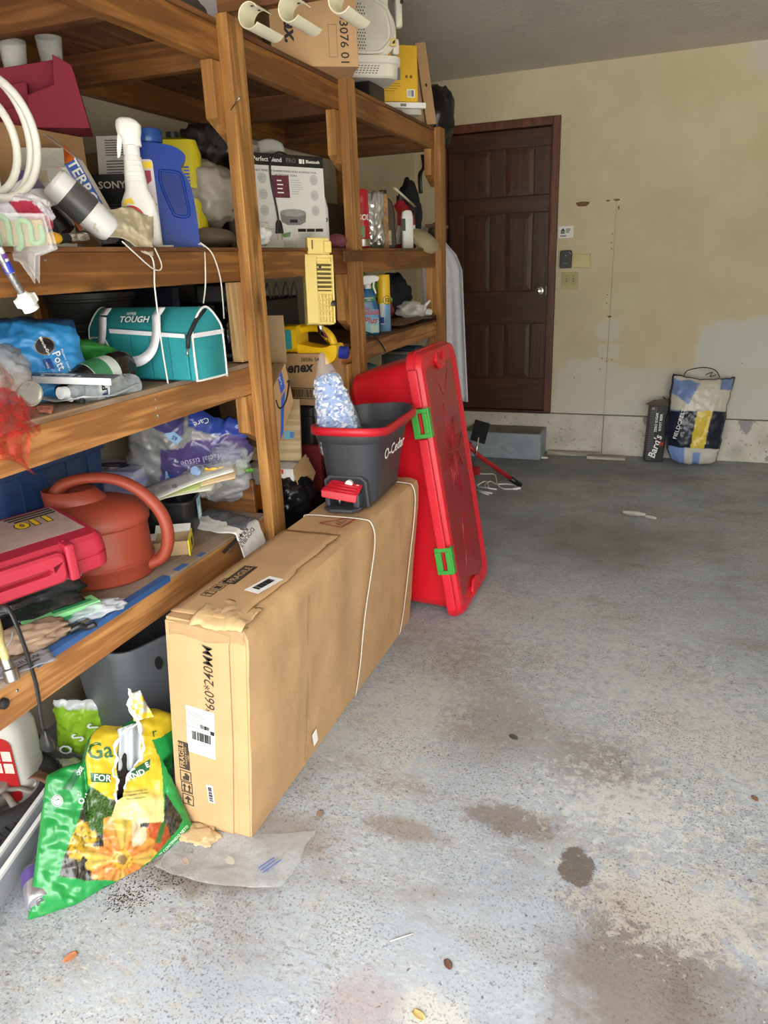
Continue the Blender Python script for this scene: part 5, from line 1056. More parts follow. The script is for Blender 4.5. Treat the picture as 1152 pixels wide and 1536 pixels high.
tag(drape('paper_plate', lambda u, v: (-1.44+.18*u, 1.33+.20*v, ZM+.004+.02*(abs(u-.5)+abs(v-.5))**2), 8, 8, mat('plate_paper', (176, 178, 182), .6, var=.05), None, .002), 'flattened grey paper plate under the water bottle on the middle shelf', 'plate')
mk = thing('white_marker', 'thin white marker pen lying on the front edge of the middle shelf', 'pen', at(108, 597, Z=ZM+.012)); A_, B_ = at(90, 596, Z=ZM+.014), at(124, 602, Z=ZM+.012)
bottle_along(mk, A_, B_, [(0, 0), (.006, 0), (.006, .05), (0, .05)], WHP, 'pen_body', 10); bottle_along(mk, A_+(B_-A_)*.95, B_+(B_-A_), [(.007, 0), (.007, .006), (0, .008)], BLKP, 'pen_tip', 10)
for k in range(3):
    A_, B_ = at(56+2*k, 611+2.5*k, Z=ZM+.007), at(76+1.5*k, 610+4*k, Z=ZM+.007); t = thing('copper_fitting', ('rearmost of three short copper pipe fittings by the red mesh', 'middle one of three short copper pipe fittings by the red mesh', 'front one of three short copper pipe fittings by the red mesh')[k], 'pipe fitting', A_, (0, 0, 0), 'copper fittings'); bottle_along(t, A_, B_, [(.004, 0), (.005, .002), (.005, .012), (.004, .014), (.004, .034), (.005, .036), (.003, .036)], mat('copper', (206, 132, 104), .3, .7), 'pipe', 10)
# red mesh produce bag hanging over the shelf edge
RM = bpy.data.materials.new('red_mesh_net'); RM.use_nodes = True; n = RM.node_tree.nodes; L = RM.node_tree.links; b = n['Principled BSDF']; b.inputs['Base Color'].default_value = srgb(190, 44, 34)+(1,); b.inputs['Roughness'].default_value = .6
tcn = n.new('ShaderNodeTexCoord'); mpn = n.new('ShaderNodeMapping'); mpn.inputs['Rotation'].default_value = (0, 0, .7); L.new(tcn.outputs['Object'], mpn.inputs[0]); nzn = n.new('ShaderNodeTexNoise'); nzn.inputs['Scale'].default_value = 60; nzn.inputs['Detail'].default_value = 6; L.new(tcn.outputs['Object'], nzn.inputs[0])
rpn = ramp(n, [(.4, .25), (.62, .7)]); L.new(nzn.outputs['Fac'], rpn.inputs[0]); L.new(rpn.outputs[0], b.inputs['Alpha'])
rmb = thing('mesh_bag', 'empty red plastic mesh produce bag draped over the middle shelf edge', 'mesh bag', (0, 0, 0))
OUT = [[(-20, 520), (10, 555)], [(-25, 560), (40, 590)], [(-30, 600), (58, 622)], [(-30, 640), (62, 650)], [(-30, 672), (46, 660)], [(-20, 690), (44, 680)], [(20, 690), (42, 700)], [(50, 712), (56, 714)]]
def meshbag(u, v):
    k = v*(len(OUT)-1); i = min(len(OUT)-2, int(k)); f = k-i; a = [OUT[i][0][q]*(1-f)+OUT[i+1][0][q]*f for q in (0, 1)]; b_ = [OUT[i][1][q]*(1-f)+OUT[i+1][1][q]*f for q in (0, 1)]
    px, py = a[0]*(1-u)+b_[0]*u, a[1]*(1-u)+b_[1]*u
    X = -1.36+.115*min(1, v*2.2)+.004*sin(u*17+3*v)+.006*fbm(u*4, v*3)
    return at(px, py, X=X)
drape('net', meshbag, 40, 36, RM, rmb, 0); drape('net_layer', lambda u, v: meshbag(u*.9, v*.9)+Vector((-.012, .004, .01)), 24, 24, RM, rmb, 0)
# ================================================================= bay 1: cartons stacked between the first two posts
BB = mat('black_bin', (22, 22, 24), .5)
b1 = thing('storage_crate', 'large black lidded bin at the bottom of the carton stack behind the first post', 'bin', (-1.58, 2.50, .002))
V, F = rings([brr(.46, .54, .04, 0), brr(.50, .60, .04, .52), brr(.54, .64, .05, .525), brr(.54, .64, .05, .585), brr(.48, .58, .05, .60)]); autosm(mesh('bin_body', V, F, BB, b1, smooth=True), 35)
b2 = thing('storage_crate', 'smaller black bin holding up the carton with the barcode', 'bin', (-1.50, 2.735, .604)); V, F = rings([brr(.34, .20, .03, 0), brr(.36, .22, .03, .31), brr(.38, .24, .03, .315), brr(.38, .24, .03, .345)]); autosm(mesh('bin_body', V, F, BB, b2, smooth=True), 35)
blb = tag(clump('trash_bag', .10, BAGB, None, 3, .35, (.8, 1.0, .7), loc=(-1.31, 2.36, .67)), 'shiny black trash bag bulging beside the orange carton', 'bag')
tag(box('red_carton', -1.44, -1.29, 2.60, 2.625, .604, .80, mat('dark_red_card', (120, 30, 36), .6), bevel=.002), 'narrow dark red carton behind the mop bucket', 'carton')
cfx = -1.275
co = thing('coffee_carton', 'orange and white carton with a green round badge and open brown flap', 'carton', (cfx, 2.33, .612), (0, 0, 6))
box('carton_body', -.20, 0, 0, .17, 0, .10, mat('carton_orange', (222, 122, 40), .5, var=.04), co, bevel=.001); box('white_top', -.20, .0005, -.0005, .17, .10, .165, mat('carton_white', (232, 228, 222), .5, var=.02), co)
mesh('badge', [(-.055+.030*cos(a), -.0015, .085+.030*sin(a)) for a in [2*pi*i/24 for i in range(24)]], [tuple(range(24))], mat('badge_green', (28, 106, 70), .5, var=0), co); sheet(co, .045, .032, WHI, (-.04, -.0008, .026)); stripes(co, .038, .024, BLK, (-.04, -.0016, .026), n=14, seed=6)
text(co, "n'", .05, mat('orange_red_print', (210, 80, 40), .5, var=0), (-.055, -.0015, .14), bold=.05); text(co, '54', .02, WHI, (.0012, .02, .02), 'right', 0, bold=.02); sheet(co, .05, .03, mat('maroon_print', (130, 40, 40), .5, var=0), (.0006, .03, .02), 'right', name='print_block')
mesh('brown_flap', [(.0, .0, .165), (.003, .13, .19), (.035, .14, .115), (.03, .015, .015)], [(0, 1, 2, 3)], CARD, co, solid=.004)
pw = thing('plywood_sheet', 'small pale plywood offcut with a blue price sticker leaning behind the tilted box', 'board', (-1.285, 2.42, .785), (-8, 0, 10))
box('board', -.20, 0, 0, .013, 0, .235, wood('pale_ply', srgb(176, 152, 112), srgb(196, 174, 134), 'X', .7), pw, bevel=.001); sheet(pw, .042, .03, mat('sticker_cyan', (120, 178, 200), .5, var=0), (-.045, -.0005, .10), spin=4); stripes(pw, .018, .022, BLUEP, (-.032, -.0013, .10), n=8, seed=3)
# tilted shipping box with printed arrow smile left off to its plain tape and curve
ab = thing('shipping_box', 'tilted brown shipping box with blue tape and a black curved print behind the post', 'carton', (0, 0, 0))
T_, R__, B__, L__ = at(428, 544, X=-1.30), at(441, 604, X=-1.275), at(415, 673, X=-1.285), at(396, 608, X=-1.31)
ab.location = L__; dx = Vector((-.26, .10, -.03)); Q = [T_, R__, B__, L__]; Q = [q-L__ for q in Q]; V = Q+[q+dx for q in Q]
mesh('box_body', V, [(3, 2, 1, 0), (4, 5, 6, 7), (0, 1, 5, 4), (1, 2, 6, 5), (2, 3, 7, 6), (3, 0, 4, 7)], CARD, ab, bevel=.003)
fnv = (Q[1]-Q[0]).cross(Q[3]-Q[0]).normalized(); 
if fnv.x < 0: fnv = -fnv
def abp(u, v, g=.002): return Q[3]*(1-u)*(1-v)+Q[0]*u*(1-v)+Q[2]*(1-u)*v+Q[1]*u*v+fnv*g   # u: left->top, v: left->bottom
mesh('blue_tape', [abp(*q) for q in ((.62, .0), (.80, .0), (.78, .38), (.60, .36))], [(0, 1, 2, 3)], mat('tape_blue', (48, 92, 188), .5, var=.05), ab); mesh('blue_tape', [abp(*q) for q in ((.58, .42), (.76, .44), (.34, 1), (.20, 1))], [(0, 1, 2, 3)], MATS['tape_blue'], ab)
tube('curve_print', spline([abp(.40, .28, .001), abp(.42, .48, .001), abp(.55, .60, .001), abp(.75, .62, .001), abp(.92, .52, .001), abp(.97, .42, .001), abp(.90, .38, .001)], 6), .004, BLK, ab, 6, flat=.4)
text(ab, 'prime', .025, WHI, M=Matrix.Translation(abp(.69, .2, .003)) @ FACE['right'] @ Matrix.Rotation(radians(-70), 4, 'Z'))
for k in range(3): mesh('tape_print', [abp(*q) for q in ((-.0+.0, .12+.09*k), (.05, .12+.09*k), (.05, .17+.09*k), (.0, .17+.09*k))], [(0, 1, 2, 3)], BLK, ab)
tag(box('open_flap', *(lambda p, q: (p.x-.02, q.x-.0, p.y, p.y+.006, min(p.z, q.z), max(p.z, q.z)))(at(388, 543, Y=2.47), at(424, 473, Y=2.47)), CARD_IN, None, bevel=.001), 'upright corrugated cardboard flap standing above the tilted shipping box', 'cardboard')
kb = thing('tissue_case', 'brown carton with script lettering and a barcode carrying the yellow jug', 'carton', (-1.275, 2.645, .955), (0, 0, 0))
box('carton_body', -.30, 0, 0, .205, 0, .208, CARD, kb, bevel=.003); text(kb, 'Kleenex', .058, BLK, (-.145, -.001, .15), shear=.25, bold=.03, spin=4); text(kb, '38586 04', .022, BLK, (-.055, -.001, .185), bold=.01, spin=1); sheet(kb, .11, .045, BLK, (-.10, -.0005, .05)); sheet(kb, .104, .039, CARD, (-.10, -.0010, .05)); stripes(kb, .096, .033, BLK, (-.10, -.0016, .05), n=26, seed=8)
stripes(kb, .08, .05, mat('faded_black', (70, 58, 46), .6, var=0), (.001, .09, .11), 'right', 0, n=4, seed=3, name='print_lines', rows=True, fill=.3)
# yellow detergent jug lying on its side
YJ = mat('jug_yellow', (236, 190, 20), .35, var=.03)
yj = thing('yellow_jug', 'yellow plastic jug with a blue cap lying on its side on the brown carton', 'jug', (-1.49, 2.70, 1.166), (0, 0, 0)); yj.rotation_euler = (0, 0, radians(4))
hh = .105
V, F = rings([[(x, y, z+hh/2) for y, z in rrect(w_, h_, r_, 5)] for x, w_, h_, r_ in ((-.03, .09, .085, .03), (-.02, .13, .105, .03), (.10, .13, .105, .03))], True, True); autosm(mesh('jug_body', V, F, YJ, yj, smooth=True), 40)
outl = sp2([(.09, .0), (.20, -.045), (.245, -.02), (.262, .01), (.255, .04), (.235, .05), (.215, .085), (.18, .1), (.09, .104)], 4); hole = sp2([(.11, .035), (.16, .02), (.215, .022), (.222, .045), (.19, .078), (.12, .082), (.11, .035)], 4)
prism('jug_shoulder', [(x, z) for x, z in sp2([(.09, .0), (.19, -.05), (.25, -.03), (.262, .012), (.25, .03), (.2, .018), (.12, .03), (.09, .04)], 4)], -.045, .045, YJ, yj, bevel=.012)
tube('jug_handle', spline([(.09, 0, .085), (.14, 0, .092), (.19, 0, .085), (.225, 0, .055), (.24, 0, .01)], 5), .019, YJ, yj, 12, flat=.8)
lathe('jug_cap', [(.024, 0), (.025, .004), (.025, .032), (.02, .036), (0, .036)], mat('cap_blue', (30, 50, 150), .4), yj, 20, loc=(.258, 0, -.005), rot=(0, 95, 0))
prism('front_label', [(a, b+hh/2) for a, b in rrect(.125, .075, .006, 2, .02)], -.0662, -.0648, mat('label_teal', (60, 150, 150), .45, var=0), yj); sheet(yj, .032, .066, WHI, (-.018, -.0665, hh/2)); sheet(yj, .032, .066, mat('label_ivory', (226, 224, 196), .5, var=0), (.02, -.0665, hh/2)); stripes(yj, .026, .058, MATS['grey_print'], (-.018, -.0672, hh/2), n=10, seed=1, name='print_lines', rows=True, fill=.3); stripes(yj, .026, .04, BLK, (.02, -.0672, hh/2+.005), n=3, seed=2, name='print_symbols', rows=True, fill=.6)
# black appliance (blender base) and an added dark rack behind
bc = thing('coffee_maker', 'black coffee maker standing in the dark behind the yellow jug', 'appliance', (-1.60, 2.47, 1.17), (0, 0, 30)); 
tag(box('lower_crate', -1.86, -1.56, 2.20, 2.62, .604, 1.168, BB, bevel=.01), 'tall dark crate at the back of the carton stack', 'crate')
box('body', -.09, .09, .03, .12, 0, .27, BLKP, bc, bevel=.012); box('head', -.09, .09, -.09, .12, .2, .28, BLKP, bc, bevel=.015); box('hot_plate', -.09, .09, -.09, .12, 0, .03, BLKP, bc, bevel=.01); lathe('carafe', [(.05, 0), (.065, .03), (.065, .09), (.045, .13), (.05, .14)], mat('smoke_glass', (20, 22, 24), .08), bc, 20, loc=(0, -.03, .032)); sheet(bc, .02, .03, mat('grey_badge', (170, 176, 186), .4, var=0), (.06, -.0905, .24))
rk = thing('filler_rack', 'tall black wire rack and case added to darken the space behind the yellow jug', 'rack', (-1.865, 2.46, 1.17)); box('case', 0, .28, .02, .62, 0, .20, BLKP, rk, bevel=.012); box('rear_panel', 0, .03, .0, .72, 0, .27, BLKP, rk)  # dark mass put in so the back of the bay reads black
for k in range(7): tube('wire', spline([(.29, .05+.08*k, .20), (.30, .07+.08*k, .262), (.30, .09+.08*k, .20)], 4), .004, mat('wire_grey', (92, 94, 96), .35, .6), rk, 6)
# yellow plastic scrub mop head standing up before the shelves
MY = mat('mop_yellow', (228, 204, 122), .45, var=.03); 
ym = thing('sponge_mop', 'yellow plastic sponge mop head turned upward on a metal pole before the second post', 'mop', at(481, 487, X=-1.235), (-8, 3, 40)); h0 = .25; ym.scale = (1.04, 1.02, 1.0)
yz = Vector((0, 0, 0)); box('mop_shell', -.052, .052, -.012, .030, .0, h0, MY, ym, bevel=.006)
for k in range(7): box('slat', -.008, .046, -.020, -.010, .125+.0155*k, .131+.0155*k, MY, ym)
for a in ((-.052, -.010, -.022, -.010, .004, h0-.004), (.044, .052, -.022, -.010, .004, h0-.004), (-.052, .052, -.022, -.010, h0-.012, h0-.0)): box('shell_rim', *a, MY, ym, bevel=.002)
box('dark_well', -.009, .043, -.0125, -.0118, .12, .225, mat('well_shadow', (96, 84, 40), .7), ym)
for k in range(4):
    for j in range(5): box('sponge_pad', -.004+.012*k, .006+.012*k, -.021, -.011, .008+.021*j, .026+.021*j, MY, ym, bevel=.004)
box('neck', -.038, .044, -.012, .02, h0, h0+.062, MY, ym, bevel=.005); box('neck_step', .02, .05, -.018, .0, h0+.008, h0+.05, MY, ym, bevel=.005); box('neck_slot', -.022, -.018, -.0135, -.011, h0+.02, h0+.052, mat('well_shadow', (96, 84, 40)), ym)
lathe('wing_knob', [(.01, 0), (.01, .008), (.006, .01), (0, .01)], BLKP, ym, 12, loc=(.046, -.02, .075), rot=(90, 0, 0)); lathe('wing_knob', [(.005, 0), (.005, .004), (0, .004)], BLKP, ym, 8, loc=(.002, -.019, .205), rot=(90, 0, 0))
q = ym.location; Mi = Euler([radians(a) for a in (-8, 3, 40)]).to_matrix().inverted(); foot = Vector((q.x-.06, 2.80, 1.166)); tube('pole', [Vector((0, .008, .012)), Vector((0, .008, -.02)), Mi @ (foot-q)], .0105, CHROME, ym, 12)
# ================================================================= bay 2, middle level (z = 1.168)
ZN = 1.168
gp = thing('glass_cleaner', 'blue glass cleaner spray bottle with a white trigger head beside the second post', 'spray bottle', (-1.345, 3.325, ZN), (0, 0, 30))
BLG = mat('cleaner_blue', (28, 96, 150), .15, var=.05, vs=5)
V, F = rings([[(x, y, z) for x, y in rrect(w_, w_*.58, w_*.26, 4)] for w_, z in ((.085, 0), (.096, .008), (.096, .10), (.08, .15), (.066, .185), (.04, .21), (.03, .215))]); autosm(mesh('bottle_body', V, F, BLG, gp, smooth=True), 40)
patch(gp, lambda x, y: (x, -.0295-.0+.006*(x/.045)**2, .065+y), .088, .11, mat('label_cyan', (110, 186, 216), .4, vcol=True), cols=lambda a, b_: (.10, .32, .55) if b_ > .2 else (.32, .62, .72)); text(gp, 'Glass\nPlus', .040, mat('label_crimson', (170, 24, 48), .4, var=0), (.002, -.031, .088), shear=.2, bold=.025); sheet(gp, .06, .02, GRNP, (0, -.0275, .165), spin=8, name='print_block'); text(gp, 'AMMONIA\nFREE', .009, WHI, (0, -.0285, .166), bold=.01); patch(gp, lambda x, y: (x+.02, -.0305, .03+y), .035, .03, mat('print_white_green', (190, 214, 196), .4), 2, 2, 'print_block')
def trigger_head(o, z, s=1, m=WHP, rz=0):
    lathe('collar', [(.015*s, 0), (.016*s, .002), (.016*s, .018*s), (.012*s, .02*s)], m, o, 18, loc=(0, 0, z)); prism('trigger_body', [(a*s, z+b*s) for a, b in ((-.03, .03), (-.022, .018), (.012, .018), (.02, .026), (.05, .032), (.054, .05), (.03, .058), (-.01, .058), (-.03, .046))], -.011*s, .011*s, m, o, bevel=.004*s); prism('trigger_lever', [(a*s, z+b*s) for a, b in ((.026, .034), (.036, .034), (.03, .01), (.04, -.02), (.034, -.024), (.022, .006))], -.006*s, .006*s, m, o, bevel=.002)
trigger_head(gp, .212, 1.05)
ae = thing('aerosol_can', 'tall aerosol can, yellow above and pale blue below, beside the glass cleaner', 'aerosol can', (-1.34, 3.52, ZN))
lathe('can_body', [(.030, 0), (.032, .004), (.032, .165), (.0325, .168)], mat('can_pale_blue', (126, 172, 214), .3, .2, var=.03), ae, 28); lathe('can_top', [(.0322, .13), (.0325, .168), (.0325, .265), (.031, .27), (0, .27)], mat('can_yellow', (240, 196, 40), .35, var=.02), ae, 28, cap0=False)
fa = cylmap(.0326, .15, -40); mesh('logo_ring', [fa(.021*cos(a), .0215*sin(a)) for a in [2*pi*i/24 for i in range(24)]]+[fa(.0185*cos(a), .019*sin(a)) for a in [2*pi*i/24 for i in range(24)]], [(i, (i+1) % 24, 24+(i+1) % 24, 24+i) for i in range(24)], BLK, ae); text(ae, '12', .026, BLK, fn=fa, bold=.03); patch(ae, cylmap(.0326, .085, -88), .022, .10, PAPER, 4, 2); patch(ae, cylmap(.0332, .055, -88), .02, .03, BLUEP, 4, 2, 'print_block')
tag(drape('pegboard_sheet', lambda u, v: (-1.78+.50*u, 3.62+.55*v, ZN+.018+.012*v), 2, 2, wood('brown_pegboard', srgb(84, 52, 34), srgb(104, 66, 44), 'Y', .5), None, .006), 'brown pegboard offcut lying on the right-hand middle shelf', 'board')
pgo = bpy.data.objects['pegboard_sheet']
for r_ in range(3):
    for c_ in range(11): lathe('peg_hole', [(.004, 0), (.004, .0006), (0, .0006)], mat('pale_hole', (206, 190, 170), .7), pgo, 6, loc=(-1.305-.06*r_, 3.66+.046*c_, ZN+.0225+.012*(.07+.084*c_)))
dt_ = thing('drill_tool', 'dark red tool with a lime green trowel leaning in the right middle shelf', 'tool', (-1.46, 3.80, ZN+.03), (0, 0, 20)); clump('tool_body', .075, mat('tool_red', (122, 24, 30), .4), dt_, 5, .2, (.8, 1.1, .9), loc=(0, 0, .06)); prism('trowel_blade', [(-.16, .26), (-.10, .27), (.06, .11), (.05, .06), (-.04, .10)], -.01, .0, mat('lime_plastic', (112, 180, 40), .4), dt_, axis='y', bevel=.004)
pk = thing('white_pouch', 'crumpled white printed pouch with a nozzle on the pegboard', 'pouch', (-1.37, 4.02, ZN+.065), (0, 0, 40)); clump('pouch_film', .065, mat('pouch_white', (206, 204, 198), .4, bump=.3), pk, 3, .3, (1.3, .7, .7)); stripes(pk, .07, .04, BLK, (0, -.052, .01), n=6, seed=3, name='print_lines', rows=True, fill=.25); tube('nozzle', [(.07, -.01, .01), (.11, -.02, .05)], [.012, .006], WHP, pk, 10)
tag(clump('dark_backpack', .125, mat('navy_dark', (26, 26, 34), .8, var=.1), None, 4, .2, (.8, 1, 1), loc=(-1.50, 4.08, ZN+.135)), 'dark navy backpack at the back of the right middle shelf', 'bag')
tag(clump('white_valve', .025, WHP, None, 6, .2, (1.2, .8, .8), loc=(-1.30, 4.10, ZN+.05)), 'small white plastic valve with a dark dial on the pegboard edge', 'valve')
tag(tube('black_cable', spline([at(546, 497, X=-1.28), at(560, 503, X=-1.266), at(572, 516, X=-1.262), at(578, 527, X=-1.262)], 6), .0035, BLKP, None, 6), 'thin black cable end hanging over the right middle beam', 'cable')
# below the middle shelf of bay 2
bk2 = thing('paper_stack', 'stack of striped booklets and blue bags standing under the right middle shelf', 'stack', (-1.55, 3.9, .60)); 
tag(box('blue_crate', -1.84, -1.30, 3.1, 4.1, .002, .60, BB, bevel=.01), 'dark crate on the floor under the right-hand middle shelf', 'crate')
for k in range(7): box('booklet', .10, .25, -.16+.05*k, -.125+.05*k, .0, .42+.01*(k % 3), [mat('spine_grey', (96, 98, 100), .6), mat('spine_tan', (150, 140, 120), .6), mat('spine_navy', (40, 60, 90), .6)][k % 3], bk2, bevel=.002)
tag(clump('blue_bag', .15, mat('pale_blue_bag', (120, 160, 190), .4, bump=.4, bs=20), None, 3, .3, (.8, 1, .9), loc=(-1.42, 3.45, .86)), 'pale blue plastic bag stuffed under the right middle shelf', 'bag')
# ================================================================= mop bucket on the carton
BCK = mat('bucket_grey', (58, 60, 66), .45, var=.06, vs=6, bump=.04); BRED = mat('bucket_red', (190, 28, 44), .4, var=.04)
mbk = thing('mop_bucket', 'dark grey mop bucket with a red handle and foot pedal standing on the long carton', 'bucket', (-1.045, 2.475, BH+.008), (0, 0, 3))
def brg(w_, l_, z, lift=0, n=6):
    P = []
    for x, y in rrect(w_, l_, min(w_, l_)*.38, n):
        sp = max(0, (y/(l_/2)))*max(0, x/(w_/2)); P.append((x+.03*sp*lift, y+.03*sp*lift, z+lift*(.02*abs(y/(l_/2))**2+.012*sp)))
    return P
V, F = rings([brg(.165, .35, 0), brg(.18, .365, .006), brg(.225, .42, .225, .3), brg(.25, .445, .23, .5), brg(.262, .455, .245, .8), brg(.262, .455, .275, 1), brg(.252, .445, .275, 1), brg(.232, .425, .24, .6), brg(.2, .385, .08), brg(.17, .345, .03)], True, True); autosm(mesh('bucket_body', V, F, BCK, mbk, smooth=True), 45)
H = [p for p in brg(.275, .468, .262, 1, 8)]; HH = [q for q in H if q[1] < .17 or q[0] < -.05]
ang = sorted(H, key=lambda q: (math.atan2(q[1], q[0])-radians(62)) % (2*pi)); n_ = len(ang); sel = ang[int(n_*.24):]
Vv = []
for q in sel: 
    d = Vector((q[0], q[1], 0)).normalized()*.0; Vv += [Vector(q)+Vector((0, 0, -.014)), Vector(q)+Vector((0, 0, .014))]
mesh('red_handle', Vv, [(2*i, 2*i+1, 2*i+3, 2*i+2) for i in range(len(sel)-1)], BRED, mbk, smooth=True, solid=.012)
lathe('wringer_basket', [(.055, .02), (.06, .12), (.085, .125), (.088, .135), (.07, .13), (.05, .09), (.03, .04), (0, .04)], BCK, mbk, 32, loc=(.005, -.10, .13), sx=1.0, sy=1.05)
for k in range(30):
    a = 2*pi*k/30; tube('wringer_rib', [(.005+.082*cos(a), -.10+.086*sin(a), .266), (.005+.058*cos(a), -.10+.06*sin(a), .225)], .0028, BCK, mbk, 5)
sv = mat('recess_shade', (16, 16, 18), .6)
prism('recess_shade_panel', [(a, b) for a, b in sp2([(-.075, .0), (-.078, .09), (-.06, .105), (.05, .105), (.068, .09), (.075, .0)], 3)], -.196, -.165, sv, mbk, bevel=.006)  # dark arch panel painted as the shade inside a recess that is not cut
prism('recess_frame', [(-.082, 0), (-.086, .095), (-.066, .115), (.056, .115), (.076, .095), (.084, 0), (.074, 0), (.066, .092), (.05, .104), (-.058, .104), (-.076, .09), (-.072, 0)], -.2, -.17, BCK, mbk, bevel=.003)
mesh('foot_pedal', [(-.078, -.255, .075), (.055, -.245, .06), (.062, -.195, .085), (-.055, -.195, .10), (-.075, -.262, .05), (.05, -.25, .03), (.055, -.2, .07), (-.055, -.2, .085)], [(0, 1, 2, 3), (7, 6, 5, 4), (0, 4, 5, 1), (1, 5, 6, 2), (2, 6, 7, 3), (3, 7, 4, 0)], BRED, mbk, bevel=.004)
for k in range(3): tube('pedal_rib', [(-.07+.012*k, -.248+.014*k, .0825+.004*k), (.05, -.24+.014*k, .066+.006*k)], .003, BRED, mbk, 5)
prism('pedal_base', [(-.07, -.25), (-.04, -.275), (.04, -.27), (.065, -.235), (.06, -.18), (-.07, -.18)], 0, .012, BCK, mbk, axis='z', bevel=.003); box('pedal_arm', .035, .06, -.24, -.18, .01, .06, BCK, mbk, bevel=.006); box('pedal_arm', -.07, -.05, -.24, -.18, .01, .05, BCK, mbk, bevel=.006)
box('white_gear', .008, .05, -.205, -.196, .055, .085, mat('gear_white', (214, 214, 208), .5), mbk, bevel=.004); lathe('white_gear', [(.014, 0), (.014, .012), (0, .012)], MATS['gear_white'], mbk, 12, loc=(.012, -.196, .088), rot=(90, 0, 0)); tube('spring', [(-.02, -.22, .05), (-.02, -.225, .012)], .008, STEEL, mbk, 8)
text(mbk, 'O-Cedar', .058, WHI, M=Matrix.Translation((.119, .012, .172)) @ Matrix.Rotation(radians(-3), 4, 'Z') @ FACE['right'] @ Matrix.Rotation(radians(7), 4, 'X') @ Matrix.Rotation(radians(3), 4, 'Z'), bold=.015)
mr_ = None; mr = thing('mop_refill', 'blue and white chenille mop refill in a clear bag standing in the mop bucket', 'mop refill', (-1.075, 2.355, BH+.20), (4, -9, 20))
mr.scale = (1.22, 1.2, 1.08)
def refcol(p): 
    k = noise.cell(Vector((p.x*150+3*fbm(p.x*20, p.z*20), p.y*150, p.z*115))); return (.78, .80, .86) if k > .42 else (.13, .22, .52) if k > .2 else (.3, .42, .7)
V = []; Fc = []; Cc = []; nj, nk = 150, 130
for j in range(nj+1):
    t = j/nj; r = (.058-.026*t**1.6)*(1 if t < .92 else sqrt(max(0, 1-((t-.92)/.08)**2))+.02)
    for k in range(nk):
        a = 2*pi*k/nk; p = Vector((r*cos(a)*1.05, r*sin(a)*.75, .26*t)); d = noise.cell(Vector((p.x*150+3*fbm(p.x*20, p.z*20), p.y*150, p.z*115))); V.append(p*(1)+Vector((cos(a), sin(a), 0))*(.005*d+.003*fbm(p.x*60, p.y*60, p.z*60))); Cc.append(refcol(p))
Fc = [(j*nk+k, j*nk+(k+1) % nk, (j+1)*nk+(k+1) % nk, (j+1)*nk+k) for j in range(nj) for k in range(nk)]
mesh('chenille', V, Fc, mat('chenille_yarn', (200, 200, 200), .95, vcol=True, bump=.4, bs=160), mr, smooth=True, cols=Cc)
V, F = rings([[((.066-.062*t**2.2)*cos(a)*1.06, (.066-.062*t**2.2)*sin(a)*.78, .33*t) for a in [2*pi*k/24 for k in range(24)]] for t in [i/12 for i in range(13)]], False, True); mesh('clear_bag', V, F, film('refill_film', (225, 228, 235), .13, .08, .5, 30), mr, smooth=True)
# ================================================================= eye-level shelf, left bay (z = 1.557)
ZE = 1.557
hc = thing('tubing_coil', 'coil of white plastic tubing at the left end of the eye-level shelf', 'tubing', at(-10, 205, X=-1.33), (0, 0, 0)); TUBE = mat('pex_white', (214, 212, 204), .4, var=.03)
for k, (rx, rz, dx, dy, dz) in enumerate(((.115, .115, 0, 0, .0), (.105, .12, -.02, .012, .005), (.10, .10, -.03, -.014, -.01))):
    tube('coil_loop', [(dx+.03*sin(a)*.2, dy+rx*cos(a), dz+rz*sin(a)) for a in [2*pi*i/40 for i in range(40)]], .0085, TUBE, hc, 10, closed=True)
ec = thing('brown_carton', 'large brown carton at the back left of the eye-level shelf under the crimson block', 'carton', (-1.88, 1.30, ZE)); box('carton_body', 0, .31, 0, .52, 0, .30, CARD, ec, bevel=.003)
cr = thing('crimson_block', 'crimson notched foam block lying on the brown carton', 'foam block', (-1.645, 1.685, ZE+.302), (0, 0, 38)); CRM = mat('crimson_foam', (122, 20, 42), .75, var=.04)
prism('block', [(-.17, 0), (.17, 0), (.148, .145), (.105, .168), (.098, .10), (.03, .075), (.028, .05), (-.17, .02)], -.07, .07, CRM, cr, bevel=.002); prism('block_step', [(-.17, .0), (.10, .05), (.104, .167), (-.17, .118)], -.02, .07, CRM, cr, bevel=.002); prism('block_step', [(-.17, .0), (.028, .04), (.032, .11), (-.17, .07)], -.048, .07, CRM, cr, bevel=.002)
for k in range(2):
    p = at((28, 80)[k], (100, 95)[k], X=-1.70); t = thing('glass_tumbler', ('left of two clear glass tumblers standing on the crimson block', 'right of two clear glass tumblers standing on the crimson block')[k], 'glass', at((26, 80)[k], (114, 105)[k], X=-1.70)); lathe('glass', [(.028, 0), (.036, .08), (.034, .08), (.027, .006), (0, .006)], mat('clear_glass', (225, 225, 220), .04, alpha=.3, var=0), t, 24)
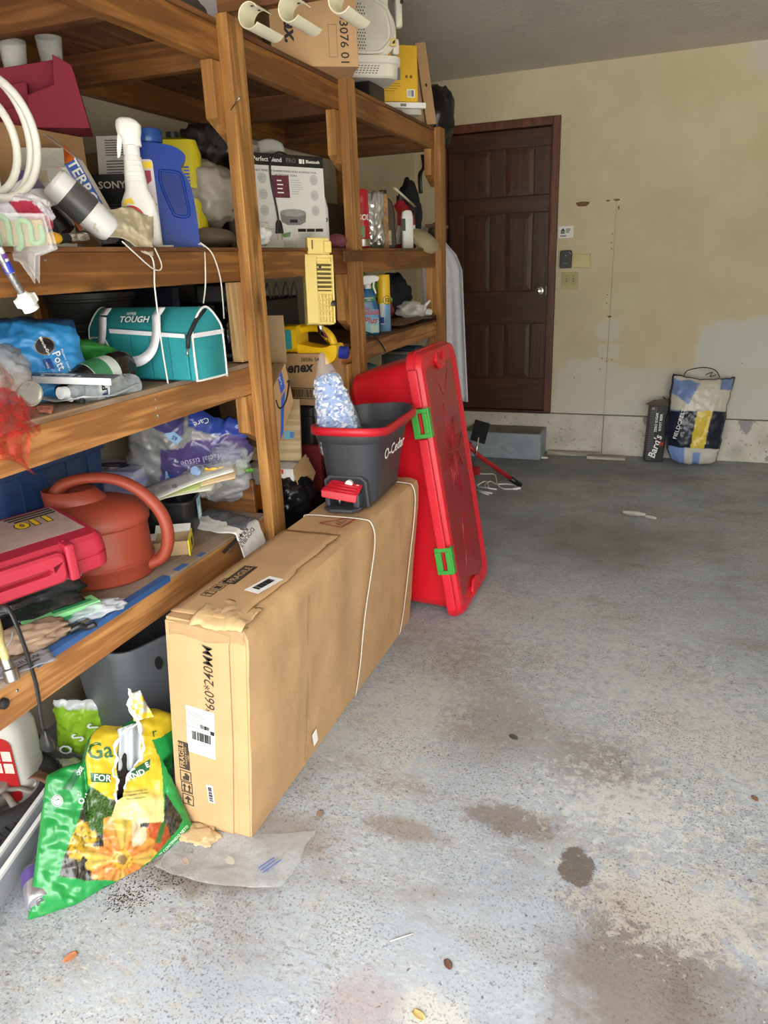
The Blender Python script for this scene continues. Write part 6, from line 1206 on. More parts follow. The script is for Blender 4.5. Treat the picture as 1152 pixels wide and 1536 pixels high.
# ant bait carton with its lid flaps open
tb_ = thing('bait_carton', 'orange and blue ant bait carton with open flaps tilted on the eye-level shelf', 'carton', at(142, 335, X=-1.43)*1.0, (0, -24, 25)); M_ = tb_
box('carton_body', -.045, .045, 0, .05, 0, .15, mat('bait_white', (226, 220, 210), .5, var=.02), tb_, bevel=.001)
def fr(x0, x1, z0, z1, m, nm='print_block', g=.0008): return box(nm, x0, x1, -g, .0, z0, z1, m, tb_)
fr(.010, .0452, .03, .15, mat('bait_blue', (24, 84, 176), .4, var=0)); fr(-.0452, -.036, 0, .15, mat('bait_orange', (220, 110, 40), .4, var=0)); fr(-.012, -.004, .09, .145, mat('bait_lime', (170, 190, 60), .4, var=0), g=.001)
text(tb_, 'TERRO', .036, WHI, (.028, -.0012, .096), spin=-90, bold=.02); text(tb_, 'Ant Bait Stations', .02, BLK, (-.025, -.0012, .085), spin=-90, bold=.02, sx=.9); text(tb_, 'Liquid', .019, BLK, (-.003, -.0012, .062), spin=-90, bold=.02)
for r_ in (.024, .015): mesh('target_ring', [(.0+r*cos(a), -.0014, .026+r*sin(a)) for r in (r_, r_-.004) for a in [2*pi*i/24 for i in range(24)]], [(i, (i+1) % 24, 24+(i+1) % 24, 24+i) for i in range(24)], mat('target_red', (200, 60, 40), .5, var=0), tb_)
for k, (x, z) in enumerate(((-.012, .03), (.004, .02), (.012, .034))): lathe('ant_print', [(.004, 0), (.003, .0012), (0, .0015)], BLK, tb_, 7, loc=(x, -.0014, z), rot=(90, 0, 0), sx=1.6)
mesh('open_flap', [(.045, 0, .15), (.045, .05, .15), (.0, .06, .235), (-.0, .01, .235)], [(0, 1, 2, 3)], mat('grey_card', (178, 174, 166), .7), tb_, solid=.0012); mesh('open_flap', [(-.045, 0, .15), (.04, -.004, .15), (.03, .03, .195), (-.05, .03, .19)], [(0, 1, 2, 3)], MATS['bait_orange'], tb_, solid=.001)
wcx = thing('white_carton', 'open white carton with a printed side behind the ant bait carton', 'carton', (-1.53, 1.60, ZE), (0, 0, 30)); box('carton_body', -.05, .06, 0, .05, 0, .20, mat('dull_white_card', (176, 172, 160), .7, var=.03), wcx, bevel=.002); mesh('open_flap', [(-.05, 0, .20), (.06, 0, .20), (.07, -.03, .24), (-.045, -.02, .245)], [(0, 1, 2, 3)], MATS['dull_white_card'], wcx, solid=.001); sheet(wcx, .05, .03, mat('faded_print', (150, 130, 90), .6, var=.2, vs=60), (-.01, -.0006, .18)); 
nt_ = thing('printed_card', 'white card with a dark red drawing leaning on the brown carton', 'card', (-1.52, 1.385, ZE+.08), (-10, 0, 40)); box('card', -.05, .05, 0, .002, 0, .13, PAPER, nt_); tube('drawing', spline([(-.02, -.001, .02), (.02, -.001, .06), (-.01, -.001, .1), (.03, -.001, .11), (.0, -.001, .05)], 5), .0012, mat('maroon_print', (130, 40, 40)), nt_, 4)
# electronics carton and booklet
so_ = thing('electronics_carton', 'black electronics carton with a white printed booklet standing up in it', 'carton', (-1.62, 1.90, ZE), (0, 0, 24)); box('carton_body', -.01, .16, 0, .11, 0, .215, mat('carton_black', (24, 23, 23), .45, var=.05), so_, bevel=.002); box('white_side', -.065, -.011, .0, .10, 0, .205, mat('dull_white_card', (176, 172, 160)), so_, bevel=.002)
text(so_, 'SONY', .027, WHI, (.048, -.001, .185), bold=.02, sx=1.1); stripes(so_, .09, .05, mat('grey_print', (120, 118, 116)), (.075, -.0008, .11), n=7, seed=2, name='print_lines', rows=True, fill=.18); stripes(so_, .11, .05, MATS['grey_print'], (.085, -.0008, .045), n=7, seed=5, name='print_lines', rows=True, fill=.18)
o = box('booklet', -.005, .155, .06, .064, .20, .335, PAPER, so_, rot=(-14, 0, 0)); o.location = (0, -.045, .02); stripes(o, .10, .05, BLK, (.07, .0592, .30), n=7, seed=1, name='print_lines', rows=True, fill=.25); stripes(o, .10, .05, BLK, (.07, .0592, .24), n=6, seed=9, name='print_lines', rows=True, fill=.25)
# white stain remover spray
ws = thing('spray_bottle', 'white trigger spray bottle with a round red label on the eye-level shelf', 'spray bottle', (-1.36, 1.752, ZE+.001), (0, 0, 38))
V, F = rings([[(x, y, z) for x, y in rrect(w_, d_, d_*.42, 5)] for w_, d_, z in ((.092, .055, 0), (.098, .06, .006), (.098, .06, .075), (.088, .056, .115), (.06, .044, .145), (.052, .04, .19), (.044, .036, .225), (.03, .03, .232))]); autosm(mesh('bottle_body', V, F, WHP, ws, smooth=True), 50)
for k in range(6): 
    V, F = rings([[(x, y, z) for x, y in rrect(.056-.0018*k, .043-.0008*k, .016, 4)] for z in (.150+.0125*k, .154+.0125*k)]); mesh('grip_ring', V, F, WHP, ws, smooth=True)
lathe('collar', [(.019, .0), (.021, .002), (.021, .024), (.018, .026)], WHP, ws, 20, loc=(0, 0, .228))
V, F = rings([[(x+cx_, y, z) for x, y in rrect(w_, d_, d_*.45, 4)] for cx_, w_, d_, z in ((.004, .046, .034, .25), (.002, .05, .036, .268), (-.0, .062, .038, .285), (.0, .064, .038, .300), (-.004, .05, .03, .312), (-.006, .028, .018, .318))]); autosm(mesh('trigger_body', V, F, WHP, ws, smooth=True), 50); prism('trigger_lever', [(-.028, .285), (-.018, .285), (-.022, .255), (-.03, .225), (-.038, .222), (-.036, .25)], -.008, .008, WHP, ws, bevel=.002)
def wsm(x, y): return (-.022+x*.95, -.0305+.02*max(0, (-(-.022+x)-.02)/.03)**2*.6, .07+y)
for r0, r1, m in ((.0, .036, mat('label_red', (196, 44, 36), .45, var=0)), (.0, .021, WHI), (.0, .017, mat('navy_print', (36, 40, 84)))):
    g = {.036: 0, .021: .0006, .017: .0012}[r1]; mesh('round_label', [Vector(wsm(r1*cos(2*pi*i/24), r1*sin(2*pi*i/24)))-Vector((0, g, 0)) for i in range(24)], [tuple(range(24))], m, ws)
text(ws, 'Oxi', .014, WHI, fn=lambda x, y: Vector(wsm(x, y))-Vector((0, .002, 0)), bold=.03); mesh('yellow_flash', [Vector(wsm(*q))-Vector((0, -.0003, 0)) for q in ((-.02, .036), (.012, .04), (.006, .055), (-.014, .05))], [(0, 1, 2, 3)], YELP, ws)
# blue plant food jug
BJ = mat('jug_blue', (8, 48, 132), .28, var=.04, vs=4, spec=.25)
bj = thing('plant_food_jug', 'tall metallic blue plant food jug with a side grip and rose label', 'jug', (-1.365, 1.885, ZE), (0, 0, 36)); bj.scale = (1.05, 1, 1.01)
P = sp2([(-.068, .0), (.068, 0), (.073, .01), (.072, .10), (.064, .165), (.045, .205), (.056, .222), (.060, .238), (.036, .258), (-.012, .268), (-.066, .268), (-.072, .25), (-.073, .01), (-.068, 0)], 3)[:-1]
prism('jug_body', P, -.042, .042, BJ, bj, bevel=.014, seg=3)
gP = sp2([(-.008, .20), (.032, .195), (.044, .185), (.05, .14), (.052, .085), (.02, .085), (.012, .095), (-.006, .15), (-.012, .19)], 3)
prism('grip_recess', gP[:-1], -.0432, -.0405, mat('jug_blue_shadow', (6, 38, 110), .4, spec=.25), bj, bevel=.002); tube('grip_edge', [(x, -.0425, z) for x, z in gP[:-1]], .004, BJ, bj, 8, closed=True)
for k in range(14): box('grip_ridge', .052, .066, -.044, -.041, .095+.0085*k, .099+.0085*k, BJ, bj)
lathe('jug_cap', [(.036, 0), (.038, .004), (.038, .03), (.035, .034), (0, .034)], mat('cap_blue_metal', (22, 66, 140), .3, var=.03), bj, 28, loc=(-.03, 0, .272)); lathe('neck', [(.034, -.01), (.034, .006)], BJ, bj, 24, False, False, loc=(-.03, 0, .268))
fl_ = lambda z0, z1, m, nm='print_block', g=.0434, x0=-.071, x1=-.026: box(nm, x0, x1, -g, -.040, z0, z1, m, bj)
prism('front_label', rrect(.047, .205, .008, 3, -.048, .125), -.0432, -.04, mat('label_pink_white', (206, 196, 206), .4, var=.08), bj); fl_(.205, .222, YELP); fl_(.030, .048, YELP); fl_(.048, .10, mat('label_rose', (150, 28, 40), .45, var=.4, vs=50)); mesh('shield', [(-.062, -.0438, .2), (-.032, -.0438, .2), (-.032, -.0438, .175), (-.047, -.0438, .162), (-.062, -.0438, .175)], [(0, 1, 2, 3, 4)], mat('shield_crimson', (150, 20, 50), .4, var=0), bj); box('print_block', -.071, -.05, -.0436, -.04, .145, .153, YELP, bj)
text(bj, 'Rose &', .013, BLK, (-.052, -.0437, .133), bold=.02); text(bj, 'Flower Care', .0125, BLK, (-.05, -.0437, .115), bold=.02, sx=.75)
for k in range(9):
    a = k*2.4; r_ = .004+.0016*k; tube('rose_petal', [(-.048+r_*cos(a+t), -.0438, .074+r_*sin(a+t)) for t in (0, .4, .8, 1.2)], .0012, mat('rose_dark', (96, 10, 26), .5, var=0), bj, 4)
# further back to the right
yb_ = thing('yellow_bottle', 'yellow plastic bottle behind the blue plant food jug', 'bottle', (-1.52, 2.17, ZE), (0, 0, 30)); V, F = rings([[(x, y, z) for x, y in rrect(w_, w_*.7, w_*.2, 4)] for w_, z in ((.15, 0), (.16, .01), (.16, .29), (.14, .325), (.05, .335))]); autosm(mesh('bottle_body', V, F, mat('bottle_yellow', (206, 190, 20), .4), yb_, smooth=True), 40); lathe('cap', [(.02, 0), (.02, .03), (0, .03)], BLKP, yb_, 14, loc=(0, 0, .322))
tag(clump('dark_ball_bag', .075, mat('dark_grey_film', (58, 54, 54), .4, bump=.4), None, 4, .25, (1, 1, 1), loc=at(306, 222, X=-1.60)), 'dark grey plastic bag perched on top behind the blue jug', 'bag'); bpy.data.objects['dark_ball_bag'].name = 'grey_bag'
tag(clump('clear_bag_of_rags', .092, film('milky_film', (176, 168, 154), .93, .2, .5, 22), None, 12, .22, (1.0, 1.1, 1.05), loc=at(312, 292, X=-1.46)), 'milky plastic bag of white rags next to the first post on the eye-level shelf', 'bag')
bpy.data.objects['clear_bag_of_rags'].name = 'rag_bag'
tag(clump('tan_cap', .085, mat('tan_felt', (122, 106, 88), .8), None, 2, .08, (1.15, 1, .42), loc=(-1.45, 2.19, ZE+.033)), 'flat tan felt hat lying under the milky rag bag', 'hat'); bpy.data.objects['tan_cap'].name = 'hat'
tag(box('back_carton', -1.86, -1.62, 2.0, 2.12, ZE, ZE+.29, mat('dull_card', (120, 100, 70), .8), bevel=.003), 'dull brown carton at the very back behind the grey bag', 'carton'); bpy.data.objects['back_carton'].name = 'carton'
# bottle in a bag, cap, sponge pack, hose nozzle, paper bag
bw = thing('wrapped_bottle', 'white bottle with a wide black band lying tilted inside a clear bag', 'bottle', (0, 0, 0)); A_, B_ = at(163, 345, X=-1.30), at(78, 270, X=-1.37); bw.location = A_
def along(o, A, B, prof, m, name, n=24, sy=1):
    d = (B-A); e = lathe(name, prof, m, o, n, sx=1, sy=sy); e.location = A-o.location; e.rotation_euler = d.to_track_quat('Z', 'Y').to_euler(); return e
L_ = (B_-A_).length
along(bw, A_, B_, [(0, -.01), (.026, -.008), (.033, .004), (.036, .05), (.037, L_*.95), (.03, L_), (0, L_)], mat('bottle_white', (214, 214, 214), .35, var=.03), 'bottle_body'); along(bw, A_, B_, [(.038, L_*.36), (.0385, L_*.37), (.0385, L_*.74), (.038, L_*.75)], mat('band_black', (16, 16, 18), .4), 'black_band'); 
along(bw, A_, B_+(B_-A_)*.35, [(.012, -.03), (.04, -.01), (.044, .06), (.046, L_*.9), (.040, L_*1.2), (.012, L_*1.32)], film('bottle_bag_film', (225, 225, 225), .07, .1, .8, 22), 'clear_bag')
cbk = thing('wrapped_roll', 'second black and white printed roll lying behind the bagged bottle', 'roll', at(110, 330, X=-1.42)); along(cbk, at(95, 352, X=-1.40), at(40, 288, X=-1.46), [(0, 0), (.035, 0), (.036, .12), (0, .12)], mat('band_black', (30, 30, 32)), 'roll_body'); along(cbk, at(70, 322, X=-1.425), at(40, 288, X=-1.46), [(0, 0), (.0365, 0), (.037, .08), (0, .08)], mat('bottle_white', (214, 214, 214)), 'paper_sleeve'); along(cbk, at(50, 298, X=-1.445), at(30, 270, X=-1.48), [(0, 0), (.038, 0), (.038, .05), (0, .05)], mat('violet_band', (82, 74, 128), .5), 'violet_end')
gl = thing('work_glove', 'white and dark red knit work glove bunched at the left of the eye-level shelf', 'glove', at(35, 322, X=-1.335), (0, 0, 25)); o = clump('glove_knit', .05, mat('glove_knit', (200, 200, 200), .9, vcol=True, bump=.3, bs=150), gl, 6, .18, (1.25, .7, .85), n=5)
ca = o.data.color_attributes.new('Col', 'FLOAT_COLOR', 'POINT'); ca.data.foreach_set('color', [x for v in o.data.vertices for x in (((.36, .02, .05) if (sin(v.co.x*60+v.co.z*40) > .1 or v.co.z < -.018) and v.co.z < .025 else (.62, .58, .64))+(1,))])
sp_ = thing('sponge_pack', 'green zigzag scrub sponge in a clear bag hanging over the eye-level shelf edge', 'sponge', at(30, 350, X=-1.262), (0, 0, 30)); SGN = mat('sponge_green', (120, 160, 104), .8, bump=.3, bs=120)
zz = []
for k in range(5): zz += [(-.042+.021*k, 0, -.03+.004*k), (-.042+.021*k, 0, .03-.004*k)] if k % 2 == 0 else [(-.042+.021*k, 0, .03-.004*k), (-.042+.021*k, 0, -.03+.004*k)]
tube('sponge_rib', spline(zz, 3), .0062, SGN, sp_, 8); box('sponge_back', -.048, .046, .006, .016, -.026, .026, mat('sponge_tan', (170, 150, 90), .9), sp_, bevel=.004)
V = [(-.056, -.012, .034), (.05, -.012, .03), (.056, -.01, -.028), (.02, -.012, -.04), (.012, -.012, -.082), (-.004, -.012, -.05), (-.056, -.01, -.036)]; mesh('clear_bag', V+[(x, y+.034, z) for x, y, z in V], [tuple(range(7)), tuple(range(7, 14))[::-1]]+[(i, (i+1) % 7, 7+(i+1) % 7, 7+i) for i in range(7)], film('sponge_film', (220, 220, 220), .22, .08, .9, 40), sp_, bevel=.006)
nz_ = thing('air_nozzle', 'yellow tip and black chrome air nozzle lying on the eye-level shelf edge', 'nozzle', at(95, 357, X=-1.285)); A_, B_ = at(62, 358, X=-1.283), at(130, 357, X=-1.293); LL = (B_-A_).length
along(nz_, A_, B_, [(0, -.004), (.008, 0), (.0125, .012), (.0135, LL*.28), (.009, LL*.38)], mat('nozzle_yellow', (228, 168, 40), .6), 'yellow_tip', 16); along(nz_, A_, B_, [(.009, LL*.36), (.012, LL*.4), (.009, LL*.5), (.011, LL*.55), (.008, LL*.6)], BLKP, 'black_body', 14); along(nz_, A_, B_, [(.008, LL*.58), (.0115, LL*.62), (.0115, LL*.72), (.008, LL*.74), (.012, LL*.78), (.012, LL*.97), (0, LL*.98)], CHROME, 'chrome_end', 12)
pb_ = thing('crumpled_paper', 'crumpled cream paper bag drooping over the eye-level shelf edge before the spray bottle', 'paper', (0, 0, 0)); PCR = mat('cream_paper', (196, 184, 156), .8, var=.03, bump=.1, bs=40)
def crum(u, v):
    px = 150+80*u-10*v*(1-u); py = 308+12*u+62*v*(.55+.45*u)+4*sin(u*9); return at(px, py, X=-1.325+.06*v*(.3+.7*u)+.02*fbm(u*4, v*3, 1)+.007*abs(fbm(u*9, v*7)))
drape('paper', crum, 36, 24, PCR, pb_, .001)
# braided supply line hanging in front of the shelf
sl_ = thing('supply_line', 'braided water supply line with a white nut hanging in front of the eye-level shelf', 'hose', at(36, 448, X=-1.235)); q = sl_.location.copy(); P = [at(-30, 310, X=-1.27), at(-8, 365, X=-1.245), at(12, 405, X=-1.238), at(34, 442, X=-1.235)]
tube('braided_line', [p-q for p in spline(P, 6)], .0075, mat('steel_braid', (140, 140, 142), .35, .7, var=.4, vs=160), sl_, 10); A_, B_ = P[3], P[3]+(P[3]-P[2]).normalized()
along(sl_, A_, B_, [(.009, -.004), (.012, .002), (.019, .005), (.0195, .022), (.016, .024), (.0165, .034), (.0125, .034), (.0115, .016), (0, .016)], WHP, 'plastic_nut', 22)
for k in range(6):
    d = (B_-A_).normalized(); a1_ = d.orthogonal().normalized(); a2_ = d.cross(a1_); c_ = A_+d*.013+(a1_*cos(k*pi/3)+a2_*sin(k*pi/3))*.0195-q; o = cbox('nut_lug', c_, (.006, .006, .018), WHP, sl_, bevel=.002); o.rotation_euler = d.to_track_quat('Z', 'Y').to_euler()
A2, B2 = at(-4, 372, X=-1.243), at(20, 418, X=-1.237)
along(sl_, A2, B2, [(.0095, 0), (.0095, .05)], mat('tag_white', (216, 218, 224), .5), 'paper_tag', 14); along(sl_, A2+(B2-A2)*.45, B2, [(.0098, 0), (.0098, .022)], mat('tag_blue', (40, 60, 170), .5), 'tag_band', 14); along(sl_, A2+(B2-A2)*.2, B2, [(.0097, 0), (.0097, .01)], mat('tag_violet', (110, 60, 150), .5), 'tag_band', 14)
# white strings hanging from the shelf edge
STR = mat('string_white', (216, 212, 204), .7)
for k, (pts, lab) in enumerate((([(200, 372), (228, 386), (232, 430), (236, 465), (243, 520), (252, 575)], 'longest white string hanging across the teal bag'), ([(298, 366), (306, 372), (308, 400), (308, 430), (305, 455)], 'middle white string hanging to the top of the teal bag'), ([(300, 364), (318, 380), (330, 415), (334, 450), (336, 478)], 'white string hanging over the pale cleat beside the post'))):
    tag(tube('hanging_string', spline([at(x, y, X=-1.262+.004*k-(.0 if y > 375 else .02)) for x, y in pts], 6), .0022, STR, None, 6), lab, 'string', 'hanging strings')
tag(tube('string_loop', spline([at(x, y, X=-1.258) for x, y in ((183, 362), (205, 382), (228, 402), (240, 405), (242, 395), (232, 372))], 5), .0018, STR, None, 6), 'thin white string loop drooping under the cream paper bag', 'string')
tag(tube('string_loop', spline([(-1.315, at(233, 366, X=-1.315).y, ZE+.004), (-1.29, at(255, 368, X=-1.29).y, ZE+.004), (-1.285, at(259, 372, X=-1.285).y, ZE+.003), (-1.30, at(236, 371, X=-1.3).y, ZE+.003)], 5, True), .002, STR, None, 6, closed=True), 'small white string loop lying at the foot of the blue jug', 'string')
# ================================================================= eye-level shelf, middle bay
pc = thing('scale_carton', 'tall white kitchen scale carton with a black top band on the eye-level shelf', 'carton', (-1.455, 2.485, ZE), (0, 0, 62)); pc.scale = (1.14, 1, 1.085)
PWd, PH = .305, .30; CW = mat('carton_gloss_white', (214, 214, 210), .35, var=.02); box('carton_body', 0, PWd, 0, .14, 0, PH, CW, pc, bevel=.0015)
box('top_band', -.0006, PWd+.0004, -.0006, .14, PH-.036, PH+.0006, mat('carton_black', (24, 23, 23)), pc); box('dark_side', -.001, 0, 0, .14, 0, PH, MATS['carton_black'], pc)
text(pc, 'Perfect Blend', .02, WHI, (.085, -.0014, PH-.018), bold=.01); text(pc, 'PRO', .02, mat('grey_print', (120, 118, 116)), (.175, -.0014, PH-.018)); text(pc, 'Bluetooth', .014, WHI, (.262, -.0014, PH-.018), bold=.02); boxes('phone_icon', [(.207, .219, -.0012, 0, PH-.025, PH-.011), (.222, .228, -.0012, 0, PH-.025, PH-.011)], WHI, pc)
text(pc, 'ENJOY PERFECTLY BLENDED DRINKS WHILE ACHIEVING YOUR', .0085, BLK, (PWd/2, -.001, PH-.052), bold=.01); text(pc, 'NUTRITIONAL GOALS', .0085, BLK, (PWd/2, -.001, PH-.064), bold=.01)
box('screen_print', .098, .162, -.001, 0, .165, .235, mat('plum_print', (96, 40, 62), .4, var=.25, vs=60), pc); stripes(pc, .03, .05, WHI, (.13, -.0012, .2), n=4, seed=3, name='print_lines', rows=True, fill=.3); stripes(pc, .06, .05, MATS['grey_print'], (.20, -.0008, .2), n=7, seed=3, name='print_lines', rows=True, fill=.12)
for (x, z) in ((.06, .225), (.06, .175), (.06, .125), (.262, .225), (.262, .175), (.262, .125)): mesh('grey_badge', [(x+.017*cos(a), -.0008, z+.017*sin(a)) for a in [2*pi*i/20 for i in range(20)]], [tuple(range(20))], mat('badge_pale', (186, 186, 184), .5, var=0), pc); stripes(pc, .02, .014, MATS['grey_print'], (x, -.0012, z), n=3, seed=int(x*900), name='print_lines', rows=True, fill=.15)
mesh('scale_print', [(.17+.052*cos(a), -.001, .118+.012*sin(a)) for a in [2*pi*i/28 for i in range(28)]], [tuple(range(28))], mat('print_silver', (150, 150, 148), .3, var=.15, vs=50), pc); mesh('scale_print', [(.118, -.0009, .115), (.222, -.0009, .115), (.218, -.0009, .088), (.195, -.0009, .078), (.145, -.0009, .078), (.122, -.0009, .088)], [(0, 1, 2, 3, 4, 5)], mat('print_grey', (120, 122, 124), .4, var=.1), pc); box('lcd_print', .155, .185, -.0014, 0, .086, .096, BLK, pc)
for k in range(3): box('store_badge', .185+.036*k, .217+.036*k, -.001, 0, .056, .066, BLK, pc)
stripes(pc, .08, .02, MATS['grey_print'], (.23, -.0008, .042), n=3, seed=7, name='print_lines', rows=True, fill=.15); stripes(pc, .07, .05, MATS['grey_print'], (.06, -.0008, .055), n=5, seed=8, name='print_lines', rows=True, fill=.12); mesh('scribble_print', [(.12, -.001, .05), (.155, -.001, .056), (.15, -.001, .04), (.125, -.001, .038)], [(0, 1, 2, 3)], mat('print_moss', (110, 140, 90), .5, var=.3, vs=80), pc); text(pc, 'INCLUDES', .008, MATS['grey_print'], (.05, -.001, .085))
sheet(pc, .05, .03, mat('tape_clear', (230, 230, 226), .2, alpha=.5), (.15, -.0016, .012), name='clear_tape')
pcd = thing('plug_cord', 'black appliance cord with a two-prong plug hanging over the white scale carton', 'cord', pc.location, (0, 0, 62)); pcd.scale = pc.scale
tube('cord', spline([(.18, .03, PH+.004), (.13, .0, PH+.006), (.095, -.006, PH-.02), (.09, -.007, .22), (.103, -.007, .13), (.105, -.009, .088)], 6), .0034, BLKP, pcd, 8); o = mesh('plug', *rings([[(x, y, z) for x, y in rrect(w_, .014, .004, 2)] for z, w_ in ((.008, .01), (-.002, .02), (-.034, .029))]), BLKP, pcd, loc=(.105, -.010, .085))
for x in (-.0075, .0075): box('prong', .105+x-.001, .105+x+.001, -.012, -.006, .03, .052, CHROME, pcd)
wbx = thing('flat_white_box', 'flat white box with torn clear tape lying on top of the scale carton', 'carton', (-1.50, 2.62, ZE+.332), (0, 3, 50)); box('carton_body', -.18, .12, 0, .16, 0, .035, mat('dull_white_card', (176, 172, 160)), wbx, bevel=.002); drape('loose_tape', lambda u, v: (.02+.1*u, -.012-.02*sin(2*v), .045-.05*v+.015*sin(3*u)), 10, 6, film('tape_film', (210, 210, 204), .6, .1), wbx, .0006)
fl = thing('flashlight', 'silver grey flashlight standing beside the white scale carton', 'flashlight', at(376, 350, X=-1.37)*1.0, (0, 0, 0)); fl.location.z = ZE; lathe('barrel', [(.018, 0), (.02, .01), (.02, .07), (.014, .075), (.014, .17), (.022, .185), (.026, .2), (.026, .235), (.02, .24), (0, .24)], mat('grey_metal_paint', (122, 124, 126), .35, .5), fl, 20); lathe('grip_ring', [(.0205, .02), (.0205, .03)], BLKP, fl, 20, False, False); lathe('grip_ring', [(.0205, .045), (.0205, .055)], BLKP, fl, 20, False, False)
tag(clump('white_packet', .05, mat('packet_white', (206, 206, 202), .4, bump=.2), None, 3, .25, (1.0, .7, .8), loc=at(384, 352, X=-1.335)), 'small white printed packet at the foot of the scale carton by the post', 'packet')
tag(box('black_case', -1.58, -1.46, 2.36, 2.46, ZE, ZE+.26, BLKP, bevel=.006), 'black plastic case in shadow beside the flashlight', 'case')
wkb = thing('weed_killer_bottle', 'white weed killer bottle with green lettering behind the scale carton', 'bottle', (-1.375, 2.875, ZE), (0, 0, 30)); V, F = rings([[(x, y, z) for x, y in rrect(w_, w_*.6, w_*.2, 4)] for w_, z in ((.09, 0), (.1, .008), (.1, .15), (.085, .19), (.04, .21))]); autosm(mesh('bottle_body', V, F, WHP, wkb, smooth=True), 40); text(wkb, 'ndup', .034, GRNP, (0.01, -.031, .11), shear=.2, bold=.03); mesh('warning_print', [(.0, -.0305, .03), (.04, -.0305, .03), (.02, -.0305, .07)], [(0, 1, 2)], MATS['grey_print'], wkb); lathe('cap', [(.018, 0), (.018, .03), (0, .03)], mat('cap_green', (60, 110, 50), .5), wkb, 14, loc=(0, 0, .21))
bxb = thing('blue_carton', 'blue and grey cartons stacked in the shadow behind the white bottle', 'carton', (-1.50, 2.90, ZE), (0, 0, 25)); box('lower_carton', -.06, .12, 0, .12, 0, .2, mat('slate_card', (70, 82, 104), .6), bxb, bevel=.002); box('upper_carton', -.04, .12, .01, .12, .202, .28, mat('carton_navy_blue', (34, 52, 116), .5), bxb, bevel=.002); sheet(bxb, .04, .03, YELP, (.09, -.001, .17), name='print_block')
tag(clump('maroon_cloth', .035, mat('maroon_cloth', (110, 56, 70), .85), None, 3, .2, (1.2, .9, .8), loc=at(505, 362, X=-1.31)), 'small bunched maroon cloth at the shelf edge next to the second post', 'cloth'); bpy.data.objects['maroon_cloth'].name = 'bunched_cloth'
tag(box('pale_bottle_box', -1.80, -1.66, 2.99, 3.1, ZE, ZE+.36, mat('grey_white_card', (150, 150, 146), .6), bevel=.01), 'pale grey box behind the second post at the back wall', 'box'); bpy.data.objects['pale_bottle_box'].name = 'tall_box'
# ================================================================= eye-level shelf, right bay
rv = thing('carpet_cleaner_can', 'red aerosol carpet cleaner can with white lettering on the eye-level shelf', 'aerosol can', (-1.375, 3.36, ZE)); lathe('can_body', [(.034, 0), (.036, .004), (.036, .19), (.033, .2), (.034, .205), (.034, .25), (.03, .256), (0, .256)], mat('can_red', (176, 22, 34), .35, var=.05), rv, 28); lathe('silver_base', [(.0363, .012), (.0363, .042)], STEEL, rv, 28, False, False); text(rv, 'RESOLVE', .034, WHI, fn=cylmap(.0365, .135, -48), bold=.03, sx=.9, shear=.1); patch(rv, cylmap(.0366, .075, -70), .03, .05, mat('print_moss', (110, 140, 90)), 5, 2, 'print_block'); mesh('blue_flash', [cylmap(.037, .05, -95)(x, y) for x, y in ((-.02, -.04), (.012, -.04), (-.004, .06), (-.02, .06))], [(0, 1, 2, 3)], BLUEP, rv)
sp2_ = thing('silver_pouch', 'tall shiny silver foil pouch beside the red aerosol', 'pouch', (-1.385, 3.53, ZE+.128), (0, 0, 40)); pillow('pouch_film', .12, .26, .045, mat('pouch_silver', (178, 178, 174), .16, .65, bump=.5, bs=16), sp2_, 24, 40, 4, .008, 5, edge=3)
box('gusset', .05, .075, -.01, .015, -.127, .12, mat('pouch_side_red', (150, 110, 60), .4, var=.5, vs=40), sp2_)
mo_ = thing('oil_bottle', 'amber and black plastic bottle with a loop handle behind the silver pouch', 'bottle', (-1.40, 3.72, ZE), (0, 0, 35)); prism('bottle_body', [(x, z) for x, z in sp2([(-.045, 0), (.05, 0), (.055, .10), (.05, .2), (.02, .245), (-.02, .25), (-.05, .2), (-.048, .08)], 3)], -.025, .025, mat('amber_plastic', (58, 38, 22), .25, var=.2), mo_, bevel=.01); tube('loop_handle', spline([(.045, 0, .2), (.062, 0, .17), (.06, 0, .1), (.045, 0, .06)], 5), .009, mat('amber_loop', (100, 66, 34), .3), mo_, 8); lathe('cap', [(.018, 0), (.018, .03), (0, .03)], BLKP, mo_, 14, loc=(0, 0, .248)); mesh('label_patch', [(-.03, -.0265, .02), (.03, -.0265, .02), (.03, -.0265, .09), (-.03, -.0265, .09)], [(0, 1, 2, 3)], mat('foil_label', (150, 140, 120), .3, .4, var=.5, vs=50), mo_)
wv = thing('white_bottle', 'short white rectangular bottle beside the red jug on the eye-level shelf', 'bottle', (-1.35, 3.93, ZE), (0, 0, 30)); V, F = rings([[(x, y, z) for x, y in rrect(w_, .05, .012, 4)] for w_, z in ((.056, 0), (.062, .006), (.062, .16), (.05, .185), (.03, .19))]); autosm(mesh('bottle_body', V, F, WHP, wv, smooth=True), 40); box('dark_label', -.03, -.012, -.0262, -.02, .09, .15, BLKP, wv)
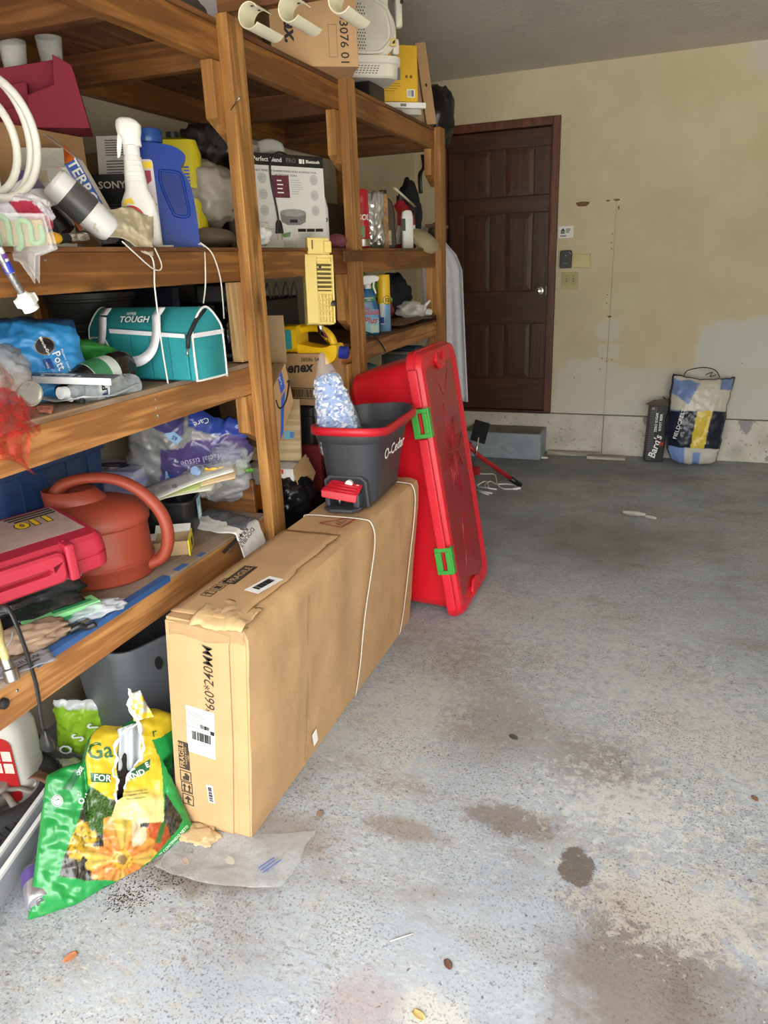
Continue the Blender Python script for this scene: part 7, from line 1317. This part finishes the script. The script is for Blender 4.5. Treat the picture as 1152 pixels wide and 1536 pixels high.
rj = thing('red_jug', 'red sprayer jug with a white label and black curved hook print', 'jug', (-1.43, 4.06, ZE), (0, 0, 32)); V, F = rings([[(x, y, z) for x, y in rrect(w_, w_*.6, w_*.28, 5)] for w_, z in ((.15, 0), (.165, .01), (.165, .10), (.15, .17), (.10, .215), (.045, .24), (.04, .25))]); autosm(mesh('jug_body', V, F, mat('jug_red', (168, 26, 34), .4), rj, smooth=True), 45); patch(rj, lambda x, y: (x+.01, -.0505+.0*x, .075+y), .12, .095, PAPER, 4, 4); tube('hook_print', spline([(.035, -.053, .12), (.045, -.054, .075), (.02, -.054, .05), (-.005, -.054, .065), (-.005, -.054, .09)], 5), .005, BLK, rj, 6); lathe('cap', [(.02, 0), (.02, .025), (0, .026)], BLKP, rj, 16, loc=(0, 0, .25))
for k, q_ in enumerate(((592, 282, 622, 310),)): tag(tube('wooden_spatula', [at(q_[0], q_[1], X=-1.33), at(q_[2], q_[3], X=-1.32)], .009, mat('cream_plastic', (206, 198, 172), .5), None, 8, flat=.35), 'cream plastic spatula leaning across the red jug', 'spatula')
bpy.data.objects['wooden_spatula'].name = 'spatula'
dk = thing('sanding_disc', 'thick beige disc leaning out over the eye-level shelf edge by the last post', 'disc', at(637, 362, X=-1.285), (22, 40, 10)); lathe('disc', [(.0, -.012), (.08, -.012), (.085, -.004), (.085, .012), (.06, .02), (.03, .034), (0, .036)], mat('beige_disc', (168, 154, 124), .7, var=.08), dk, 32)
st = thing('black_strap', 'black webbing strap hanging behind the last post', 'strap', at(634, 240, X=-1.33)); q = st.location.copy(); tube('webbing', [p-q for p in spline([at(634, 232, X=-1.33), at(636, 250, X=-1.33), at(630, 262, X=-1.33), at(631, 290, X=-1.33)], 5)], .012, BLKP, st, 6, flat=.2)
tag(clump('black_jacket', .115, mat('black_cloth', (20, 20, 24), .85), None, 9, .2, (.55, .6, 1.5), loc=(-1.41, 4.15, ZE+.185)), 'black garment bunched at the back right of the eye-level shelf', 'jacket'); bpy.data.objects['black_jacket'].name = 'jacket'
tag(box('dark_backing', -1.75, -1.6, 3.25, 3.7, ZE, ZE+.22, mat('dark_card', (60, 46, 34), .8), bevel=.004), 'dark brown carton at the back behind the red aerosol', 'carton'); bpy.data.objects['dark_backing'].name = 'carton'
tag(clump('grey_rag', .05, mat('grey_rag', (110, 100, 92), .9), None, 3, .2, (1, 1, .8), loc=at(655, 345, X=-1.36)), 'grey rag tucked behind the beige disc', 'rag'); bpy.data.objects['grey_rag'].name = 'rag'
# ================================================================= hooks under the joist
HK = mat('pvc_cream', (222, 216, 190), .4, var=.03); 
def arc_pipe(name, y0, y1, a0, a1, parent, r=.033, t=.003, n=18):
    P = [(r*cos(radians(a0+(a1-a0)*k/n)), r*sin(radians(a0+(a1-a0)*k/n))) for k in range(n+1)]+[((r-t)*cos(radians(a1+(a0-a1)*k/n)), (r-t)*sin(radians(a1+(a0-a1)*k/n))) for k in range(n+1)]
    return prism(name, P, y0, y1, HK, parent, bevel=.001)
for k, (px, lab) in enumerate(((372, 'leftmost cream pvc pipe hook under the overhead joist, next to the first post'), (437, 'middle cream pvc pipe hook under the overhead joist, against the lettered carton'), (506, 'rightmost cream pvc pipe hook, cut off by the top of the photo'))):
    q = at(px, (22, 14, -4)[k], Z=2.147); t = thing('pipe_hook', lab, 'hook', (q.x, 2.045, 2.1465), (0, 0, 0), 'pvc hooks under the joist')
    arc_pipe('hook_ring', 0, .085, 35, 325, t); arc_pipe('hook_lip', .0, .15, 205, 325, t, .0332); 
    for y in (.03, .07): lathe('screw', [(.005, 0), (.004, .0015), (0, .002)], mat('dark_screw', (70, 68, 66), .4, .6), t, 8, loc=(-.004, y, .0293), rot=(180, 0, 0))
    pass
# ================================================================= top shelf
ZT_ = 2.167
kx = thing('tissue_case', 'large brown carton numbered 03076 01 overhanging the front of the top shelf', 'carton', (-1.13, 2.80, ZT_), (0, 0, 33))
box('carton_body', -.31, 0, 0, .36, 0, .46, CARD, kx, bevel=.003); stripes(kx, .10, .016, mat('faded_black', (70, 58, 46)), (-.11, .02, -.001), 'front', 0, n=2, seed=2, name='print_lines', rows=True, fill=.3) if False else None; text(kx, 'Kleenex.', .064, BLK, (-.24, -.0012, .185), spin=-90, shear=.25, bold=.03); text(kx, '03076 01', .043, BLK, (-.05, -.0012, .085), spin=-90, bold=.01); boxes('print_frame', [(-.105, -.075, -.001, 0, .03, .031), (-.105, -.075, -.001, 0, .13, .131), (-.105, -.104, -.001, 0, .03, .13), (-.076, -.075, -.001, 0, .03, .13)], mat('faded_black', (70, 58, 46)), kx); box('side_tape', .0, .0008, .10, .16, 0, .46, mat('tan_tape', (180, 146, 104), .35), kx)
pbn = thing('plastic_bin', 'pale lavender grey plastic bin with a white ribbed corner behind the first hooks', 'bin', (-1.63, 2.42, ZT_), (0, 0, 30)); V, F = rings([brr(.34, .28, .03, 0), brr(.36, .30, .03, .30), brr(.38, .32, .03, .305), brr(.38, .32, .03, .32), brr(.34, .28, .03, .32), brr(.32, .26, .03, .01)], True, True); autosm(mesh('bin_body', V, F, mat('bin_lavender', (176, 170, 182), .45, var=.05), pbn, smooth=True), 35)
for k in range(3): box('corner_rib', -.165+.022*k, -.15+.022*k, -.152, -.14, .0, .30, WHP, pbn, bevel=.003)
tag(box('purple_block', -1.52, -1.42, 2.46, 2.52, 2.40, 2.45, mat('purple_foam', (92, 46, 96), .7)), 'small purple item peeking above the lavender bin', 'item'); o = bpy.data.objects['purple_block']; o.name = 'purple_lid'; o.location = (0, .05, .095)
tag(clump('dark_cushion', .12, mat('dark_taupe', (74, 66, 58), .85), None, 5, .12, (1, 1, .6), loc=(-1.55, 2.28, ZT_+.07)), 'dark taupe bundle behind the first pipe hook on the top shelf', 'bundle'); bpy.data.objects['dark_cushion'].name = 'cloth_bundle'
# white moulded baby seat with perforated shell
bs = thing('baby_seat', 'white moulded plastic baby seat with perforated shell standing on the top shelf', 'baby seat', (-1.36, 3.40, ZT_+.072), (0, 0, 36)); BSW = mat('seat_white', (218, 214, 200), .4, var=.03)
V, F = rings([brr(.27, .22, .05, .005), brr(.285, .235, .055, .012), brr(.29, .24, .055, .055), brr(.31, .26, .06, .06), brr(.31, .26, .06, .085), brr(.27, .22, .05, .09)]); autosm(mesh('seat_base', V, F, BSW, bs, smooth=True), 35)
OUTL = sp2([(-.15, .08), (.05, .085), (.10, .10), (.135, .15), (.13, .22), (.105, .27), (.11, .31), (.135, .34), (.15, .40), (.155, .55), (-.15, .55), (-.15, .3), (-.15, .08)], 4)[:-1]
prism('seat_shell', OUTL, -.10, -.055, BSW, bs, bevel=.012, seg=3); prism('shell_hollow', sp2([(-.14, .1), (.03, .105), (.075, .13), (.098, .17), (.085, .24), (.05, .28), (-.02, .30), (-.14, .29), (-.14, .1)], 4)[:-1], -.103, -.098, mat('seat_white_inner', (204, 200, 186), .5), bs, bevel=.004)
tube('shell_rim', [(x, -.10, z) for x, z in sp2([(-.14, .10), (.04, .103), (.085, .125), (.115, .17), (.105, .24), (.075, .28), (.0, .305)], 5)], .008, BSW, bs, 8)
V, F = [], []
for r_ in range(15):
    for c_ in range(13):
        x, z = -.135+.0105*c_+(.005 if r_ % 2 else 0), .115+.0115*r_
        if x > -.02+.05*sin((z-.1)*17): continue
        n = len(V); V += [(x+.0028*cos(a), -.1038, z+.0036*sin(a)) for a in (0, 1.05, 2.1, 3.14, 4.2, 5.24)]; F.append(tuple(range(n, n+6)))
for r_ in range(4):
    for c_ in range(12): n = len(V); x, z = -.13+.0145*c_+.004*r_, .018+.009*r_; V += [(x, -.1215, z), (x+.008, -.1215, z+.002), (x+.008, -.1215, z+.005), (x, -.1215, z+.003)]; F.append((n, n+1, n+2, n+3))
o = mesh('perforation', V, F, mat('hole_dark', (52, 48, 42), .7, var=0), bs); o['kind'] = 'stuff'
prism('zebra_board', sp2([(-.15, .36), (-.03, .31), (-.0, .35), (.0, .55), (-.15, .55)], 1)[:-1] if False else [(-.15, .36), (-.05, .31), (-.0, .36), (.0, .55), (-.15, .55)], -.112, -.104, WHP, bs, bevel=.004)
for P in ([(-.14, .40), (-.09, .36), (-.07, .355), (-.10, .40)], [(-.05, .33), (-.015, .37), (-.02, .40), (-.045, .36)], [(-.145, .44), (-.10, .42), (-.06, .46), (-.09, .47)], [(-.06, .40), (-.01, .44), (-.01, .50), (-.05, .45)], [(-.14, .5), (-.1, .48), (-.08, .55), (-.13, .55)], [(-.06, .5), (-.03, .49), (-.02, .55), (-.05, .55)]): prism('zebra_stripe', P, -.1135, -.1118, BLK, bs)
prism('orange_card', [(-.13, .27), (-.075, .30), (-.10, .37), (-.15, .36)], -.118, -.114, mat('orange_card', (196, 82, 40), .6), bs)
for a in ((.135, .165, -.10, -.06, .20, .55), (.12, .15, -.09, -.05, .10, .16)): box('side_arm', *a, BSW, bs, bevel=.008)
box('yellow_tag', .104, .13, -.114, -.10, .125, .155, mat('tag_yellow', (214, 196, 120), .5), bs, bevel=.002); mesh('tag_mark', [(.11, -.1146, .132), (.122, -.1146, .135), (.125, -.1146, .148), (.114, -.1146, .143)], [(0, 1, 2, 3)], BLK, bs); box('dark_gap', .152, .158, -.095, -.07, .22, .5, BLKP, bs); lathe('black_knob', [(.007, 0), (.007, .01), (0, .012)], BLKP, bs, 10, loc=(.16, -.1, .29), rot=(90, 0, 0)); tube('black_loop', [(.16+.008*cos(a), -.102, .47+.01*sin(a)) for a in [2*pi*i/16 for i in range(16)]], .002, BLKP, bs, 5, closed=True)
for z in (.36, .45): lathe('rivet', [(.004, 0), (.003, .002), (0, .002)], STEEL, bs, 8, loc=(.125, -.1005, z), rot=(90, 0, 0))
yx = thing('yellow_carton', 'yellow carton with barcode standing on white boxes beside the baby seat', 'carton', (-1.375, 3.655, ZT_+.05), (0, 0, 36)); box('carton_body', 0, .19, 0, .12, 0, .235, mat('carton_egg_yellow', (214, 168, 20), .45, var=.04), yx, bevel=.002); sheet(yx, .04, .035, WHI, (.155, -.0008, .035)); stripes(yx, .032, .027, BLK, (.155, -.0016, .035), n=10, seed=4); stripes(yx, .10, .04, mat('brown_print', (110, 80, 20), .5, var=0), (.065, -.0008, .06), n=4, seed=6, name='print_lines', rows=True, fill=.2); sheet(yx, .05, .05, MATS['grey_print'], (.08, -.0008, .115), name='print_block'); 
for k in range(2): mesh('round_mark', [(.135+.022*k+.007*cos(a), -.0009, .105+.007*sin(a)) for a in [2*pi*i/14 for i in range(14)]], [tuple(range(14))], MATS['brown_print'], yx)
for k in range(2):
    t = thing('flat_carton', ('lower of two flat white cartons on the top shelf by the leaning cardboard', 'upper flat white carton under the yellow carton on the top shelf')[k], 'carton', (-1.40+.02*k, 3.66, ZT_+.001+.0245*k), (0, 0, 40-3*k), 'flat white cartons'); box('carton_body', 0, .235, 0, .18, 0, .024, [mat('dull_white_card', (176, 172, 160)), WHP][k], t, bevel=.002); sheet(t, .03, .012, MATS['grey_print'], (.12, -.0008, .012), name='print_block')
lbx = thing('leaning_carton', 'long brown carton tilted on end at the far end of the top shelf', 'carton', (-1.305, 4.17, ZT_+.012), (-4, -7, 34)); box('carton_body', 0, .055, 0, .22, 0, .39, CARD, lbx, bevel=.002); mesh('print_mark', [(.027+.006*cos(a), -.0008, .19+.009*sin(a)) for a in [2*pi*i/12 for i in range(12)]], [tuple(range(12))], BLK, lbx); box('inner_flap', -.06, .0, .03, .035, .02, .34, CARD_IN, lbx)
tag(clump('garbage_bag', .145, mat('garbage_black', (15, 15, 16), .35, bump=.2, bs=20), None, 14, .17, (.75, .9, 1.15), 1.8, loc=(-1.325, 4.40, ZT_+.075)), 'black garbage bag bulging off the far end of the top shelf', 'bag')
tag(box('dark_box', -1.50, -1.30, 3.34, 3.52, ZT_, ZT_+.072, BLKP, bevel=.004), 'black box lying underneath the baby seat on the top shelf', 'box'); bpy.data.objects['dark_box'].name = 'black_box'
tag(box('top_carton', -1.86, -1.62, 2.95, 3.4, ZT_, ZT_+.3, CARD, bevel=.004), 'brown carton at the back of the top shelf behind the baby seat', 'carton'); bpy.data.objects['top_carton'].name = 'carton'
# ================================================================= behind the tote: hanging cloth, red folding stand, cable
CL = mat('towel_white', (206, 206, 212), .9, var=.04, vs=30, bump=.2, bs=90)
def towel(u, v):
    wd = .14+.10*min(1, v*4)+.03*v; x = -1.47+wd*u*1.0+.02*v; y = 4.52+.14*u*.5+.022*sin(u*10+1.5*v)+.01*sin(u*23); z = 1.70-1.08*v-.10*u*max(0, 1-v*6)
    return (x, y, z)
tag(drape('towel', towel, 30, 24, CL, None, .003), 'long white towel hanging beyond the last shelf post before the door', 'towel')
hk_ = tag(box('coat_hook', -1.36, -1.30, 4.272, 4.56, 1.672, 1.69, mat('hook_brown', (120, 84, 70), .5), bevel=.003), 'small brown hook clip holding the white towel', 'hook')
fs = thing('folding_stand', 'red tubular folding stand with black plate and black foot behind the red tote', 'stand', (-1.13, 4.55, 0)); RT = mat('stand_red', (170, 24, 34), .4)
tube('leg', [(-.10, -.05, .42), (.02, .03, .26), (.235, .20, .045)], .016, RT, fs, 10); tube('rubber_foot', [(.20, .17, .08), (.262, .222, .018)], .019, BLKP, fs, 10); tube('leg', [(-.12, .05, .01), (-.03, -.02, .36)], .014, RT, fs, 10); box('plate', -.12, -.02, -.02, -.012, .36, .50, BLKP, fs, rot=(0, 14, 0)); box('red_bracket', -.03, .03, -.02, .03, .14, .19, RT, fs, bevel=.004); tube('chrome_rod', [(.03, -.025, .40), (.0, -.03, .2)], .006, CHROME, fs, 8)
cw = thing('white_cable', 'tangled thin white cable with plug ends on the floor behind the tote', 'cable', (0, 0, 0)); g = lambda a, b, z=.004: at(a, b, Z=z)
tube('cable', spline([g(716, 728), g(728, 722, .02), g(733, 732, .02), g(727, 728, .02), g(735, 722), g(745, 726), g(760, 726), g(772, 728), g(777, 732)], 6), .0045, WHP, cw, 6); tube('cable', spline([g(716, 710), g(728, 711), g(742, 712), g(746, 726), g(755, 733), g(772, 733)], 6), .0045, WHP, cw, 6)
for q in ((773, 733), (778, 732)): o = cbox('plug_end', g(*q, .008), (.03, .018, .014), WHP, cw, bevel=.003)
for k, (a, c) in enumerate((((714, 735), (738, 740)), ((716, 730), (745, 734)), ((714, 736), (733, 742)))): tag(tube('white_rod', [g(*a, .005+.003*k), g(*c, .005+.003*k)], .005, WHP, None, 6), ('middle thin white rod on the floor behind the tote', 'rearmost thin white rod on the floor behind the tote', 'front thin white rod on the floor behind the tote')[k], 'rod', 'white rods on the floor')
# ================================================================= at the back wall
STP = bpy.data.materials.new('painted_step'); STP.use_nodes = True; n = STP.node_tree.nodes; L = STP.node_tree.links; b = n['Principled BSDF']; tcn = n.new('ShaderNodeTexCoord'); nzn = n.new('ShaderNodeTexNoise'); nzn.inputs['Scale'].default_value = 6; nzn.inputs['Detail'].default_value = 8; L.new(tcn.outputs['Object'], nzn.inputs[0]); rpn = ramp(n, [(.35, srgb(128, 138, 148)), (.6, srgb(148, 157, 166)), (.75, srgb(120, 120, 116))]); L.new(nzn.outputs['Fac'], rpn.inputs[0]); L.new(rpn.outputs[0], b.inputs['Base Color']); b.inputs['Roughness'].default_value = .7
stp = tag(thing('concrete_step', '', ''), 'blue-grey painted concrete step on the floor below the door', 'step'); stp.location = (0, 0, 0)
box('step_block', -1.46, -.855, 5.50, 5.786, 0, .205, STP, stp, bevel=.012, seg=3); box('worn_tread', -1.45, -.87, 5.512, 5.78, .2045, .2065, mat('tread_dirt', (118, 112, 104), .85, var=.15, vs=8), stp)
for k, (x0, x1, y0, y1, z1, rz, lab) in enumerate(((-.83, -.42, 5.70, 5.77, .028, 3, 'longer flaking white trim board lying along the foot of the back wall'), (-.52, -.235, 5.64, 5.70, .022, 2, 'shorter white trim board lying in front of the longer one at the back wall'))):
    t = tag(box('trim_board', 0, x1-x0, 0, y1-y0, 0, z1, wood('flaked_white_paint', srgb(150, 140, 124), srgb(198, 194, 184), 'X', .8), bevel=.003), lab, 'board', 'white trim boards'); t.location = (x0, y0-.01, .001); t.rotation_euler = (0, 0, radians(rz))
tag(clump('paint_scrap', .02, WHP, None, 2, .3, (1.5, 1, .3), loc=(-.838, 5.58, .006)), 'white scrap on the floor at the corner of the step', 'scrap')
bp = thing('soda_carton', 'black twelve-pack root beer carton standing on end at the back wall', 'carton', (-.045, 5.70, .002), (0, 2, 10)); BC = mat('carton_matte_black', (26, 25, 26), .5, var=.1)
box('carton_body', -.06, .065, -.05, .07, 0, .42, BC, bp, bevel=.004); mesh('open_flap', [(-.065, -.05, .42), (.065, -.05, .42), (.06, -.01, .468), (-.04, .0, .455), (-.10, -.03, .43)], [(0, 1, 2, 3, 4)], mat('kraft_grey', (92, 84, 74), .8), bp, solid=.003); mesh('open_flap', [(.065, -.05, .42), (.065, .07, .42), (.03, .06, .475), (.04, -.02, .47)], [(0, 1, 2, 3)], MATS['kraft_grey'], bp, solid=.003)
text(bp, "Barq's", .072, WHI, (.0, -.0515, .115), spin=78, shear=.2, bold=.02); text(bp, 'ZERO SUGAR', .024, WHI, (-.012, -.0515, .30), spin=90, bold=.02); text(bp, 'ROOT BEER', .024, WHI, (.018, -.0515, .30), spin=90, bold=.02); mesh('red_star', [(.04+(.022 if i % 2 else .011)*cos(i*pi/5), -.0516, .14+(.022 if i % 2 else .011)*sin(i*pi/5)) for i in range(10)], [tuple(range(10))], REDP, bp); text(bp, '12', .018, WHI, (-.045, -.0515, .40)); 
V, F = [], []
for r_ in range(30):
    for c_ in range(4): n = len(V); x, z = -.058+.011*c_, .015+.0135*r_; V += [(x, -.0508, z), (x+.006, -.0508, z+.0), (x+.006, -.0508, z+.006), (x, -.0508, z+.006)]; F.append((n, n+1, n+2, n+3))
o = mesh('print_pattern', V, F, mat('grey_print', (120, 118, 116)), bp); o['kind'] = 'stuff'
cfb = thing('comforter_bag', 'clear zipped comforter bag with navy band and yellow stripe leaning on the back wall', 'bag', (.225, 5.665, .325), (-9, 3, 6))
def cfc(u, v, s):
    w_ = .05*fbm(u*3, v*3, 1)
    if abs(u) > .955 or v > .965: return (.012, .014, .04)
    if -.62 < v < .22+.03*u: 
        st_ = u-.08-.12*v
        if -.16 < st_ < .34: return (.62, .46, .04)
        return (.012, .016, .035)
    if v > .22:
        if (u < -.25+.5*(v-.6) and v < .88+w_) and v+u*.4 > .2: return (.16, .24, .47)
        if u > .55 and v > .7: return (.16, .22, .42)
        return (.56, .53, .44)
    return (.18, .28, .55) if (u < -.38 or (-.05 < u < .25 and v < -.72)) else (.55, .53, .48)
cfo = pillow('bag_body', (.39), .64, .21, mat('comforter_print', (200, 200, 200), .25, vcol=True, var=.05, bump=.3, bs=14), cfb, 56, 80, 5, .014, 3, edge=2.8, colfn=cfc, wob=.012, shape=lambda p, u, v, s: Vector((p.x*(1+.05*v-.12*max(0, -v)**4)+.02*v*v, p.y, p.z+.05*u**4*max(0, -v)**3-.02*max(0, v)**6*(1-u*u))))
for s_, x_, z_, h_ in (('FIELDCREST', -.118, -.03, .036),): text(cfb, s_, h_, WHI, (x_, -.104, z_), spin=80, sx=1.15)
tube('carry_handle', spline([(-.12, -.02, .31), (-.10, -.05, .35), (.0, -.06, .375), (.08, -.05, .36), (.12, -.02, .315)], 6), .0035, BLKP, cfb, 6); tube('bow_cord', spline([(.02, -.05, .325), (.06, -.06, .345), (.05, -.06, .315), (.09, -.05, .33)], 5), .003, BLKP, cfb, 5)
wl = thing('wall_sticker', 'small white contractor sticker with a house drawing on the wall by the door', 'sticker', at(849, 348, Y=YW)); q = .0; sheet(wl, .107, .082, PAPER, (0, -.0005, 0), t=.001); mesh('roof_print', [(-.04, -.002, .008), (-.005, -.002, .008), (-.022, -.002, .026)], [(0, 1, 2)], BLK, wl); stripes(wl, .08, .012, BLK, (0, -.002, -.027), n=2, seed=4, name='print_lines', rows=True, fill=.6); stripes(wl, .045, .03, BLK, (.022, -.002, .008), n=3, seed=9, name='print_lines', rows=True, fill=.5); box('house_print', -.038, -.008, -.002, -.001, -.012, .007, MATS['grey_print'], wl)
gd = thing('door_opener', 'black wall-mounted garage door control button beside the door', 'control', at(849, 389, Y=YW)); prism('case', rrect(.085, .125, .012, 3), -.022, 0, BLKP, gd, bevel=.004); lathe('led', [(.004, 0), (.003, .002), (0, .002)], WHI, gd, 8, loc=(0, -.0225, .025), rot=(90, 0, 0)); box('push_bar', -.025, .025, -.026, -.021, -.04, -.012, mat('button_black', (38, 38, 40), .4), gd, bevel=.002); box('bar_print', -.02, .02, -.0265, -.0255, -.03, -.027, MATS['grey_print'], gd); tube('scratch', [(.02, -.0225, .055), (.038, -.0225, .035)], .0012, WHI, gd, 4)
mt = thing('tape_patch', 'wrinkled cream masking tape patch on the wall next to the black control', 'tape', at(871, 391, Y=YW)); drape('tape', lambda u, v: (-.065+.135*u, -.003-.004*abs(fbm(u*4, v*4)), -.052+.10*v+.004*sin(u*6)), 16, 10, mat('masking_tape', (196, 180, 130), .4, var=.1, bump=.2, bs=30), mt, .001)
sw = thing('outlet_plate', 'cream double outlet plate with empty screw holes on the wall below the control', 'outlet', at(855, 421, Y=YW)); prism('plate', rrect(.118, .122, .006, 2), -.006, 0, mat('plate_cream', (176, 164, 118), .5), sw, bevel=.002)
for x in (-.024, .024):
    prism('receptacle', rrect(.034, .07, .012, 3, x, -.002), -.0085, -.005, mat('receptacle_cream', (166, 154, 110), .5), sw, bevel=.001)
    for z in (.033, .012, -.004, -.033): lathe('screw_hole', [(.004, 0), (.003, .001), (0, .001)], mat('dark_hole', (46, 36, 26), .8), sw, 8, loc=(x, -.0088 if abs(z) < .03 else -.0062, z), rot=(90, 0, 0))
# ================================================================= small litter on the slab
def leaf(px, py, s, rz, c_, lab, nm='dry_leaf'):
    p = at(px, py, Z=0); tag(drape(nm, lambda u, v: ((u-.5)*s*(1-.6*(2*v-1)**2), (v-.5)*s*1.5, .003+.006*(2*u-1)**2*(s/.03)*.4), 6, 8, mat('leaf_%d' % c_[0], c_, .8, var=.2), None, .0008, loc=(p.x, p.y, 0), rot=(0, 0, rz)), lab, 'leaf' if nm == 'dry_leaf' else 'debris')
leaf(106, 1437, .022, -20, (172, 110, 74), 'orange-brown dry leaf on the floor at the lower left'); leaf(1132, 1199, .016, 30, (120, 84, 60), 'small brown leaf near the right edge of the floor'); leaf(672, 1448, .018, 40, (92, 60, 48), 'small dark brown leaf on the floor, lower middle'); leaf(628, 1524, .02, 70, (166, 146, 90), 'tan dry leaf at the bottom edge of the photo'); leaf(770, 1107, .022, 60, (60, 58, 56), 'dark fleck of grit standing on the floor in the middle', 'grit_fleck'); leaf(345, 1292, .022, 60, (176, 166, 140), 'cream flake on the floor right of the plastic sheet', 'paint_flake'); leaf(480, 1222, .02, 10, (126, 104, 84), 'small brown flake on the floor right of the carton', 'paint_flake'); leaf(278, 1293, .02, 60, (150, 96, 56), 'rust brown leaf on the floor right of the soil bag')
leaf(950, 772, .09, 80, (206, 204, 198), 'white paper scrap on the floor in the middle distance', 'paper_scrap'); leaf(975, 777, .05, 60, (208, 206, 200), 'smaller white scrap just right of the paper scrap in the middle distance', 'paper_scrap')
tw = at(600, 1405, Z=.003); tag(tube('twig', [at(585, 1412, Z=.003), at(602, 1406, Z=.004), at(620, 1400, Z=.003)], .0016, mat('twig_grey', (190, 182, 168), .8), None, 5), 'thin pale twig lying on the floor at lower middle', 'twig')
# ================================================================= print that sits on a label goes under that label (thing > part > sub-part)
bpy.context.view_layer.update()
HOSTS = ('label_sticker', 'front_label', 'print_block', 'label', 'top_band', 'round_label', 'screen_print', 'roll_body'); KIDS = ('barcode', 'print_lines', 'lettering', 'print_symbol', 'print_arrow', 'pictogram')
def ws(o):
    P = [o.matrix_world @ Vector(c) for c in o.bound_box]; return [min(p[k] for p in P) for k in range(3)], [max(p[k] for p in P) for k in range(3)]
def base(o): return o.name.split('.')[0]
for t in [o for o in C.objects if o.parent is None and o.type == 'EMPTY']:
    ch = [o for o in t.children if o.type == 'MESH']; hosts = [(o, *ws(o)) for o in ch if base(o) in HOSTS]
    for o in ch:
        if base(o) not in KIDS: continue
        lo, hi = ws(o); c = [(a+b)/2 for a, b in zip(lo, hi)]; best = None
        for h, a, b in hosts:
            if h is o or not all(a[k]-.004 <= c[k] <= b[k]+.004 for k in range(3)): continue
            s_ = sum((b[k]-a[k]) for k in range(3))
            if s_ > .9*sum(hi[k]-lo[k] for k in range(3)) and (best is None or s_ < best[0]): best = (s_, h)
        if best: h = best[1]; o.parent = h; o.matrix_parent_inverse = h.matrix_local.inverted()
